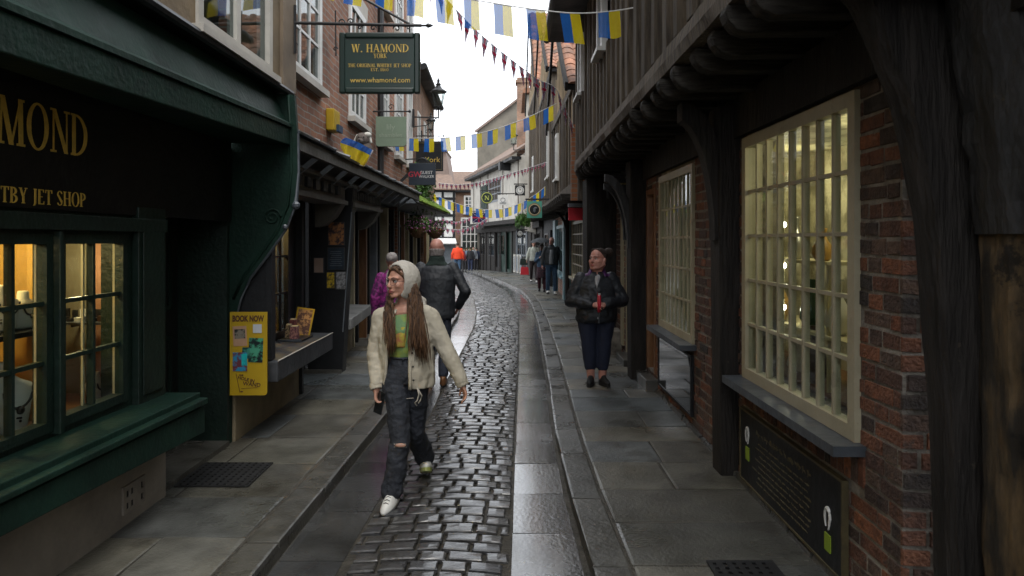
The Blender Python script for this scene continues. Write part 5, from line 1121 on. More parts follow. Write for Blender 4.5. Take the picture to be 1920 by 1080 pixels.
# ================================================================== hanging signs, lamps
def scroll(b, c, r, turns=1.4, w=.006, flip=1, y=0):
    b.tube([(c[0]+flip*r*(1-t/8)*cos(t), c[1], c[2]+r*(1-t/8)*sin(t)) for t in np.linspace(0, turns*2*pi*.8, 22)], w, 5)
hs = thing('jewellers_hanging_sign', 'large dark green hanging sign with gold writing on an iron bracket', 'sign', (-1.1, 6, 3.3))
Ys = 6.0; a = P(637, 176, Ys); c = P(788, 62, Ys)
b = MB(); b.box(a.x+.04, c.x-.04, Ys-.015, Ys+.015, a.z+.04, c.z-.04); bo = b.build('board', mat('sign_green', (.006, .026, .019), (.005, .020, .015), 3, .35), hs)
b = MB(); wallh(b, a.x, c.x, a.z, c.z, 0, .06, [(a.x+.05, c.x-.05, a.z+.05, c.z-.05)]); b.v = [(x, Ys-.03+y, z) for x, y, z in b.v]; b.build('frame', mat('sign_frame_green', (.007, .021, .016), (.005, .016, .012), 3, .3), hs, bevel=.012)
def stx(t, px, py, h, wd, Y=Ys-.017, root=None, matl=None):
    q = P(px, py, Y); serif_text(t, h, TM((q.x, Y, q.z), (1, 0, 0)), matl or m_gold, 'lettering', root, width=wd)
sc_ = Ys/F
stx('W. HAMOND', 713, 98, 15*sc_, 107*sc_, root=hs); stx('YORK', 713, 109, 8.5*sc_, 25*sc_, root=hs)
stx('THE ORIGINAL WHITBY JET SHOP', 712, 126, 6.5*sc_, 118*sc_, root=hs); stx('EST. 1860', 712, 133.5, 5.5*sc_, 33*sc_, root=hs)
q = P(713, 150.5, Ys-.017); font_mesh('www.whamond.com', 13.5*sc_, TM((q.x, Ys-.017, q.z), (1, 0, 0)), m_gold, 'lettering', hs)
b = MB(); A = P(552, 43, Ys); B = P(790, 48, Ys); b.tube([A, B], .014, 8); b.tube([B, B+Vector((.04, 0, 0)), B+Vector((.055, 0, 0)), B+Vector((.075, 0, 0)), B+Vector((.10, 0, 0))], [.01, .01, .022, .016, .003], 8)
b.tube([P(672, -8, Ys), P(768, 45, Ys)], .011, 8); b.tube([P(553, 10, Ys), P(553, 100, Ys)], .014, 6); b.tube([P(717, 47, Ys), P(717, 62, Ys)], .012, 6)
b.tube([P(629, 20, Ys), P(630, 105, Ys)], .006, 6)
for (x, y_, r_, f_) in ((640, 42, .03, 1), (658, 40, .026, -1), (700, 53, .028, 1), (744, 54, .03, -1), (675, 52, .02, 1), (765, 52, .02, -1), (629, 92, .02, 1), (553, 85, .025, 1)): q = P(x, y_, Ys); scroll(b, q, r_, flip=f_)
for x in (655, 768): b.tube([P(x, 47, Ys), P(x, 63, Ys)], .006, 6)
b.build('bracket', m_iron, hs)
def hang_sign(nm, lab, Y, px, box, bar, mt, edge=None, cut=0, post=None):
    t = thing(nm, lab, 'sign', (P((box[0]+box[2])/2, box[3], Y).x, Y, P(0, box[3], Y).z)); a = P(box[0], box[3], Y); c = P(box[2], box[1], Y); k = cut*Y/F
    pl = [(a.x, a.z+k), (a.x+k, a.z), (c.x-k, a.z), (c.x, a.z+k), (c.x, c.z), (a.x, c.z)] if cut else [(a.x, a.z), (c.x, a.z), (c.x, c.z), (a.x, c.z)]
    b = MB(); b.prism(pl, Matrix.Translation((0, Y-.02, 0)), .04); b.build('board', mt, t, bevel=.004)
    if bar:
        b = MB(); A, B = P(bar[0], bar[1], Y), P(bar[2], bar[1], Y); b.tube([A, B], .012, 6); b.ell(B, .022, 8)
        for x in (box[0]+8, box[2]-8): b.tube([P(x, bar[1], Y), P(x, box[1]+1, Y)], .007, 5)
        q = P((bar[0]+bar[2])/2, bar[1]-8, Y); scroll(b, q, .05)
        b.tube([P(bar[0], bar[1]-22, Y), P(bar[0], bar[1]+18, Y)], .012, 6); b.build('bracket', m_iron, t)
    return t
def ftx(t, px, py, size, Y, root, mt, th=.0015, bold=0, off=.024):
    q = P(px, py, Y); return font_mesh(t, size*Y/F, TM((q.x, Y-off, q.z), (1, 0, 0)), mt, 'lettering', root, ext=th, bold=bold)
m_palel = mat('pale_sign_lettering', (.30, .36, .27), (.28, .33, .25), 5, .6)
sg = hang_sign('sage_hanging_sign', 'pale sage green hanging sign with faint white writing', 11, 0, (705, 219, 762, 275), (698, 209, 768), mat('sage_paint', (.19, .25, .175), (.16, .215, .15), 4, .5), cut=4)
ftx('lily', 733, 239, 15, 11, sg, m_palel); ftx('shambles', 733, 254, 12, 11, sg, m_palel)
gw = hang_sign('navy_hanging_sign', 'navy hanging sign with red monogram and white words GUEST WALKER', 13, 0, (767, 306, 817, 347), None, mat('navy_sign', (.018, .028, .042), (.014, .022, .034), 4, .4))
ftx('GW', 778, 327.5, 14, 13, gw, mat('red_monogram', (.5, .03, .06), (.45, .03, .05)), bold=.002)
ftx('GUEST', 799.5, 324, 8.0, 13, gw, m_white); ftx('WALKER', 800, 331.5, 7.2, 13, gw, m_white)
b = MB(); q = P(792, 306, 13); b.tube([(q.x+.10*cos(t), 13, q.z+.09*sin(t)) for t in np.linspace(0, pi, 12)], .016, 6); b.bar(P(760, 299, 13), P(800, 297, 13), .02, .02); b.bar(P(752, 340, 13), P(767, 325, 13), .03, .05); b.build('bracket', m_iron, gw)
bs = hang_sign('black_gold_sign', 'black hanging sign with gold frame partly hidden behind the navy sign', 16, 0, (774, 265, 831, 321), (768, 255, 832), m_blackp)
a = P(774, 321, 15.97); c = P(831, 265, 15.97); b = MB(); wallh(b, a.x+.03, c.x-.03, a.z+.03, c.z-.03, 0, .006, [(a.x+.045, c.x-.045, a.z+.045, c.z-.045)]); b.v = [(x, 15.968+y, z) for x, y, z in b.v]; b.build('gold_border', m_golddim, bs)
ftx('York', 811, 300, 14, 16, bs, m_gold)
# carriage lamps
def lantern(nm, lab, x, y, z, s, wallx, side=-1, lit=False):
    t = thing(nm, lab, 'lamp', (x, y, z), 'iron street lanterns on brackets'); k = s
    b = MB()
    for i in range(4):
        a = pi/4+pi/2*i; b.bar((x+.10*k*cos(a), y+.10*k*sin(a), z), (x+.19*k*cos(a), y+.19*k*sin(a), z+.36*k), .018*k, .018*k)
    b.tube([(x, y, z-.02*k), (x, y, z+.015*k)], .13*k, 4); b.tube([(x, y, z+.36*k), (x, y, z+.39*k)], .21*k, 8)
    b.tube([(x, y, z+.39*k), (x, y, z+.47*k), (x, y, z+.52*k)], [.20*k, .09*k, .06*k], 8)
    b.build('cage', m_iron, t)
    b = MB(); b.tube([(x, y, z+.52*k), (x, y, z+.56*k), (x, y, z+.60*k), (x, y, z+.66*k), (x, y, z+.72*k)], [.05*k, .07*k, .03*k, .035*k, .004*k], 8); b.build('finial', m_iron, t)
    b = MB(); b.tube([(x, y, z+.015*k), (x, y, z+.355*k)], [.10*k, .185*k], 4, caps=False)
    o = b.build('glass', m_glassd if side == 9 else m_glass, t)
    b = MB(); b.tube([(x, y, z-.28*k), (x, y, z-.02*k)], .018*k, 6); b.tube([(x, y, z-.26*k), (wallx, y, z-.24*k)], .018*k, 6); b.tube([(wallx, y, z-.5*k), (wallx, y, z-.05*k)], .03*k, 6); b.tube([(x, y, z-.24*k), ((x+wallx)/2, y, z-.45*k), (wallx, y, z-.48*k)], .012*k, 6)
    q = Vector((x, y, z-.12*k)); b.tube([(x-.07*k, y, z-.16*k), (x-.03*k, y, z-.03*k)], .008, 4); b.tube([(x+.07*k, y, z-.16*k), (x+.03*k, y, z-.03*k)], .008, 4)
    b.build('bracket', m_iron, t); return t
q = P(822, 201, 15); lantern('street_lantern', 'black iron lantern with clear glass standing out against the sky on the left', q.x, 15, q.z, .86, -2.08)
q = P(808, 243, 16.5); lantern('street_lantern', 'small dark lantern just below and behind the clear one on the left', q.x, 16.5, q.z, .55, -2.1)
q = P(963, 270, 36); lantern('street_lantern', 'distant lantern in front of the grey gable on the right', q.x, 36, q.z, 1.15, q.x+.6)
# yellow alarm box
al = thing('alarm_box', 'yellow alarm box on the red brick wall', 'alarm box', (-2.13, 8.6, 3.2)); b = MB(mB); b.box(8.2, 8.48, -.10, -.002, 3.02, 3.27); b.build('case', m_yellow, al, bevel=.01); b = MB(mB); b.box(8.3, 8.5, -.13, -.10, 3.02, 3.10); b.build('lamp', mat('blue_lens', (.02, .05, .10), (.015, .04, .08)), al)
# right side signs
def rsign(nm, lab, Y, cx, cy, w_, h_, mt, shape='rect', bx=None, cat='sign'):
    t = thing(nm, lab, cat, (P(cx, cy, Y).x, Y, P(cx, cy, Y).z)); q = P(cx, cy, Y); s = Y/F; b = MB()
    if shape == 'rect': b.box(q.x-w_*s/2, q.x+w_*s/2, Y-.03, Y+.03, q.z-h_*s/2, q.z+h_*s/2)
    else: b.tube([(q.x, Y-.03, q.z), (q.x, Y+.03, q.z)], w_*s/2, 28)
    b.build('board', mt, t)
    if bx: b = MB(); b.bar((q.x-w_*s*.6, Y, q.z+h_*s*.62), (P(bx, cy, Y).x, Y, q.z+h_*s*.62), .04, .04); [b.bar((q.x+k*w_*s*.35, Y, q.z+h_*s*.62), (q.x+k*w_*s*.35, Y, q.z+h_*s*.45), .02, .02) for k in (-1, 1)]; b.build('bracket', m_iron, t)
    return t, q, s
def ring(t, q, s, Y, r, w_, mt, nm='ring', off=.035): b = MB(); b.tube([(q.x+r*s*cos(a), Y-off, q.z+r*s*sin(a)) for a in np.linspace(0, 2*pi, 33)], w_*s/2, 6, caps=False); b.build(nm, mt, t)
def disc(t, q, s, Y, r, mt, nm='disc', off=.036, k=1): b = MB(); b.tube([(q.x, Y-off-.004*k, q.z), (q.x, Y-.03, q.z)], r*s, 28); b.build(nm, mt, t)
m_brightg = mat('lime_gold_paint', (.42, .45, .10), (.36, .38, .08))
t, q, s = rsign('round_letter_sign', 'round dark green sign with a gold ring and letter N', 33, 913, 371, 22, 22, m_green_d, 'disc', 935); ring(t, q, s, 33, 9.6, 1.4, m_brightg); serif_text('N', 8*s, TM((q.x, 32.955, q.z-4*s), (1, 0, 0)), m_brightg, 'lettering', t, width=9*s)
t, q, s = rsign('white_hanging_sign', 'small white hanging sign beside the round green one', 30, 943, 375, 19, 19, m_white, 'rect', 965); ring(t, q, s, 30, 4, 1, m_greypaint, 'logo'); b = MB(); [b.box(q.x-6*s, q.x+6*s, 29.96, 29.968, q.z-(4+1.5*k)*s, q.z-(3.3+1.5*k)*s) for k in (1, 2)]; b.build('lettering', m_greypaint, t)
for i, (cx, cy, sz, Y) in enumerate(((975, 357, 19, 26), (975, 438, 12.5, 25))):
    t, q, s = rsign('square_clock_sign', ['larger black square sign with white ring high at the bend', 'smaller black square sign with white ring below the hanging fern'][i], Y, cx, cy, sz, sz, m_blackp, 'rect', cx+14); disc(t, q, s, Y, sz*.39, m_white); disc(t, q, s, Y, sz*.32, m_greypaint, 'inner_disc', .037, 2); disc(t, q, s, Y, sz*.25, m_white, 'dial', .038, 3); b = MB(); b.bar((q.x, Y-.055, q.z), (q.x, Y-.055, q.z+sz*.2*s), .03, .01); b.bar((q.x, Y-.055, q.z), (q.x+sz*.12*s, Y-.055, q.z+sz*.1*s), .03, .01); b.build('hands', m_blackp, t)
t, q, s = rsign('teal_hanging_sign', 'turquoise square hanging sign with a dark round picture', 18, 1002, 393, 28, 31, mat('turquoise_paint', (.10, .40, .30), (.08, .34, .26)), 'rect', 1030); disc(t, q, s, 18, 12, mat('copper_ring', (.30, .15, .08), (.25, .12, .07)), 'rim'); disc(t, q, s, 18, 10.6, m_creamw, 'inner_rim', .037, 2); disc(t, q, s, 18, 9, m_blackp, 'picture', .038, 3); b = MB(); b.ell((q.x, 17.95, q.z-1*s), (2.4*s, .02, 5*s), 10); b.ell((q.x+2*s, 17.94, q.z+3*s), (3*s, .02, 1.6*s), 10); b.build('figure', m_greypaint, t)
t, q, s = rsign('pink_patterned_sign', 'small pink and navy patterned flag sign over the far shops', 34, 898, 408, 25, 19, m_navy_f, 'rect', 912)
b = MB(); b.box(q.x-12*s, q.x+12*s, 33.955, 33.968, q.z-1.4*s, q.z+1.4*s); b.box(q.x-1.4*s, q.x+1.4*s, 33.953, 33.966, q.z-9*s, q.z+9*s); b.build('cross', m_red_f, t)
b = MB(); [b.bar((q.x-12*s, 33.962, q.z-k*9*s), (q.x+12*s, 33.962, q.z+k*9*s), .012, 1.2*s, up=(0, 1, 0)) for k in (-1, 1)]; b.build('saltire', m_white_f, t)
fn = thing('hanging_fern', 'green hanging plant at the bend beside the turquoise sign', 'plant', (.3, 24, 2.4)); rn = random.Random(3); b = MB(); q = P(980, 415, 24)
for i in range(900):
    a_ = rn.uniform(0, 2*pi); r_ = rn.random()**.5*.26; c = Vector((q.x+r_*cos(a_), 24+r_*sin(a_), q.z+.12-.9*r_*r_*3+rn.gauss(0, .09))); a = Vector((rn.gauss(0, .4), rn.gauss(0, .4), -1)).normalized()*.06; e = a.cross(Vector((rn.gauss(0, 1), rn.gauss(0, 1), rn.gauss(0, 1))).normalized()); b.add([c-a, c+e*.35, c+a, c-e*.35], [(0, 1, 2, 3)])
tag(b.build('leaves', m_foliage, fn), kind='stuff'); b = MB(); b.tube([(q.x, 24, q.z+.1), (q.x, 24, q.z+.6)], .01, 4); b.tube([(q.x, 24, q.z-.15), (q.x, 24, q.z+.05)], [.08, .13], 8); b.build('pot', m_iron, fn)
# ================================================================== bunting
def cat_pts(pix, n=60):
    pts = [P(*q) for q in pix]; L = [0]
    for a, b in zip(pts[:-1], pts[1:]): L.append(L[-1]+(b-a).length)
    def at(s):
        for i in range(len(pts)-1):
            if s <= L[i+1] or i == len(pts)-2:
                f = (s-L[i])/(L[i+1]-L[i]); p0 = pts[max(i-1, 0)]; p1 = pts[i]; p2 = pts[i+1]; p3 = pts[min(i+2, len(pts)-1)]
                return .5*((2*p1)+(p2-p0)*f+(2*p0-5*p1+4*p2-p3)*f*f+(3*p1-p0-3*p2+p3)*f**3)
    return at, L[-1]
def bunting(lab, pix, kind, fw, fh, gap, seed, s0=0, s1=1, matl_cord=m_white):
    at, L = cat_pts(pix); t = thing('bunting', lab, 'bunting', tuple(at(L/2)), 'strings of bunting across the street'); rn = random.Random(seed)
    b = MB(); b.tube([at(L*i/70) for i in range(71)], .006 if fw > .12 else .012, 5); b.build('cord', matl_cord, t)
    s = L*s0+gap/2
    while s+fw < L*s1:
        A, B = at(s), at(s+fw); u = (B-A); dn = Vector((rn.gauss(0, .06), rn.gauss(0, .16), -1)).normalized(); sw = Vector((0, 0, 0))
        nrm = u.cross(dn).normalized()
        b = MB()
        if kind == 'ua':
            n_u, n_v = 6, 5; ph = rn.uniform(0, 6); am = rn.uniform(.006, .022); vs = []
            for j in range(n_v+1):
                for i in range(n_u+1):
                    f, g_ = i/n_u, j/n_v; vs.append(A+u*f+dn*fh*g_+nrm*(am*sin(ph+f*5+g_*2)*g_)+u.normalized()*(.012*sin(ph)*g_))
            for j in range(n_v):
                for i in range(n_u): b.add([vs[j*(n_u+1)+i], vs[j*(n_u+1)+i+1], vs[(j+1)*(n_u+1)+i+1], vs[(j+1)*(n_u+1)+i]], [(0, 1, 2, 3)], 0 if i < n_u/2 else 1)
            b.build('flag', [m_blue_f, m_yel_f], t, smooth=False, recalc=False)
        else:
            C = A+u*.5+dn*fh; tw = rn.uniform(-.5, .5); C = C+nrm*rn.gauss(0, .03)
            def pt(f, g_, o): return A+(B-A)*(.5+(f-.5)*(1-g_))+(C-(A+B)*.5)*g_+nrm*o
            def q4(f0, f1, g0, g1, o, mm): b.add([pt(f0, g0, o), pt(f1, g0, o), pt(f1, g1, o), pt(f0, g1, o)], [(0, 1, 2, 3)], mm)
            e = .002*max(1, fw/.1)
            b.add([pt(0, 0, -e*.3), pt(1, 0, -e*.3), C], [(0, 1, 2)], 0); 
            for sg_ in (1, -1):
                o = e*sg_
                b.add([pt(0, 0, o), pt(.14, 0, o), pt(.5, .55, o), pt(.36, .55, o)], [(0, 1, 2, 3)], 1); b.add([pt(1, 0, o*1.1), pt(.86, 0, o*1.1), pt(.5, .55, o*1.1), pt(.64, .55, o*1.1)], [(0, 1, 2, 3)], 1)
                q4(.30, .70, 0, .9, o*1.6, 1); q4(0, 1, .26, .50, o*1.7, 1); q4(.40, .60, 0, .95, o*2.3, 2); q4(0, 1, .31, .45, o*2.5, 2)
            b.build('pennant', [m_navy_f, m_white_f, m_red_f], t, recalc=False)
        s += fw+gap*rn.uniform(.85, 1.15)
    return t
bunting('near string of large blue and yellow flags across the top of the view', [(590, -58, 7.2), (700, -36, 7.0), (820, -12, 6.8), (890, 0, 6.6), (950, 10, 6.5), (1013, 19, 6.4), (1078, 25, 6.3), (1140, 22, 6.2), (1192, 14, 6.1)], 'ua', .185, .275, .15, 1)
bunting('middle string of blue and yellow flags in front of the sky', [(735, 258, 12.9), (772, 259, 12.7), (815, 259, 12.5), (860, 256, 12.3), (915, 246, 12.1), (985, 222, 11.9), (1043, 194, 11.8)], 'ua', .195, .245, .12, 2)
bunting('far string of small blue and yellow flags sagging low over the street', [(806, 358, 20.5), (830, 372, 20.4), (855, 381, 20.3), (885, 389, 20.2), (915, 393, 20.1), (950, 390, 20), (985, 376, 20), (1010, 360, 20), (1032, 341, 20)], 'ua', .2, .25, .085, 3)
bunting('steep string of red white and blue pennants falling to the tiled gables', [(800, -40, 9), (855, 18, 9.6), (885, 50, 9.9), (925, 85, 10.3), (960, 113, 10.6), (985, 132, 10.9), (1010, 150, 11.2), (1040, 164, 11.5), (1058, 200, 11.7), (1076, 240, 11.9)], 'uk', .15, .30, .07, 4)
bunting('long string of small red white and blue pennants crossing in front of the white cottage', [(822, 343, 23), (860, 346, 22.5), (900, 341, 22), (950, 327, 21), (1000, 312, 20), (1040, 299, 19), (1078, 286, 18)], 'uk', .13, .2, .035, 5)
bunting('faint pink string of pennants low over the far end of the street', [(806, 420, 31), (835, 428, 31.2), (865, 430, 31.4), (890, 423, 31.6), (915, 408, 31.8)], 'uk', .2, .26, .03, 6)
bunting('second faint pink string just below the flower baskets at the street end', [(828, 408, 40), (850, 416, 40), (872, 412, 40), (896, 400, 40)], 'uk', .22, .28, .03, 7)
for k_, (ya_, yb_) in enumerate(((112, 124), (122, 131))):
    ow = thing('overhead_cable', ['upper', 'lower'][k_]+' thin cable crossing the white sky', 'cable', (0, 24, 7), 'cables across the sky'); b = MB(); A, B = P(786, ya_, 18), P(992, yb_, 28); b.tube([A.lerp(B, t)+Vector((0, 0, -.25*sin(pi*t))) for t in np.linspace(0, 1, 14)], .006, 4); b.build('wire', m_iron, ow)
# flag and soft toy on the lean-to roof
fl_ = thing('blue_yellow_flag', 'crumpled blue and yellow flag draped over the lean-to roof edge', 'flag', (-1.9, 8.3, 2.9))
Yf = 8.2; ctl = [[(630, 262), (655, 266), (683, 279), (699, 285)], [(632, 268), (655, 276), (680, 287), (697, 293)], [(643, 283), (660, 290), (680, 298), (691, 303)], [(652, 296), (664, 303), (677, 309), (684, 312)]]
ctl = [[(648, 258), (662, 262), (684, 272), (699, 282)], [(630, 265), (656, 272), (680, 284), (695, 290)], [(640, 281), (660, 288), (680, 298), (690, 302)], [(652, 297), (664, 304), (677, 310), (682, 312)]]
b = MB(); N1, N2 = 18, 18; gr = np.array(ctl, float)
def bez(t): return np.array([(1-t)**3, 3*t*(1-t)**2, 3*t*t*(1-t), t**3])
vs = []
for j in range(N2+1):
    for i in range(N1+1):
        q = np.einsum('j,i,jik->k', bez(j/N2), bez(i/N1), gr); vs.append(P(q[0], q[1], Yf+.05*sin(i*.9+j*.25)-.10*(j/N2)))
for j in range(N2):
    for i in range(N1): k = j*(N1+1)+i; b.add([vs[k], vs[k+1], vs[k+N1+2], vs[k+N1+1]], [(0, 1, 2, 3)], 0 if j < 6 else 1)
b.build('cloth', [m_blue_f, m_yel_f], fl_, recalc=False)
b = MB(); b.tube([vs[k*(N1+1)+N1] for k in range(N2+1)], .008, 5); b.tube([vs[N2*(N1+1)+k] for k in range(N1+1)], .006, 5); b.build('hem', m_white_f, fl_)
ty = thing('soft_toy', 'grey and white soft toy dog peering over the flag', 'soft toy', (-1.8, 8.4, 2.95)); q = P(680, 262, 8.4); mg = mat('grey_plush', (.16, .13, .115), (.10, .085, .075), 20, 1, None, .5, 60)
b = MB(); b.ell(q, (.085, .09, .085), 14); b.ell(q+Vector((.02, .02, -.12)), (.09, .09, .12), 14); b.ell(q+Vector((-.01, -.09, -.03)), (.04, .05, .035), 10); b.build('body', mg, ty, smooth=True)
b = MB(); b.ell(q+Vector((.06, -.01, .055)), (.05, .05, .035), 10); b.cap(q+Vector((.08, 0, .03)), q+Vector((.10, 0, -.03)), .022, .014, 8); b.cap(q+Vector((-.06, 0, .05)), q+Vector((-.11, 0, -.04)), .016, .012, 8); b.build('ear', m_bust, ty, smooth=True)
b = MB(); b.ell(q+Vector((-.03, -.082, .02)), .009, 6); b.ell(q+Vector((.03, -.082, .02)), .009, 6); b.ell(q+Vector((-.01, -.142, -.025)), .012, 6); b.build('face', m_dark, ty)
# ================================================================== PEOPLE
DG = bpy.context.evaluated_depsgraph_get
_tex = {}
def cl_tex(scale, stretch=False):
    if scale not in _tex:
        t = bpy.data.textures.new('folds', 'CLOUDS'); t.noise_scale = scale; t.noise_depth = 2; _tex[scale] = t
    return _tex[scale]
def solid(mb, name, matl, parent, vox=.008, sm=4, folds=None, weld=None):
    """fuse overlapping volumes into one continuous skin"""
    o = mb.build(name, matl, None, smooth=True, local=True)
    r = o.modifiers.new('r', 'REMESH'); r.mode = 'VOXEL'; r.voxel_size = vox; r.use_smooth_shade = True
    s = o.modifiers.new('s', 'SMOOTH'); s.factor = .5; s.iterations = sm
    if folds:
        for amp, sc in folds:
            d = o.modifiers.new('d', 'DISPLACE'); d.texture = cl_tex(sc); d.strength = amp; d.mid_level = .5; d.texture_coords = 'LOCAL'
        s2 = o.modifiers.new('s2', 'SMOOTH'); s2.factor = .5; s2.iterations = 1
    bpy.context.view_layer.update()
    me = bpy.data.meshes.new_from_object(o.evaluated_get(bpy.context.evaluated_depsgraph_get())); me.name = name
    me.polygons.foreach_set('use_smooth', [True]*len(me.polygons))
    bpy.data.objects.remove(o); n = bpy.data.objects.new(name, me); COL.objects.link(n); n.parent = parent; return n
def cloth(nm, c1, c2=None, rough=.85, sc=10, bump=.5, bs=45, **k): return mat(nm, c1, c2, sc, rough, None, bump, bs, **k)
m_skin = mat('fair_skin', (.50, .27, .19), (.44, .22, .155), 9, .5, None, .12, 60)
m_skin2 = mat('rosy_skin', (.50, .25, .19), (.42, .19, .15), 9, .5, None, .12, 60)
m_lip = mat('lips', (.36, .10, .09), (.32, .09, .08), 9, .4)
m_eye = mat('eye_white', (.55, .52, .5), (.5, .48, .46), 9, .3)
m_iris = mat('iris', (.03, .02, .015), (.02, .015, .01), 9, .2)
def hair_m(nm, a, b): return mat(nm, a, b, 9, .45, None, .8, 30, stretch=(6, 6, .6), pos=(.4, .6))
m_hairb = hair_m('long_brown_hair', (.14, .07, .032), (.045, .022, .012))
m_haird = hair_m('dark_brown_hair', (.045, .024, .015), (.016, .010, .008)); m_haird.node_tree.nodes['Principled BSDF'].inputs['Roughness'].default_value = .7
m_hairg = hair_m('grey_hair', (.40, .36, .34), (.24, .21, .20))
def HM(c, yaw=0, pitch=0, roll=0, s=1.0):
    return Matrix.Translation(Vector(c)) @ Matrix.Rotation(yaw, 4, 'Z') @ Matrix.Rotation(pitch, 4, 'X') @ Matrix.Rotation(roll, 4, 'Y') @ Matrix.Scale(s, 4)
def head_prims(mb, H, fat=0.0, ears=True):
    M0 = mb.M; mb.M = H
    mb.ell((0, .018, .035), (.074+fat*.3, .094, .082), 20)
    mb.ell((0, -.022, -.028), (.061+fat, .066, .078), 20)
    mb.cap((-.048-fat, .0, -.05), (-.014, -.064, -.088), .024+fat*.4, .019+fat*.3, 10); mb.cap((.048+fat, .0, -.05), (.014, -.064, -.088), .024+fat*.4, .019+fat*.3, 10)
    mb.ell((0, -.072, -.09), (.021, .016, .017), 10)
    mb.cap((0, -.082, .018), (0, -.103, -.022), .008, .0125, 10); mb.ell((0, -.100, -.028), (.017, .012, .009), 10)
    for s in (-1, 1):
        mb.cap((s*.012, -.084, .027), (s*.045, -.068, .026), .010, .009, 8); mb.ell((s*.036, -.058, -.022), (.024+fat*.5, .022, .022), 10)
        if ears: mb.ell((s*(.076+fat*.4), .012, -.004), (.011, .019, .031), 10)
    mb.ell((0, -.085, -.058), (.026, .012, .014), 10)
    mb.M = M0
def face_parts(root, H, brow=m_haird, gaze=0):
    e = MB(H); i = MB(H)
    for s in (-1, 1):
        e.ell((s*.030, -.0715, .006), (.0145, .0105, .0088), 12); i.ell((s*.030+gaze*.004, -.0800, .006), (.0055, .0035, .0062), 10)
    e.build('eye', m_eye, root, smooth=True, local=True); i.build('iris', m_iris, root, smooth=True, local=True)
    b = MB(H)
    for s in (-1, 1):
        b.tube([(s*.012, -.090, .026), (s*.030, -.0885, .033), (s*.049, -.072, .028)], [.0028, .0036, .0018], 6, flat=.8)
        b.tube([(s*.0165, -.0815, .0115), (s*.030, -.0845, .0155), (s*.044, -.0755, .0105)], [.0012, .0022, .0014], 5)
    b.build('eyebrow', brow, root, smooth=True, local=True)
    l = MB(H); l.tube([(-.023, -.086, -.058), (-.010, -.0955, -.0545), (0, -.0975, -.056), (.010, -.0955, -.0545), (.023, -.086, -.058)], [.002, .0048, .0042, .0048, .002], 8)
    l.tube([(-.020, -.087, -.0615), (0, -.0965, -.0665), (.020, -.087, -.0615)], [.002, .0062, .002], 8)
    l.build('lips', m_lip, root, smooth=True, local=True)
def hand_prims(mb, w, d, side=1, curl=.5, pn=None, s=1.0, spread=.15):
    """hand at wrist w pointing along d; pn palm normal; five separate fingers with two bends"""
    w = Vector(w); d = Vector(d).normalized(); pn = Vector(pn or (side, 0, 0)); pn = (pn-d*pn.dot(d)).normalized(); ac = d.cross(pn).normalized()*side
    mb.cap(w, w+d*.03*s, .024*s, .026*s, 10)
    for k, o in enumerate((-.026, -.009, .009, .025)): mb.cap(w+d*.02*s+ac*o*.8*s, w+d*.085*s+ac*o*s, .013*s, .0115*s, 8)
    for k, (o, L) in enumerate(((-.028, .062), (-.010, .074), (.010, .070), (.027, .054))):
        b = w+d*.085*s+ac*o*s; a1 = curl*.7+.04*k; a2 = curl*1.7+.06*k
        d1 = (d*cos(a1)+pn*sin(a1)+ac*(o*spread*6)).normalized(); d2 = (d*cos(a2)+pn*sin(a2)).normalized(); d3 = (d*cos(a2*1.35)+pn*sin(a2*1.35)).normalized()
        p1 = b+d1*L*.48*s; p2 = p1+d2*L*.3*s; p3 = p2+d3*L*.24*s
        mb.cap(b, p1, .0092*s, .0086*s, 8); mb.cap(p1, p2, .0086*s, .0078*s, 8); mb.cap(p2, p3, .0078*s, .0066*s, 8)
    t0 = w+d*.028*s-ac*.026*s; t1 = t0+(d*.75-ac*.6+pn*.35).normalized()*.042*s; t2 = t1+(d*.95-ac*.1+pn*(.3+curl*.5)).normalized()*.032*s
    mb.cap(t0, t1, .0135*s, .0105*s, 8); mb.cap(t1, t2, .0102*s, .0082*s, 8)
def shoe(root, ank, yaw, m1, m2, pitch=0, s=1.0, name='shoe'):
    M = Matrix.Translation(Vector(ank)) @ Matrix.Rotation(yaw, 4, 'Z') @ Matrix.Rotation(pitch, 4, 'X') @ Matrix.Scale(s, 4)
    b = MB(M); b.loft([(0, -.035, -.062, .043, .125, 0), (0, -.037, -.040, .045, .127, 0), (0, -.022, -.018, .040, .108, 0), (0, .005, .006, .034, .078, 0), (0, .022, .04, .033, .052, 0)], 18)
    o = b.build(name, m1, root, smooth=True, local=True)
    b = MB(M); b.loft([(0, -.037, -.082, .043, .128, 0), (0, -.037, -.058, .047, .132, 0)], 18); b.build('sole', m2, o, smooth=False, local=True)
    b = MB(M); [b.tube([(-.018, -.10+.022*k, -.012+.010*k), (0, -.103+.022*k, -.001+.010*k), (.018, -.10+.022*k, -.012+.010*k)], .003, 5) for k in range(4)]; b.build('laces', m2, o, local=True)
    return o
def limb(mb, pts, rs, n=12):
    for i in range(len(pts)-1): mb.cap(pts[i], pts[i+1], rs[i], rs[i+1], n)
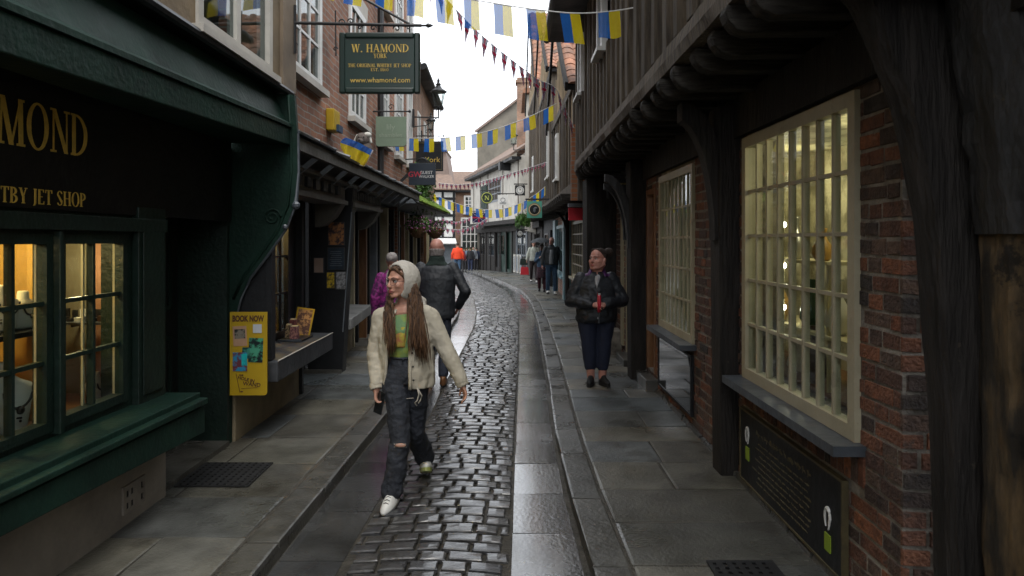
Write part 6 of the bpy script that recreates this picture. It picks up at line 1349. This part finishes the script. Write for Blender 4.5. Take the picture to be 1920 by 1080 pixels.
# ------------------------------------------------------------------ the young woman walking towards us
gl = thing('person', 'young woman in grey hood and open cream jacket, ripped dark jeans, walking and looking aside', 'person', ((760-960)/F*4.80, 4.80, 0))
m_jkt = cloth('cream_cotton_jacket', (.47, .43, .345), (.38, .345, .27), sc=5, bump=.5, bs=18)
m_hood = cloth('grey_marl_hood', (.44, .41, .36), (.38, .355, .31), sc=8, bump=.3, bs=40)
m_tee = mat('green_printed_tee', (.24, .30, .05), (.12, .22, .10), 7, .85, None, .3, 40, pos=(.42, .58))
m_tee2 = mat('rust_print', (.34, .12, .05), (.36, .30, .04), 14, .85, pos=(.45, .55))
m_jean = cloth('washed_black_denim', (.026, .031, .042), (.012, .014, .02), sc=5, bump=.6, bs=40)
HC = (-.028, -.03, 1.472); Hg = HM(HC, radians(-40), radians(2), 0, 1.0)
hipL, hipR = (.075, .0, .86), (-.075, -.01, .86)
kR, aR = (-.012, -.13, .435), (-.065, -.16, .085)     # forward leg, its foot at the left of the picture
kL, aL = (.055, .08, .44), (.088, .40, .14)          # trailing leg
b = MB(); limb(b, [(0, 0, .90), (0, 0, 1.10), (0, .0, 1.20)], [.085, .08, .08]); limb(b, [(-.15, 0, 1.24), (0, .0, 1.27), (.15, 0, 1.24)], [.05, .07, .05]); b.cap((0, .01, 1.25), (-.004, -.0, 1.42), .052, .048)
limb(b, [hipR, kR, aR], [.08, .052, .038]); limb(b, [hipL, kL, aL], [.08, .052, .038])
shL, shR = (.165, .01, 1.235), (-.165, .01, 1.225)
elR, wrR = (-.205, .02, .985), (-.185, -.06, .775); elL, wrL = (.27, .0, 1.02), (.385, -.03, .79)
limb(b, [shR, elR, wrR], [.045, .036, .026]); limb(b, [shL, elL, wrL], [.045, .036, .026])
head_prims(b, Hg); hand_prims(b, wrR, (.04, -.06, -.95), 1, .75, (1, -.1, 0), .95); hand_prims(b, wrL, (.25, -.05, -.85), -1, .45, (-.8, -.3, 0), .9)
solid(b, 'body', m_skin, gl, .0058, 2)
face_parts(gl, Hg, m_haird, -.8)
# glasses
b = MB(Hg)
for s in (-1, 1): b.tube([(s*.031+.0235*cos(a), -.101+.006*abs(cos(a))+.010*(cos(a)*s > .5), .002+.0205*sin(a)) for a in np.linspace(0, 2*pi, 21)], .0014, 5, caps=False); b.tube([(s*.054, -.092, .006), (s*.076, -.04, .008), (s*.080, .01, .004)], .0014, 5)
b.tube([(-.008, -.103, .004), (0, -.107, .008), (.008, -.103, .004)], .0014, 5); b.build('glasses', m_iron, gl, local=True)
# t-shirt
b = MB(); b.loft([(0, .0, .965, .128, .092, 0), (0, -.01, 1.05, .125, .10, 0), (0, -.012, 1.15, .140, .108, 0), (0, 0, 1.22, .15, .085, 0), (0, 0, 1.265, .12, .06, 0), (0, .005, 1.285, .06, .055, 0)], 24)
solid(b, 'tee_shirt', m_tee, gl, .008, 3, [(.012, .06)])
b = MB(); b.loft([(-.02, -.075, 1.04, .05, .045, 0), (-.01, -.079, 1.12, .055, .045, 0), (0, -.072, 1.18, .04, .04, 0)], 14); solid(b, 'shirt_print', m_tee2, gl, .008, 3)
# jeans
b = MB(); b.loft([(0, 0, .975, .122, .092, 0), (0, .0, .92, .135, .105, 0), (0, .0, .85, .145, .112, 0), (0, 0, .79, .13, .10, 0)], 24)
b.cap(hipR, kR, .094, .067); b.cap(hipL, kL, .094, .067)
b.cap(kR, Vector(kR).lerp(Vector(aR), .5), .067, .070); b.cap(Vector(kR).lerp(Vector(aR), .5), (aR[0], aR[1]+.02, .115), .069, .074)
b.cap(kL, Vector(kL).lerp(Vector(aL), .5), .067, .069); b.cap(Vector(kL).lerp(Vector(aL), .5), (aL[0]-.005, aL[1]-.01, .17), .068, .073)
jn = solid(b, 'jeans', m_jean, gl, .0075, 3, [(.026, .085), (.012, .03)])
b = MB(); b.tube([(cos(t)*.126, sin(t)*.096, .966) for t in np.linspace(0, 2*pi, 30)], .012, 6, flat=.6); b.ell((-.0, -.112, .966), .010, 8); b.build('waistband', m_jean, jn, local=True)
# ripped knee: bare skin patch with frayed threads
b = MB(); kp = Vector(kR)+Vector((.012, -.074, -.012)); b.ell(kp, (.036, .012, .013), 14); b.build('bare_knee', m_skin, jn, smooth=True, local=True)
b = MB(); [b.tube([kp+Vector((-.042+.006*i, -.010+abs(i-7)*.0012, .013*sgn)), kp+Vector((-.040+.006*i+rnd.uniform(-.004, .004), -.016+abs(i-7)*.0012, .006*sgn))], .0012, 4) for i in range(14) for sgn in (-1, 1)]; b.build('frayed_thread', m_hood, jn, local=True)
b = MB(); [b.tube([Vector((x, -.098+abs(x)*.15, z)), Vector((x+.05, -.098+abs(x)*.15, z+.004))], .0022, 4) for x, z in ((-.10, .80), (-.085, .785), (.02, .70))]; b.build('scuff_mark', m_hood, jn, local=True)
# open jacket: C-shaped shell
def open_shell(rings, n=40, th=.016):
    vs = []; fs = []
    for (cx, cy, cz, rx, ry, a0, a1) in rings:        # a0..a1: angles measured from the front, right hand side positive
        for j in range(n+1):
            t = a0+(a1-a0)*j/n; fold = .006*sin(t*9+cz*11)+.004*sin(t*17-cz*23)
            vs.append((cx+sin(t)*(rx+fold), cy-cos(t)*(ry+fold), cz))
        for j in range(n+1):
            t = a0+(a1-a0)*j/n; fold = .006*sin(t*9+cz*11)+.004*sin(t*17-cz*23)
            vs.append((cx+sin(t)*(rx-th+fold), cy-cos(t)*(ry-th+fold), cz))
    k = 2*(n+1)
    for i in range(len(rings)-1):
        for j in range(n):
            a = i*k+j; fs.append((a, a+1, a+k+1, a+k)); a += n+1; fs.append((a, a+k, a+k+1, a+1))
        fs.append((i*k, i*k+k, i*k+k+n+1, i*k+n+1)); fs.append((i*k+n, i*k+2*n+1, i*k+k+2*n+1, i*k+k+n))
    for i in (0, len(rings)-1):
        for j in range(n): a = i*k+j; fs.append((a, a+1, a+n+2, a+n+1))
    return vs, fs
rg_ = [(.02, .01, .765, .178, .135, .17, 2*pi-.95), (.015, .01, .80, .188, .143, .20, 2*pi-.86), (.01, .005, .90, .186, .140, .22, 2*pi-.75), (.005, .0, 1.0, .184, .138, .26, 2*pi-.66), (0, .0, 1.1, .186, .134, .30, 2*pi-.58), (0, .0, 1.19, .182, .122, .34, 2*pi-.52), (0, .0, 1.245, .150, .100, .42, 2*pi-.52), (0, .01, 1.285, .100, .078, .55, 2*pi-.6)]
b = MB(); v_, f_ = open_shell(rg_); b.add(v_, f_)
b.cap(shR, elR, .064, .056); b.cap(elR, (wrR[0], wrR[1]+.005, wrR[2]+.03), .058, .046); b.cap(shL, elL, .064, .058); b.cap(elL, (wrL[0]-.005, wrL[1], wrL[2]+.02), .060, .048)
b.cap((-.15, .0, 1.24), (-.08, .01, 1.28), .058, .045); b.cap((.15, .0, 1.25), (.08, .01, 1.29), .058, .045)
jk = solid(b, 'jacket', m_jkt, gl, .0075, 2, [(.015, .08), (.007, .03)])
b = MB()
for (i0, sgn) in ((0, 1), (1, -1)):
    pts = []
    for (cx, cy, cz, rx, ry, a0, a1) in rg_: t = a0 if i0 == 0 else a1; pts.append((cx+sin(t)*(rx-.004), cy-cos(t)*(ry-.002)-.004, cz))
    b.tube(pts, .012, 6, flat=.6)
b.build('jacket_edge', m_jkt, jk, smooth=True, local=True)
b = MB(); b.tube([(.10, -.135, .78), (.112, -.15, .74), (.10, -.145, .70), (.085, -.15, .685), (.098, -.145, .665)], .005, 6); b.tube([(.10, -.135, .78), (.13, -.145, .73), (.12, -.14, .70), (.105, -.14, .68)], .005, 6); b.build('drawstring', m_hood, jk, smooth=True, local=True)
b = MB(); [b.ell((-.045, -.140-.002*k, 1.14-.085*k), .006, 6) for k in range(0)]; [b.ell((.065+.003*k, -.148+.004*k, 1.10-.09*k), (.007, .004, .007), 8) for k in range(4)]; b.build('button', m_iron, jk, smooth=True, local=True)
for (w_, d_) in ((wrR, (.05, -.08, -.2)), (wrL, (.11, -.03, -.22))):
    w_ = Vector(w_); d_ = Vector(d_).normalized(); b = MB(); b.tube([w_+d_*-.02, w_+d_*.02], [.046, .043], 14); b.build('cuff', m_jkt, jk, smooth=True, local=True, bevel=.004)
# hood: shell round the head, open towards the face
b = MB(); Hh = HM((-.018, -.012, 1.472), radians(-36), radians(0), 0, 1.08); b.M = Hh
vs = []; fs = []; n1, n2 = 22, 26
for L_ in (0, 1):
    k = 1 if L_ == 0 else .88
    for i in range(n1+1):
        ph = (i/n1); y_ = -.062+ph*.18         # runs from the face opening backwards
        for j in range(n2+1):
            t = -.30*pi+(1.60*pi)*j/n2
            sh_ = sqrt(max(0.02, 1-((y_-.00)/.128)**2)) if y_ > 0 else 1-.18*(abs(y_)/.062)**2
            rx_, rz_ = .100*k*sh_, (.122*k*sh_)*(1.0 if sin(t) > 0 else 1.25)
            vs.append((cos(t)*rx_, y_, .010+sin(t)*rz_+(.0 if sin(t) > 0 else .0)))
nn = (n1+1)*(n2+1)
for i in range(n1):
    for j in range(n2):
        a = i*(n2+1)+j; fs += [(a, a+1, a+n2+2, a+n2+1), (nn+a, nn+a+n2+1, nn+a+n2+2, nn+a+1)]
for j in range(n2):
    a = j; fs.append((a, nn+a, nn+a+1, a+1)); a = n1*(n2+1)+j; fs.append((a, a+1, nn+a+1, nn+a))
for i in range(n1):
    a = i*(n2+1); c_ = a+n2+1; fs.append((a, c_, nn+c_, nn+a)); a += n2; c_ += n2; fs.append((a, nn+a, nn+c_, c_))
b.add(vs, fs); b.M = None
b.ell((.045, .075, 1.32), (.095, .07, .06), 14); b.cap((.09, .03, 1.335), (.125, -.01, 1.27), .042, .03); b.cap((-.04, .09, 1.33), (-.09, .03, 1.27), .035, .025)
solid(b, 'hood', m_hood, gl, .0065, 3, [(.008, .04)])
# long hair falling over both shoulders
def strands(root, starts, m, name='hair', seed=1, r=.008, base=None):
    rn = random.Random(seed); b = base or MB()
    for (p0, p1, p2, p3, n_, sp) in starts:
        for i in range(n_):
            o = Vector((rn.gauss(0, sp), rn.gauss(0, sp*.6), rn.gauss(0, sp*.5))); e = Vector((rn.gauss(0, sp*1.6), rn.gauss(0, sp), rn.gauss(0, sp*3)))
            q = [Vector(p0)+o, Vector(p1)+o*1.1, Vector(p2)+o*.7+e*.5, Vector(p3)+o*.5+e]; pts = []
            for t in np.linspace(0, 1, 11): pts.append((1-t)**3*q[0]+3*t*(1-t)**2*q[1]+3*t*t*(1-t)*q[2]+t**3*q[3]+Vector((sin(t*9+i), cos(t*7+i), 0))*.004)
            b.tube(pts, [r*(.5+.9*sin(pi*min(1, t*.8+.15)))*(1 if t < .95 else .3) for t in np.linspace(0, 1, 11)], 6)
    return b.build(name, m, root, smooth=True, local=True)
hb_ = MB(); hb_.M = Hg; hb_.ell((0, .028, .045), (.079, .090, .080), 18); hb_.ell((.0, -.02, .088), (.058, .05, .022), 12)
for s in (-1, 1): hb_.cap((s*.030, -.062, .084), (s*.076, -.012, .02), .011, .012, 8); hb_.cap((s*.076, -.008, .02), (s*.076, .015, -.09), .012, .016, 8)
hb_.M = None
strands(gl, [((.055, -.06, 1.46), (.10, -.08, 1.36), (.115, -.165, 1.24), (.140, -.155, .99), 80, .014), ((.06, -.06, 1.42), (.075, -.11, 1.33), (.07, -.16, 1.2), (.09, -.16, 1.04), 45, .012),
             ((-.085, -.03, 1.40), (-.10, -.08, 1.34), (-.075, -.155, 1.22), (-.065, -.150, 1.02), 46, .010), ((-.09, -.04, 1.38), (-.11, -.10, 1.3), (-.105, -.15, 1.2), (-.095, -.15, 1.08), 24, .009)], m_hairb, base=hb_, r=.0030)
shoe(gl, (aR[0], aR[1], .088), radians(-12), m_white, mat('black_sole', (.02, .02, .02)), radians(8)); shoe(gl, (aL[0], aL[1]+.01, .132), radians(8), m_white, mat('lime_sole', (.35, .4, .08), (.5, .5, .4)), radians(-22))
ph_ = thing('mobile_phone', 'black phone held low in the hand of the young woman in the cream jacket', 'phone', (gl.location.x-.165, 4.72, .69)); b = MB(); Mp = Matrix.Translation((gl.location.x-.158, 4.718, .672)) @ Matrix.Rotation(radians(12), 4, 'Y') @ Matrix.Rotation(radians(-35), 4, 'Z')
b.M = Mp; b.box(-.037, .037, -.005, .004, -.075, .075); b.build('case', m_blackp, ph_, bevel=.004); b = MB(Mp); b.box(-.034, .034, -.0065, -.0052, -.071, .071); b.build('screen', MATS['black_glass'], ph_)
# ------------------------------------------------------------------ heavier woman standing on the right pavement
wo = thing('person', 'woman in black waterproof and navy leggings, hands clasped, standing on the right pavement', 'person', (.965, 8.15, KH))
Hw = HM((.012, -.035, 1.435), radians(-42), radians(-4), 0, 1.12)
m_wj = cloth('black_waterproof', (.022, .026, .032), (.010, .012, .016), rough=.5, sc=5, bump=.35, bs=14, spec=.35)
m_leg = cloth('navy_leggings', (.010, .016, .040), (.007, .011, .028), sc=6, bump=.3)
b = MB(); limb(b, [(0, 0, .88), (0, 0, 1.05), (0, .0, 1.2)], [.15, .15, .13]); b.cap((0, .01, 1.2), (.008, -.01, 1.36), .085, .076)
limb(b, [(.1, 0, .82), (.085, -.01, .47), (.07, .0, .085)], [.10, .07, .044]); limb(b, [(-.1, 0, .82), (-.085, -.02, .47), (-.06, .0, .085)], [.10, .07, .044])
wl_, wr_ = (.055, -.235, .935), (-.045, -.245, .935)
limb(b, [(.2, 0, 1.22), (.275, -.02, .96), wl_], [.05, .05, .03]); limb(b, [(-.2, 0, 1.22), (-.275, -.02, .96), wr_], [.05, .05, .03])
head_prims(b, Hw, .017); hand_prims(b, wl_, (-.8, -.25, .15), -1, 1.0, (0, .4, -.4), .92); hand_prims(b, wr_, (.8, -.2, .1), 1, 1.05, (0, .4, -.5), .92)
solid(b, 'body', m_skin2, wo, .0065, 2); face_parts(wo, Hw, m_haird, -.6)
b = MB(); b.loft([(0, .01, .72, .215, .175, 0), (0, .0, .76, .24, .195, 0), (0, -.005, .88, .232, .19, 0), (0, -.01, 1.0, .225, .18, 0), (0, -.005, 1.12, .222, .165, 0), (0, 0, 1.2, .20, .14, 0), (0, .0, 1.26, .14, .11, 0), (.002, .0, 1.30, .085, .085, 0)], 28)
b.cap((.17, 0, 1.215), (.285, -.02, .97), .084, .086); b.cap((.285, -.02, .97), (.09, -.205, .94), .086, .052); b.cap((-.17, 0, 1.215), (-.285, -.02, .97), .084, .086); b.cap((-.285, -.02, .97), (-.08, -.215, .94), .086, .052)
wj = solid(b, 'jacket', m_wj, wo, .009, 2, [(.030, .10), (.014, .035)])
mp_ = cloth('purple_lining', (.07, .015, .10), (.05, .01, .07), rough=.5)
b = MB(); b.cap((-.085, -.065, 1.25), (-.05, -.02, 1.335), .032, .026, 10); b.cap((.085, -.065, 1.25), (.07, .0, 1.335), .032, .026, 10); b.cap((.07, .0, 1.335), (.0, .07, 1.34), .026, .026, 8); b.cap((-.05, -.02, 1.335), (.0, .07, 1.34), .026, .026, 8); b.cap((.10, -.045, 1.25), (.17, -.02, 1.245), .03, .034, 8); b.cap((-.10, -.045, 1.25), (-.16, -.02, 1.245), .03, .030, 8)
solid(b, 'collar', mp_, wj, .007, 2)
m_gtop = cloth('pale_grey_top', (.36, .37, .39), (.3, .31, .33)); b = MB(); b.loft([(-.015, -.10, 1.09, .012, .075, 0), (-.01, -.085, 1.16, .030, .085, 0), (0, -.04, 1.24, .052, .10, 0), (0, -.01, 1.29, .06, .075, 0), (.004, .0, 1.315, .055, .06, 0)], 16); b.loft([(.0, -.150, .775, .022, .05, 0), (-.005, -.15, .83, .016, .048, 0)], 10); solid(b, 'top', m_gtop, wo, .007, 2)
b = MB(); b.tube([(.005, -.205, .73), (.008, -.203, .85), (.006, -.198, .95)], .007, 6); b.tube([(-.015, -.2, 1.05), (-.012, -.185, 1.12)], .004, 5); b.build('zip', m_lead, wj, local=True)
b = MB(); b.loft([(0, 0, .86, .19, .155, 0), (0, 0, .76, .19, .15, 0)], 24); b.cap((.100, 0, .76), (.088, -.01, .48), .125, .084); b.cap((-.100, 0, .76), (-.088, -.02, .48), .125, .084); b.cap((.088, -.01, .48), (.080, .0, .36), .088, .086); b.cap((-.088, -.02, .48), (-.076, -.005, .36), .088, .086); b.cap((.080, .0, .36), (.074, 0, .22), .086, .070); b.cap((-.076, -.005, .36), (-.068, 0, .22), .086, .070)
solid(b, 'leggings', m_leg, wo, .009, 3, [(.010, .07)])
shoe(wo, (.075, -.01, .085), radians(18), m_blackp, MATS['black_sole']); shoe(wo, (-.062, -.01, .085), radians(-14), m_blackp, MATS['black_sole'])
b = MB(Hw); b.ell((0, .034, .046), (.084, .090, .077), 18); b.cap((-.045, -.022, .096), (.045, -.022, .096), .018, .018, 10); b.cap((0, .09, .06), (0, .16, .085), .032, .04, 12); b.ell((0, .19, .085), (.055, .05, .05), 12); b.cap((0, .09, .0), (.01, .10, -.07), .03, .016, 8)
for s in (-1, 1): b.cap((s*.060, -.012, .075), (s*.082, .02, .02), .018, .013, 8)
solid(b, 'hair', m_haird, wo, .007, 2, [(.008, .02)])
b = MB(); b.tube([(.0, -.26, .90), (.0, -.262, 1.0), (.004, -.262, 1.03)], [.018, .022, .019], 12); can = thing('red_drink', 'red drink bottle clutched in the hands of the woman in the black waterproof', 'bottle', (.965, 7.88, 1.05)); M_ = Matrix.Translation((.965, 8.15, KH)); b.M = M_; b.v = []; b.f = []; b.mi = []
b.tube([(-.0, -.272, .86), (.0, -.275, .93), (.002, -.277, 1.03), (.004, -.278, 1.05)], [.018, .021, .021, .012], 14); b.build('bottle', cloth('red_plastic', (.50, .015, .04), (.42, .01, .03), rough=.3, bump=0), can, smooth=True)
b = MB(M_); b.tube([(.004, -.278, 1.05), (.0045, -.278, 1.068)], .013, 10); b.build('cap', m_white, can)
b = MB(); b.tube([(-.004, -.2, 1.03), (-.03, -.14, 1.17), (-.05, -.09, 1.24)], .006, 6); b.build('lanyard', MATS['red_plastic'], wj, local=True)
# ------------------------------------------------------------------ generic figures (back views and further people)
def figure(lab, loc, h, rz, top, trous, hair, skin=m_skin, build=1.0, coat=.86, stride=.10, arms=None, bald=False, hs=1.0, vox=.011, hands=True, face=False, yaw=0, shoes=m_blackp, long_hair=False, hem=.09, skirt=None, group=None, det=True):
    t = thing('person', lab, 'person', loc, group, rz); s = h/1.75; B = build
    def V(x, y, z): return Vector((x*s, y*s, z*s))
    H = HM(V(0, -.01, 1.635), yaw, radians(4), 0, s*hs)
    ar = arms or {1: [(.25*B, .03, 1.14), (.27*B, -.03, .90)], -1: [(-.25*B, .03, 1.14), (-.27*B, -.03, .90)]}
    b = MB(); limb(b, [V(0, 0, .95), V(0, 0, 1.2), V(0, .0, 1.38)], [.10*B*s, .09*B*s, .07*B*s]); b.cap(V(0, .01, 1.38), V(0, 0, 1.58), .06*s, .056*s)
    lg = {1: [V(.09, 0, .92), V(.10, -stride*.6, .50), V(.10, -stride, .085)], -1: [V(-.09, 0, .92), V(-.10, stride*.3, .50), V(-.10, stride*1.4, .10)]}
    for k in (1, -1):
        limb(b, lg[k], [.085*s, .058*s, .040*s]); e, w_ = V(*ar[k][0]), V(*ar[k][1]); limb(b, [V(k*.185*B, 0, 1.41), e, w_], [.05*s, .042*s, .028*s])
        if hands: hand_prims(b, w_, (w_-e), k, .6, (-k, 0, 0), s)
    head_prims(b, H); solid(b, 'body', skin, t, vox*.75, 2)
    if face: face_parts(t, H)
    b = MB(); zb = coat; b.loft([(0, .0, zb*s, .185*B*s, .135*B*s, 0), (0, 0, (zb+.05)*s, .195*B*s, .145*B*s, 0), (0, 0, 1.1*s, .188*B*s, .138*B*s, 0), (0, .0, 1.28*s, .205*B*s, .135*B*s, 0), (0, 0, 1.41*s, .18*B*s, .105*B*s, 0), (0, 0, 1.47*s, .10*s, .085*s, 0), (0, 0, 1.52*s, .072*s, .072*s, 0)], 24)
    for k in (1, -1):
        e, w_ = V(*ar[k][0]), V(*ar[k][1]); w2 = w_.lerp(e, .06); b.cap(V(k*.165*B, 0, 1.41), e, .074*s, .066*s); b.cap(e, w2, .068*s, .048*s)
    tp = solid(b, 'coat', top, t, vox*.8, 2, [(.018, .10), (.007, .04)] if det else None)
    b = MB()
    if skirt: b.loft([(0, 0, 1.0*s, .15*s, .12*s, 0), (0, 0, .8*s, .19*s, .16*s, 0), (0, 0, .52*s, .21*s, .18*s, 0)], 20); solid(b, 'skirt', skirt, t, vox, 2, [(.02, .05)]); b = MB()
    b.loft([(0, 0, 1.02*s, .15*B*s, .11*B*s, 0), (0, 0, .9*s, .155*B*s, .125*B*s, 0), (0, 0, .84*s, .14*B*s, .11*B*s, 0)], 20)
    for k in (1, -1): b.cap(lg[k][0], lg[k][1], .10*s, .074*s); b.cap(lg[k][1], lg[k][2]+Vector((0, 0, .05*s)), .074*s, .060*s)
    solid(b, 'trousers', trous, t, vox*.8, 2, [(.018, .07)] if det else None)
    for k in (1, -1): shoe(t, lg[k][2]+Vector((0, 0, 0)), 0, shoes, MATS['black_sole'], 0 if k == 1 else radians(-10), s)
    if hair is not None:
        b = MB(H)
        if bald: b.loft([(0, .02, -.055, .078, .094, 0), (0, .022, -.02, .082, .098, 0), (0, .024, .02, .0825, .0985, 0)], 20)
        else: b.ell((0, .028, .048), (.084, .094, .082), 18); b.cap((-.045, -.045, .085), (.045, -.045, .085), .02, .02, 8)
        if long_hair: b.cap((0, .07, .02), (0, .085, -.16), .06, .05, 10)
        hh = solid(b, 'hair', hair, t, vox*.6, 2) if not bald else None
        if bald:                       # a fringe of hair round the back, crown bare
            b = MB(H); k = 28
            for i in range(k):
                a = pi*(-.12)+pi*1.24*i/(k-1); b.cap((.0755*cos(a), .020+.0925*sin(a), -.005), (.066*cos(a), .015+.075*sin(a), -.065), .0085, .010, 6)
            solid(b, 'hair', hair, t, vox*.5, 2)
    return t, tp, H
m_wax = cloth('black_wax_jacket', (.028, .032, .038), (.012, .014, .018), rough=.6, sc=4, bump=.25, bs=14)
m_dtr = cloth('dark_blue_trousers', (.018, .024, .04), (.01, .013, .022), sc=5)
man, tp, Hm = figure('balding man in a dark wax jacket walking away beside the cobbles', (-.92, 8.7, 0), 1.75, pi, m_wax, m_dtr, m_hairg, m_skin2, 1.18, .80, .16, {1: [(.30, .02, 1.14), (.27, .04, .90)], -1: [(-.36, .09, 1.13), (-.26, -.06, .92)]}, bald=True, hs=1.13, vox=.010, shoes=m_brownwood)
b = MB(); b.loft([(0, .0, 1.44, .15, .11, 0), (0, .005, 1.49, .105, .098, 0), (0, .01, 1.545, .092, .094, 0), (0, .01, 1.56, .07, .07, 0)], 24); solid(b, 'collar', cloth('green_corduroy', (.015, .03, .025), (.01, .02, .016)), tp, .008, 1)
m_pur = mat('purple_patterned_coat', (.26, .02, .18), (.06, .008, .06), 24, .7, None, .6, 40, pos=(.42, .58))
figure('older person in a purple patterned coat walking behind the young woman', (-1.45, 8.6, KH), 1.50, pi, m_pur, m_dtr, m_hairg, m_skin, .95, .78, .12, vox=.010, hands=True)
# group of three under an umbrella on the right pavement
m_jeans = cloth('blue_jeans', (.05, .10, .17), (.03, .065, .12)); m_char = cloth('charcoal_jacket', (.045, .05, .055), (.025, .03, .033)); m_greyj = cloth('grey_jumper', (.26, .27, .28), (.2, .21, .22))
def at_px(px, py, z): Y = (CH-z)*F/(py-450); return ((px-960)/F*Y, Y, z)
a_, tp, H_ = figure('tall balding man in charcoal jacket and blue jeans beside the umbrella', at_px(1034, 552, KH), 1.74, radians(8), m_char, m_jeans, m_hairg, m_skin2, 1.1, .90, .06, vox=.013, bald=True, face=True, yaw=radians(-40), shoes=m_white)
b = MB(); b.loft([(-.03, -.115, .93, .07, .08, 0), (-.03, -.12, 1.15, .075, .08, 0), (-.02, -.10, 1.36, .06, .07, 0)], 14); solid(b, 'jumper', m_greyj, tp, .01, 2)
m_denj = cloth('blue_denim_jacket', (.07, .13, .22), (.04, .08, .14)); m_flo = mat('dark_floral_skirt', (.10, .03, .04), (.015, .012, .02), 40, .8, pos=(.5, .56))
x0 = at_px(1016, 547, KH); figure('person in blue denim jacket and floral skirt under the dark umbrella', x0, 1.52, radians(-6), m_denj, cloth('plum_tights', (.06, .012, .02)), m_haird, m_skin, .95, .90, .05, {1: [(.24, .0, 1.15), (.20, -.14, .98)], -1: [(-.22, .0, 1.14), (-.10, -.14, 1.24)]}, vox=.013, skirt=m_flo, face=True)
um = thing('umbrella', 'small dark umbrella held over the person in the denim jacket', 'umbrella', (x0[0]-.02, x0[1]-.1, 1.7)); ux, uy, uz = x0[0]-.03, x0[1]-.14, 1.80
b = MB(); vs = [(ux, uy, uz+.03)]; fs = []
for r_i, (r_, dz) in enumerate(((.18, .0), (.34, -.06), (.46, -.15))):
    for j in range(24): a = 2*pi*j/24; sc2 = 1 if j % 3 == 0 else .96; vs.append((ux+r_*sc2*cos(a)*.85, uy+r_*sc2*sin(a)*.85, uz+dz+(.012 if j % 3 else 0)*r_i))
for j in range(24): fs.append((0, 1+j, 1+(j+1) % 24))
for i in range(2):
    for j in range(24): fs.append((1+i*24+j, 1+(i+1)*24+j, 1+(i+1)*24+(j+1) % 24, 1+i*24+(j+1) % 24))
b.add(vs, fs); b.build('canopy', m_char, um); b = MB(); b.tube([(ux, uy, uz+.05), (ux, uy, uz-.62)], .008, 6); b.build('shaft', m_iron, um); b = MB(); b.tube([(ux, uy, uz-.62), (ux, uy, uz-.70)], .015, 6); b.build('handle', m_blackp, um)
x1 = at_px(1001, 530, KH); figure('woman in white cardigan and dark trousers walking with a red bag', x1, 1.62, radians(5), cloth('white_cardigan', (.48, .50, .44), (.4, .42, .36)), cloth('dark_trousers', (.03, .02, .02)), mat('auburn_hair', (.13, .03, .02), (.08, .02, .015)), m_skin, 1.0, .92, .12, {1: [(.24, .0, 1.14), (.2, -.16, 1.0)], -1: [(-.26, .02, 1.16), (-.30, .0, .95)]}, vox=.015, face=True, shoes=m_white)
def bag(nm, lab, x, y, z, w_, h_, m_):
    t = thing(nm, lab, 'bag', (x, y, z)); b = MB(); b.hexa([(x-w_/2, y-.06, z), (x+w_/2, y-.06, z), (x+w_/2, y+.06, z), (x-w_/2, y+.06, z), (x-w_*.42, y-.03, z+h_), (x+w_*.42, y-.03, z+h_), (x+w_*.42, y+.03, z+h_), (x-w_*.42, y+.03, z+h_)]); b.build('bag', m_, t, bevel=.01)
    b = MB(); b.tube([(x+w_*.2*cos(a), y, z+h_+.14*sin(a)) for a in np.linspace(0, pi, 9)], .008, 5); b.build('handle', m_, t)
bag('red_bag', 'bright red carrier bag hanging beside the woman in the white cardigan', x1[0]-.36, x1[1]-.02, .40, .34, .30, m_red); bag('dark_bag', 'dark green bag held above the red carrier bag', x1[0]-.40, x1[1]+.02, .78, .30, .24, m_green_d)
# far people
def ground_at(px, py):
    for Y in np.arange(22, 66, .05):
        if 450+(CH-G(Y))*F/Y <= py or Y > 60: return ((px-960)/F*Y, Y, G(Y))
m_org = cloth('orange_hoodie', (.75, .06, .015), (.65, .05, .012)); m_blk = cloth('black_coat', (.02, .02, .024)); m_nv = cloth('navy_coat', (.02, .03, .07)); m_blg = cloth('blue_grey_coat', (.12, .17, .23)); m_gr2 = cloth('light_grey_coat', (.28, .30, .33))
far = [('person in a bright orange hoodie and jeans walking away in the distance', 858, 517, 1.75, pi, m_org, m_jeans, m_haird, 1.15),
       ('person in dark red coat walking just beside the orange hoodie', 865, 514, 1.6, pi, cloth('dark_red_coat', (.16, .02, .03)), m_blk, m_haird, .95),
       ('distant person in blue grey coat at the left of the far group', 876, 509, 1.7, pi, m_blg, m_blk, m_haird, 1.0),
       ('distant person in black coat in the middle of the far group', 882, 510, 1.66, pi, m_blk, m_nv, m_haird, 1.0),
       ('distant person in light grey coat in the far group', 888, 509, 1.74, 0, m_gr2, m_blk, m_haird, 1.0),
       ('distant person in navy coat by the far dark shopfront', 893.5, 508.5, 1.72, pi, m_nv, m_blk, m_haird, 1.0),
       ('distant person in long dark coat furthest down the street', 871, 508.5, 1.7, pi, m_char, m_blk, m_haird, 1.0)]
for (lab, px, py, h, rz, tpm, trm, hr, bd) in far: figure(lab, ground_at(px, py), h, rz, tpm, trm, hr, m_skin, bd, .88, .12, vox=.03, hands=True, det=False)
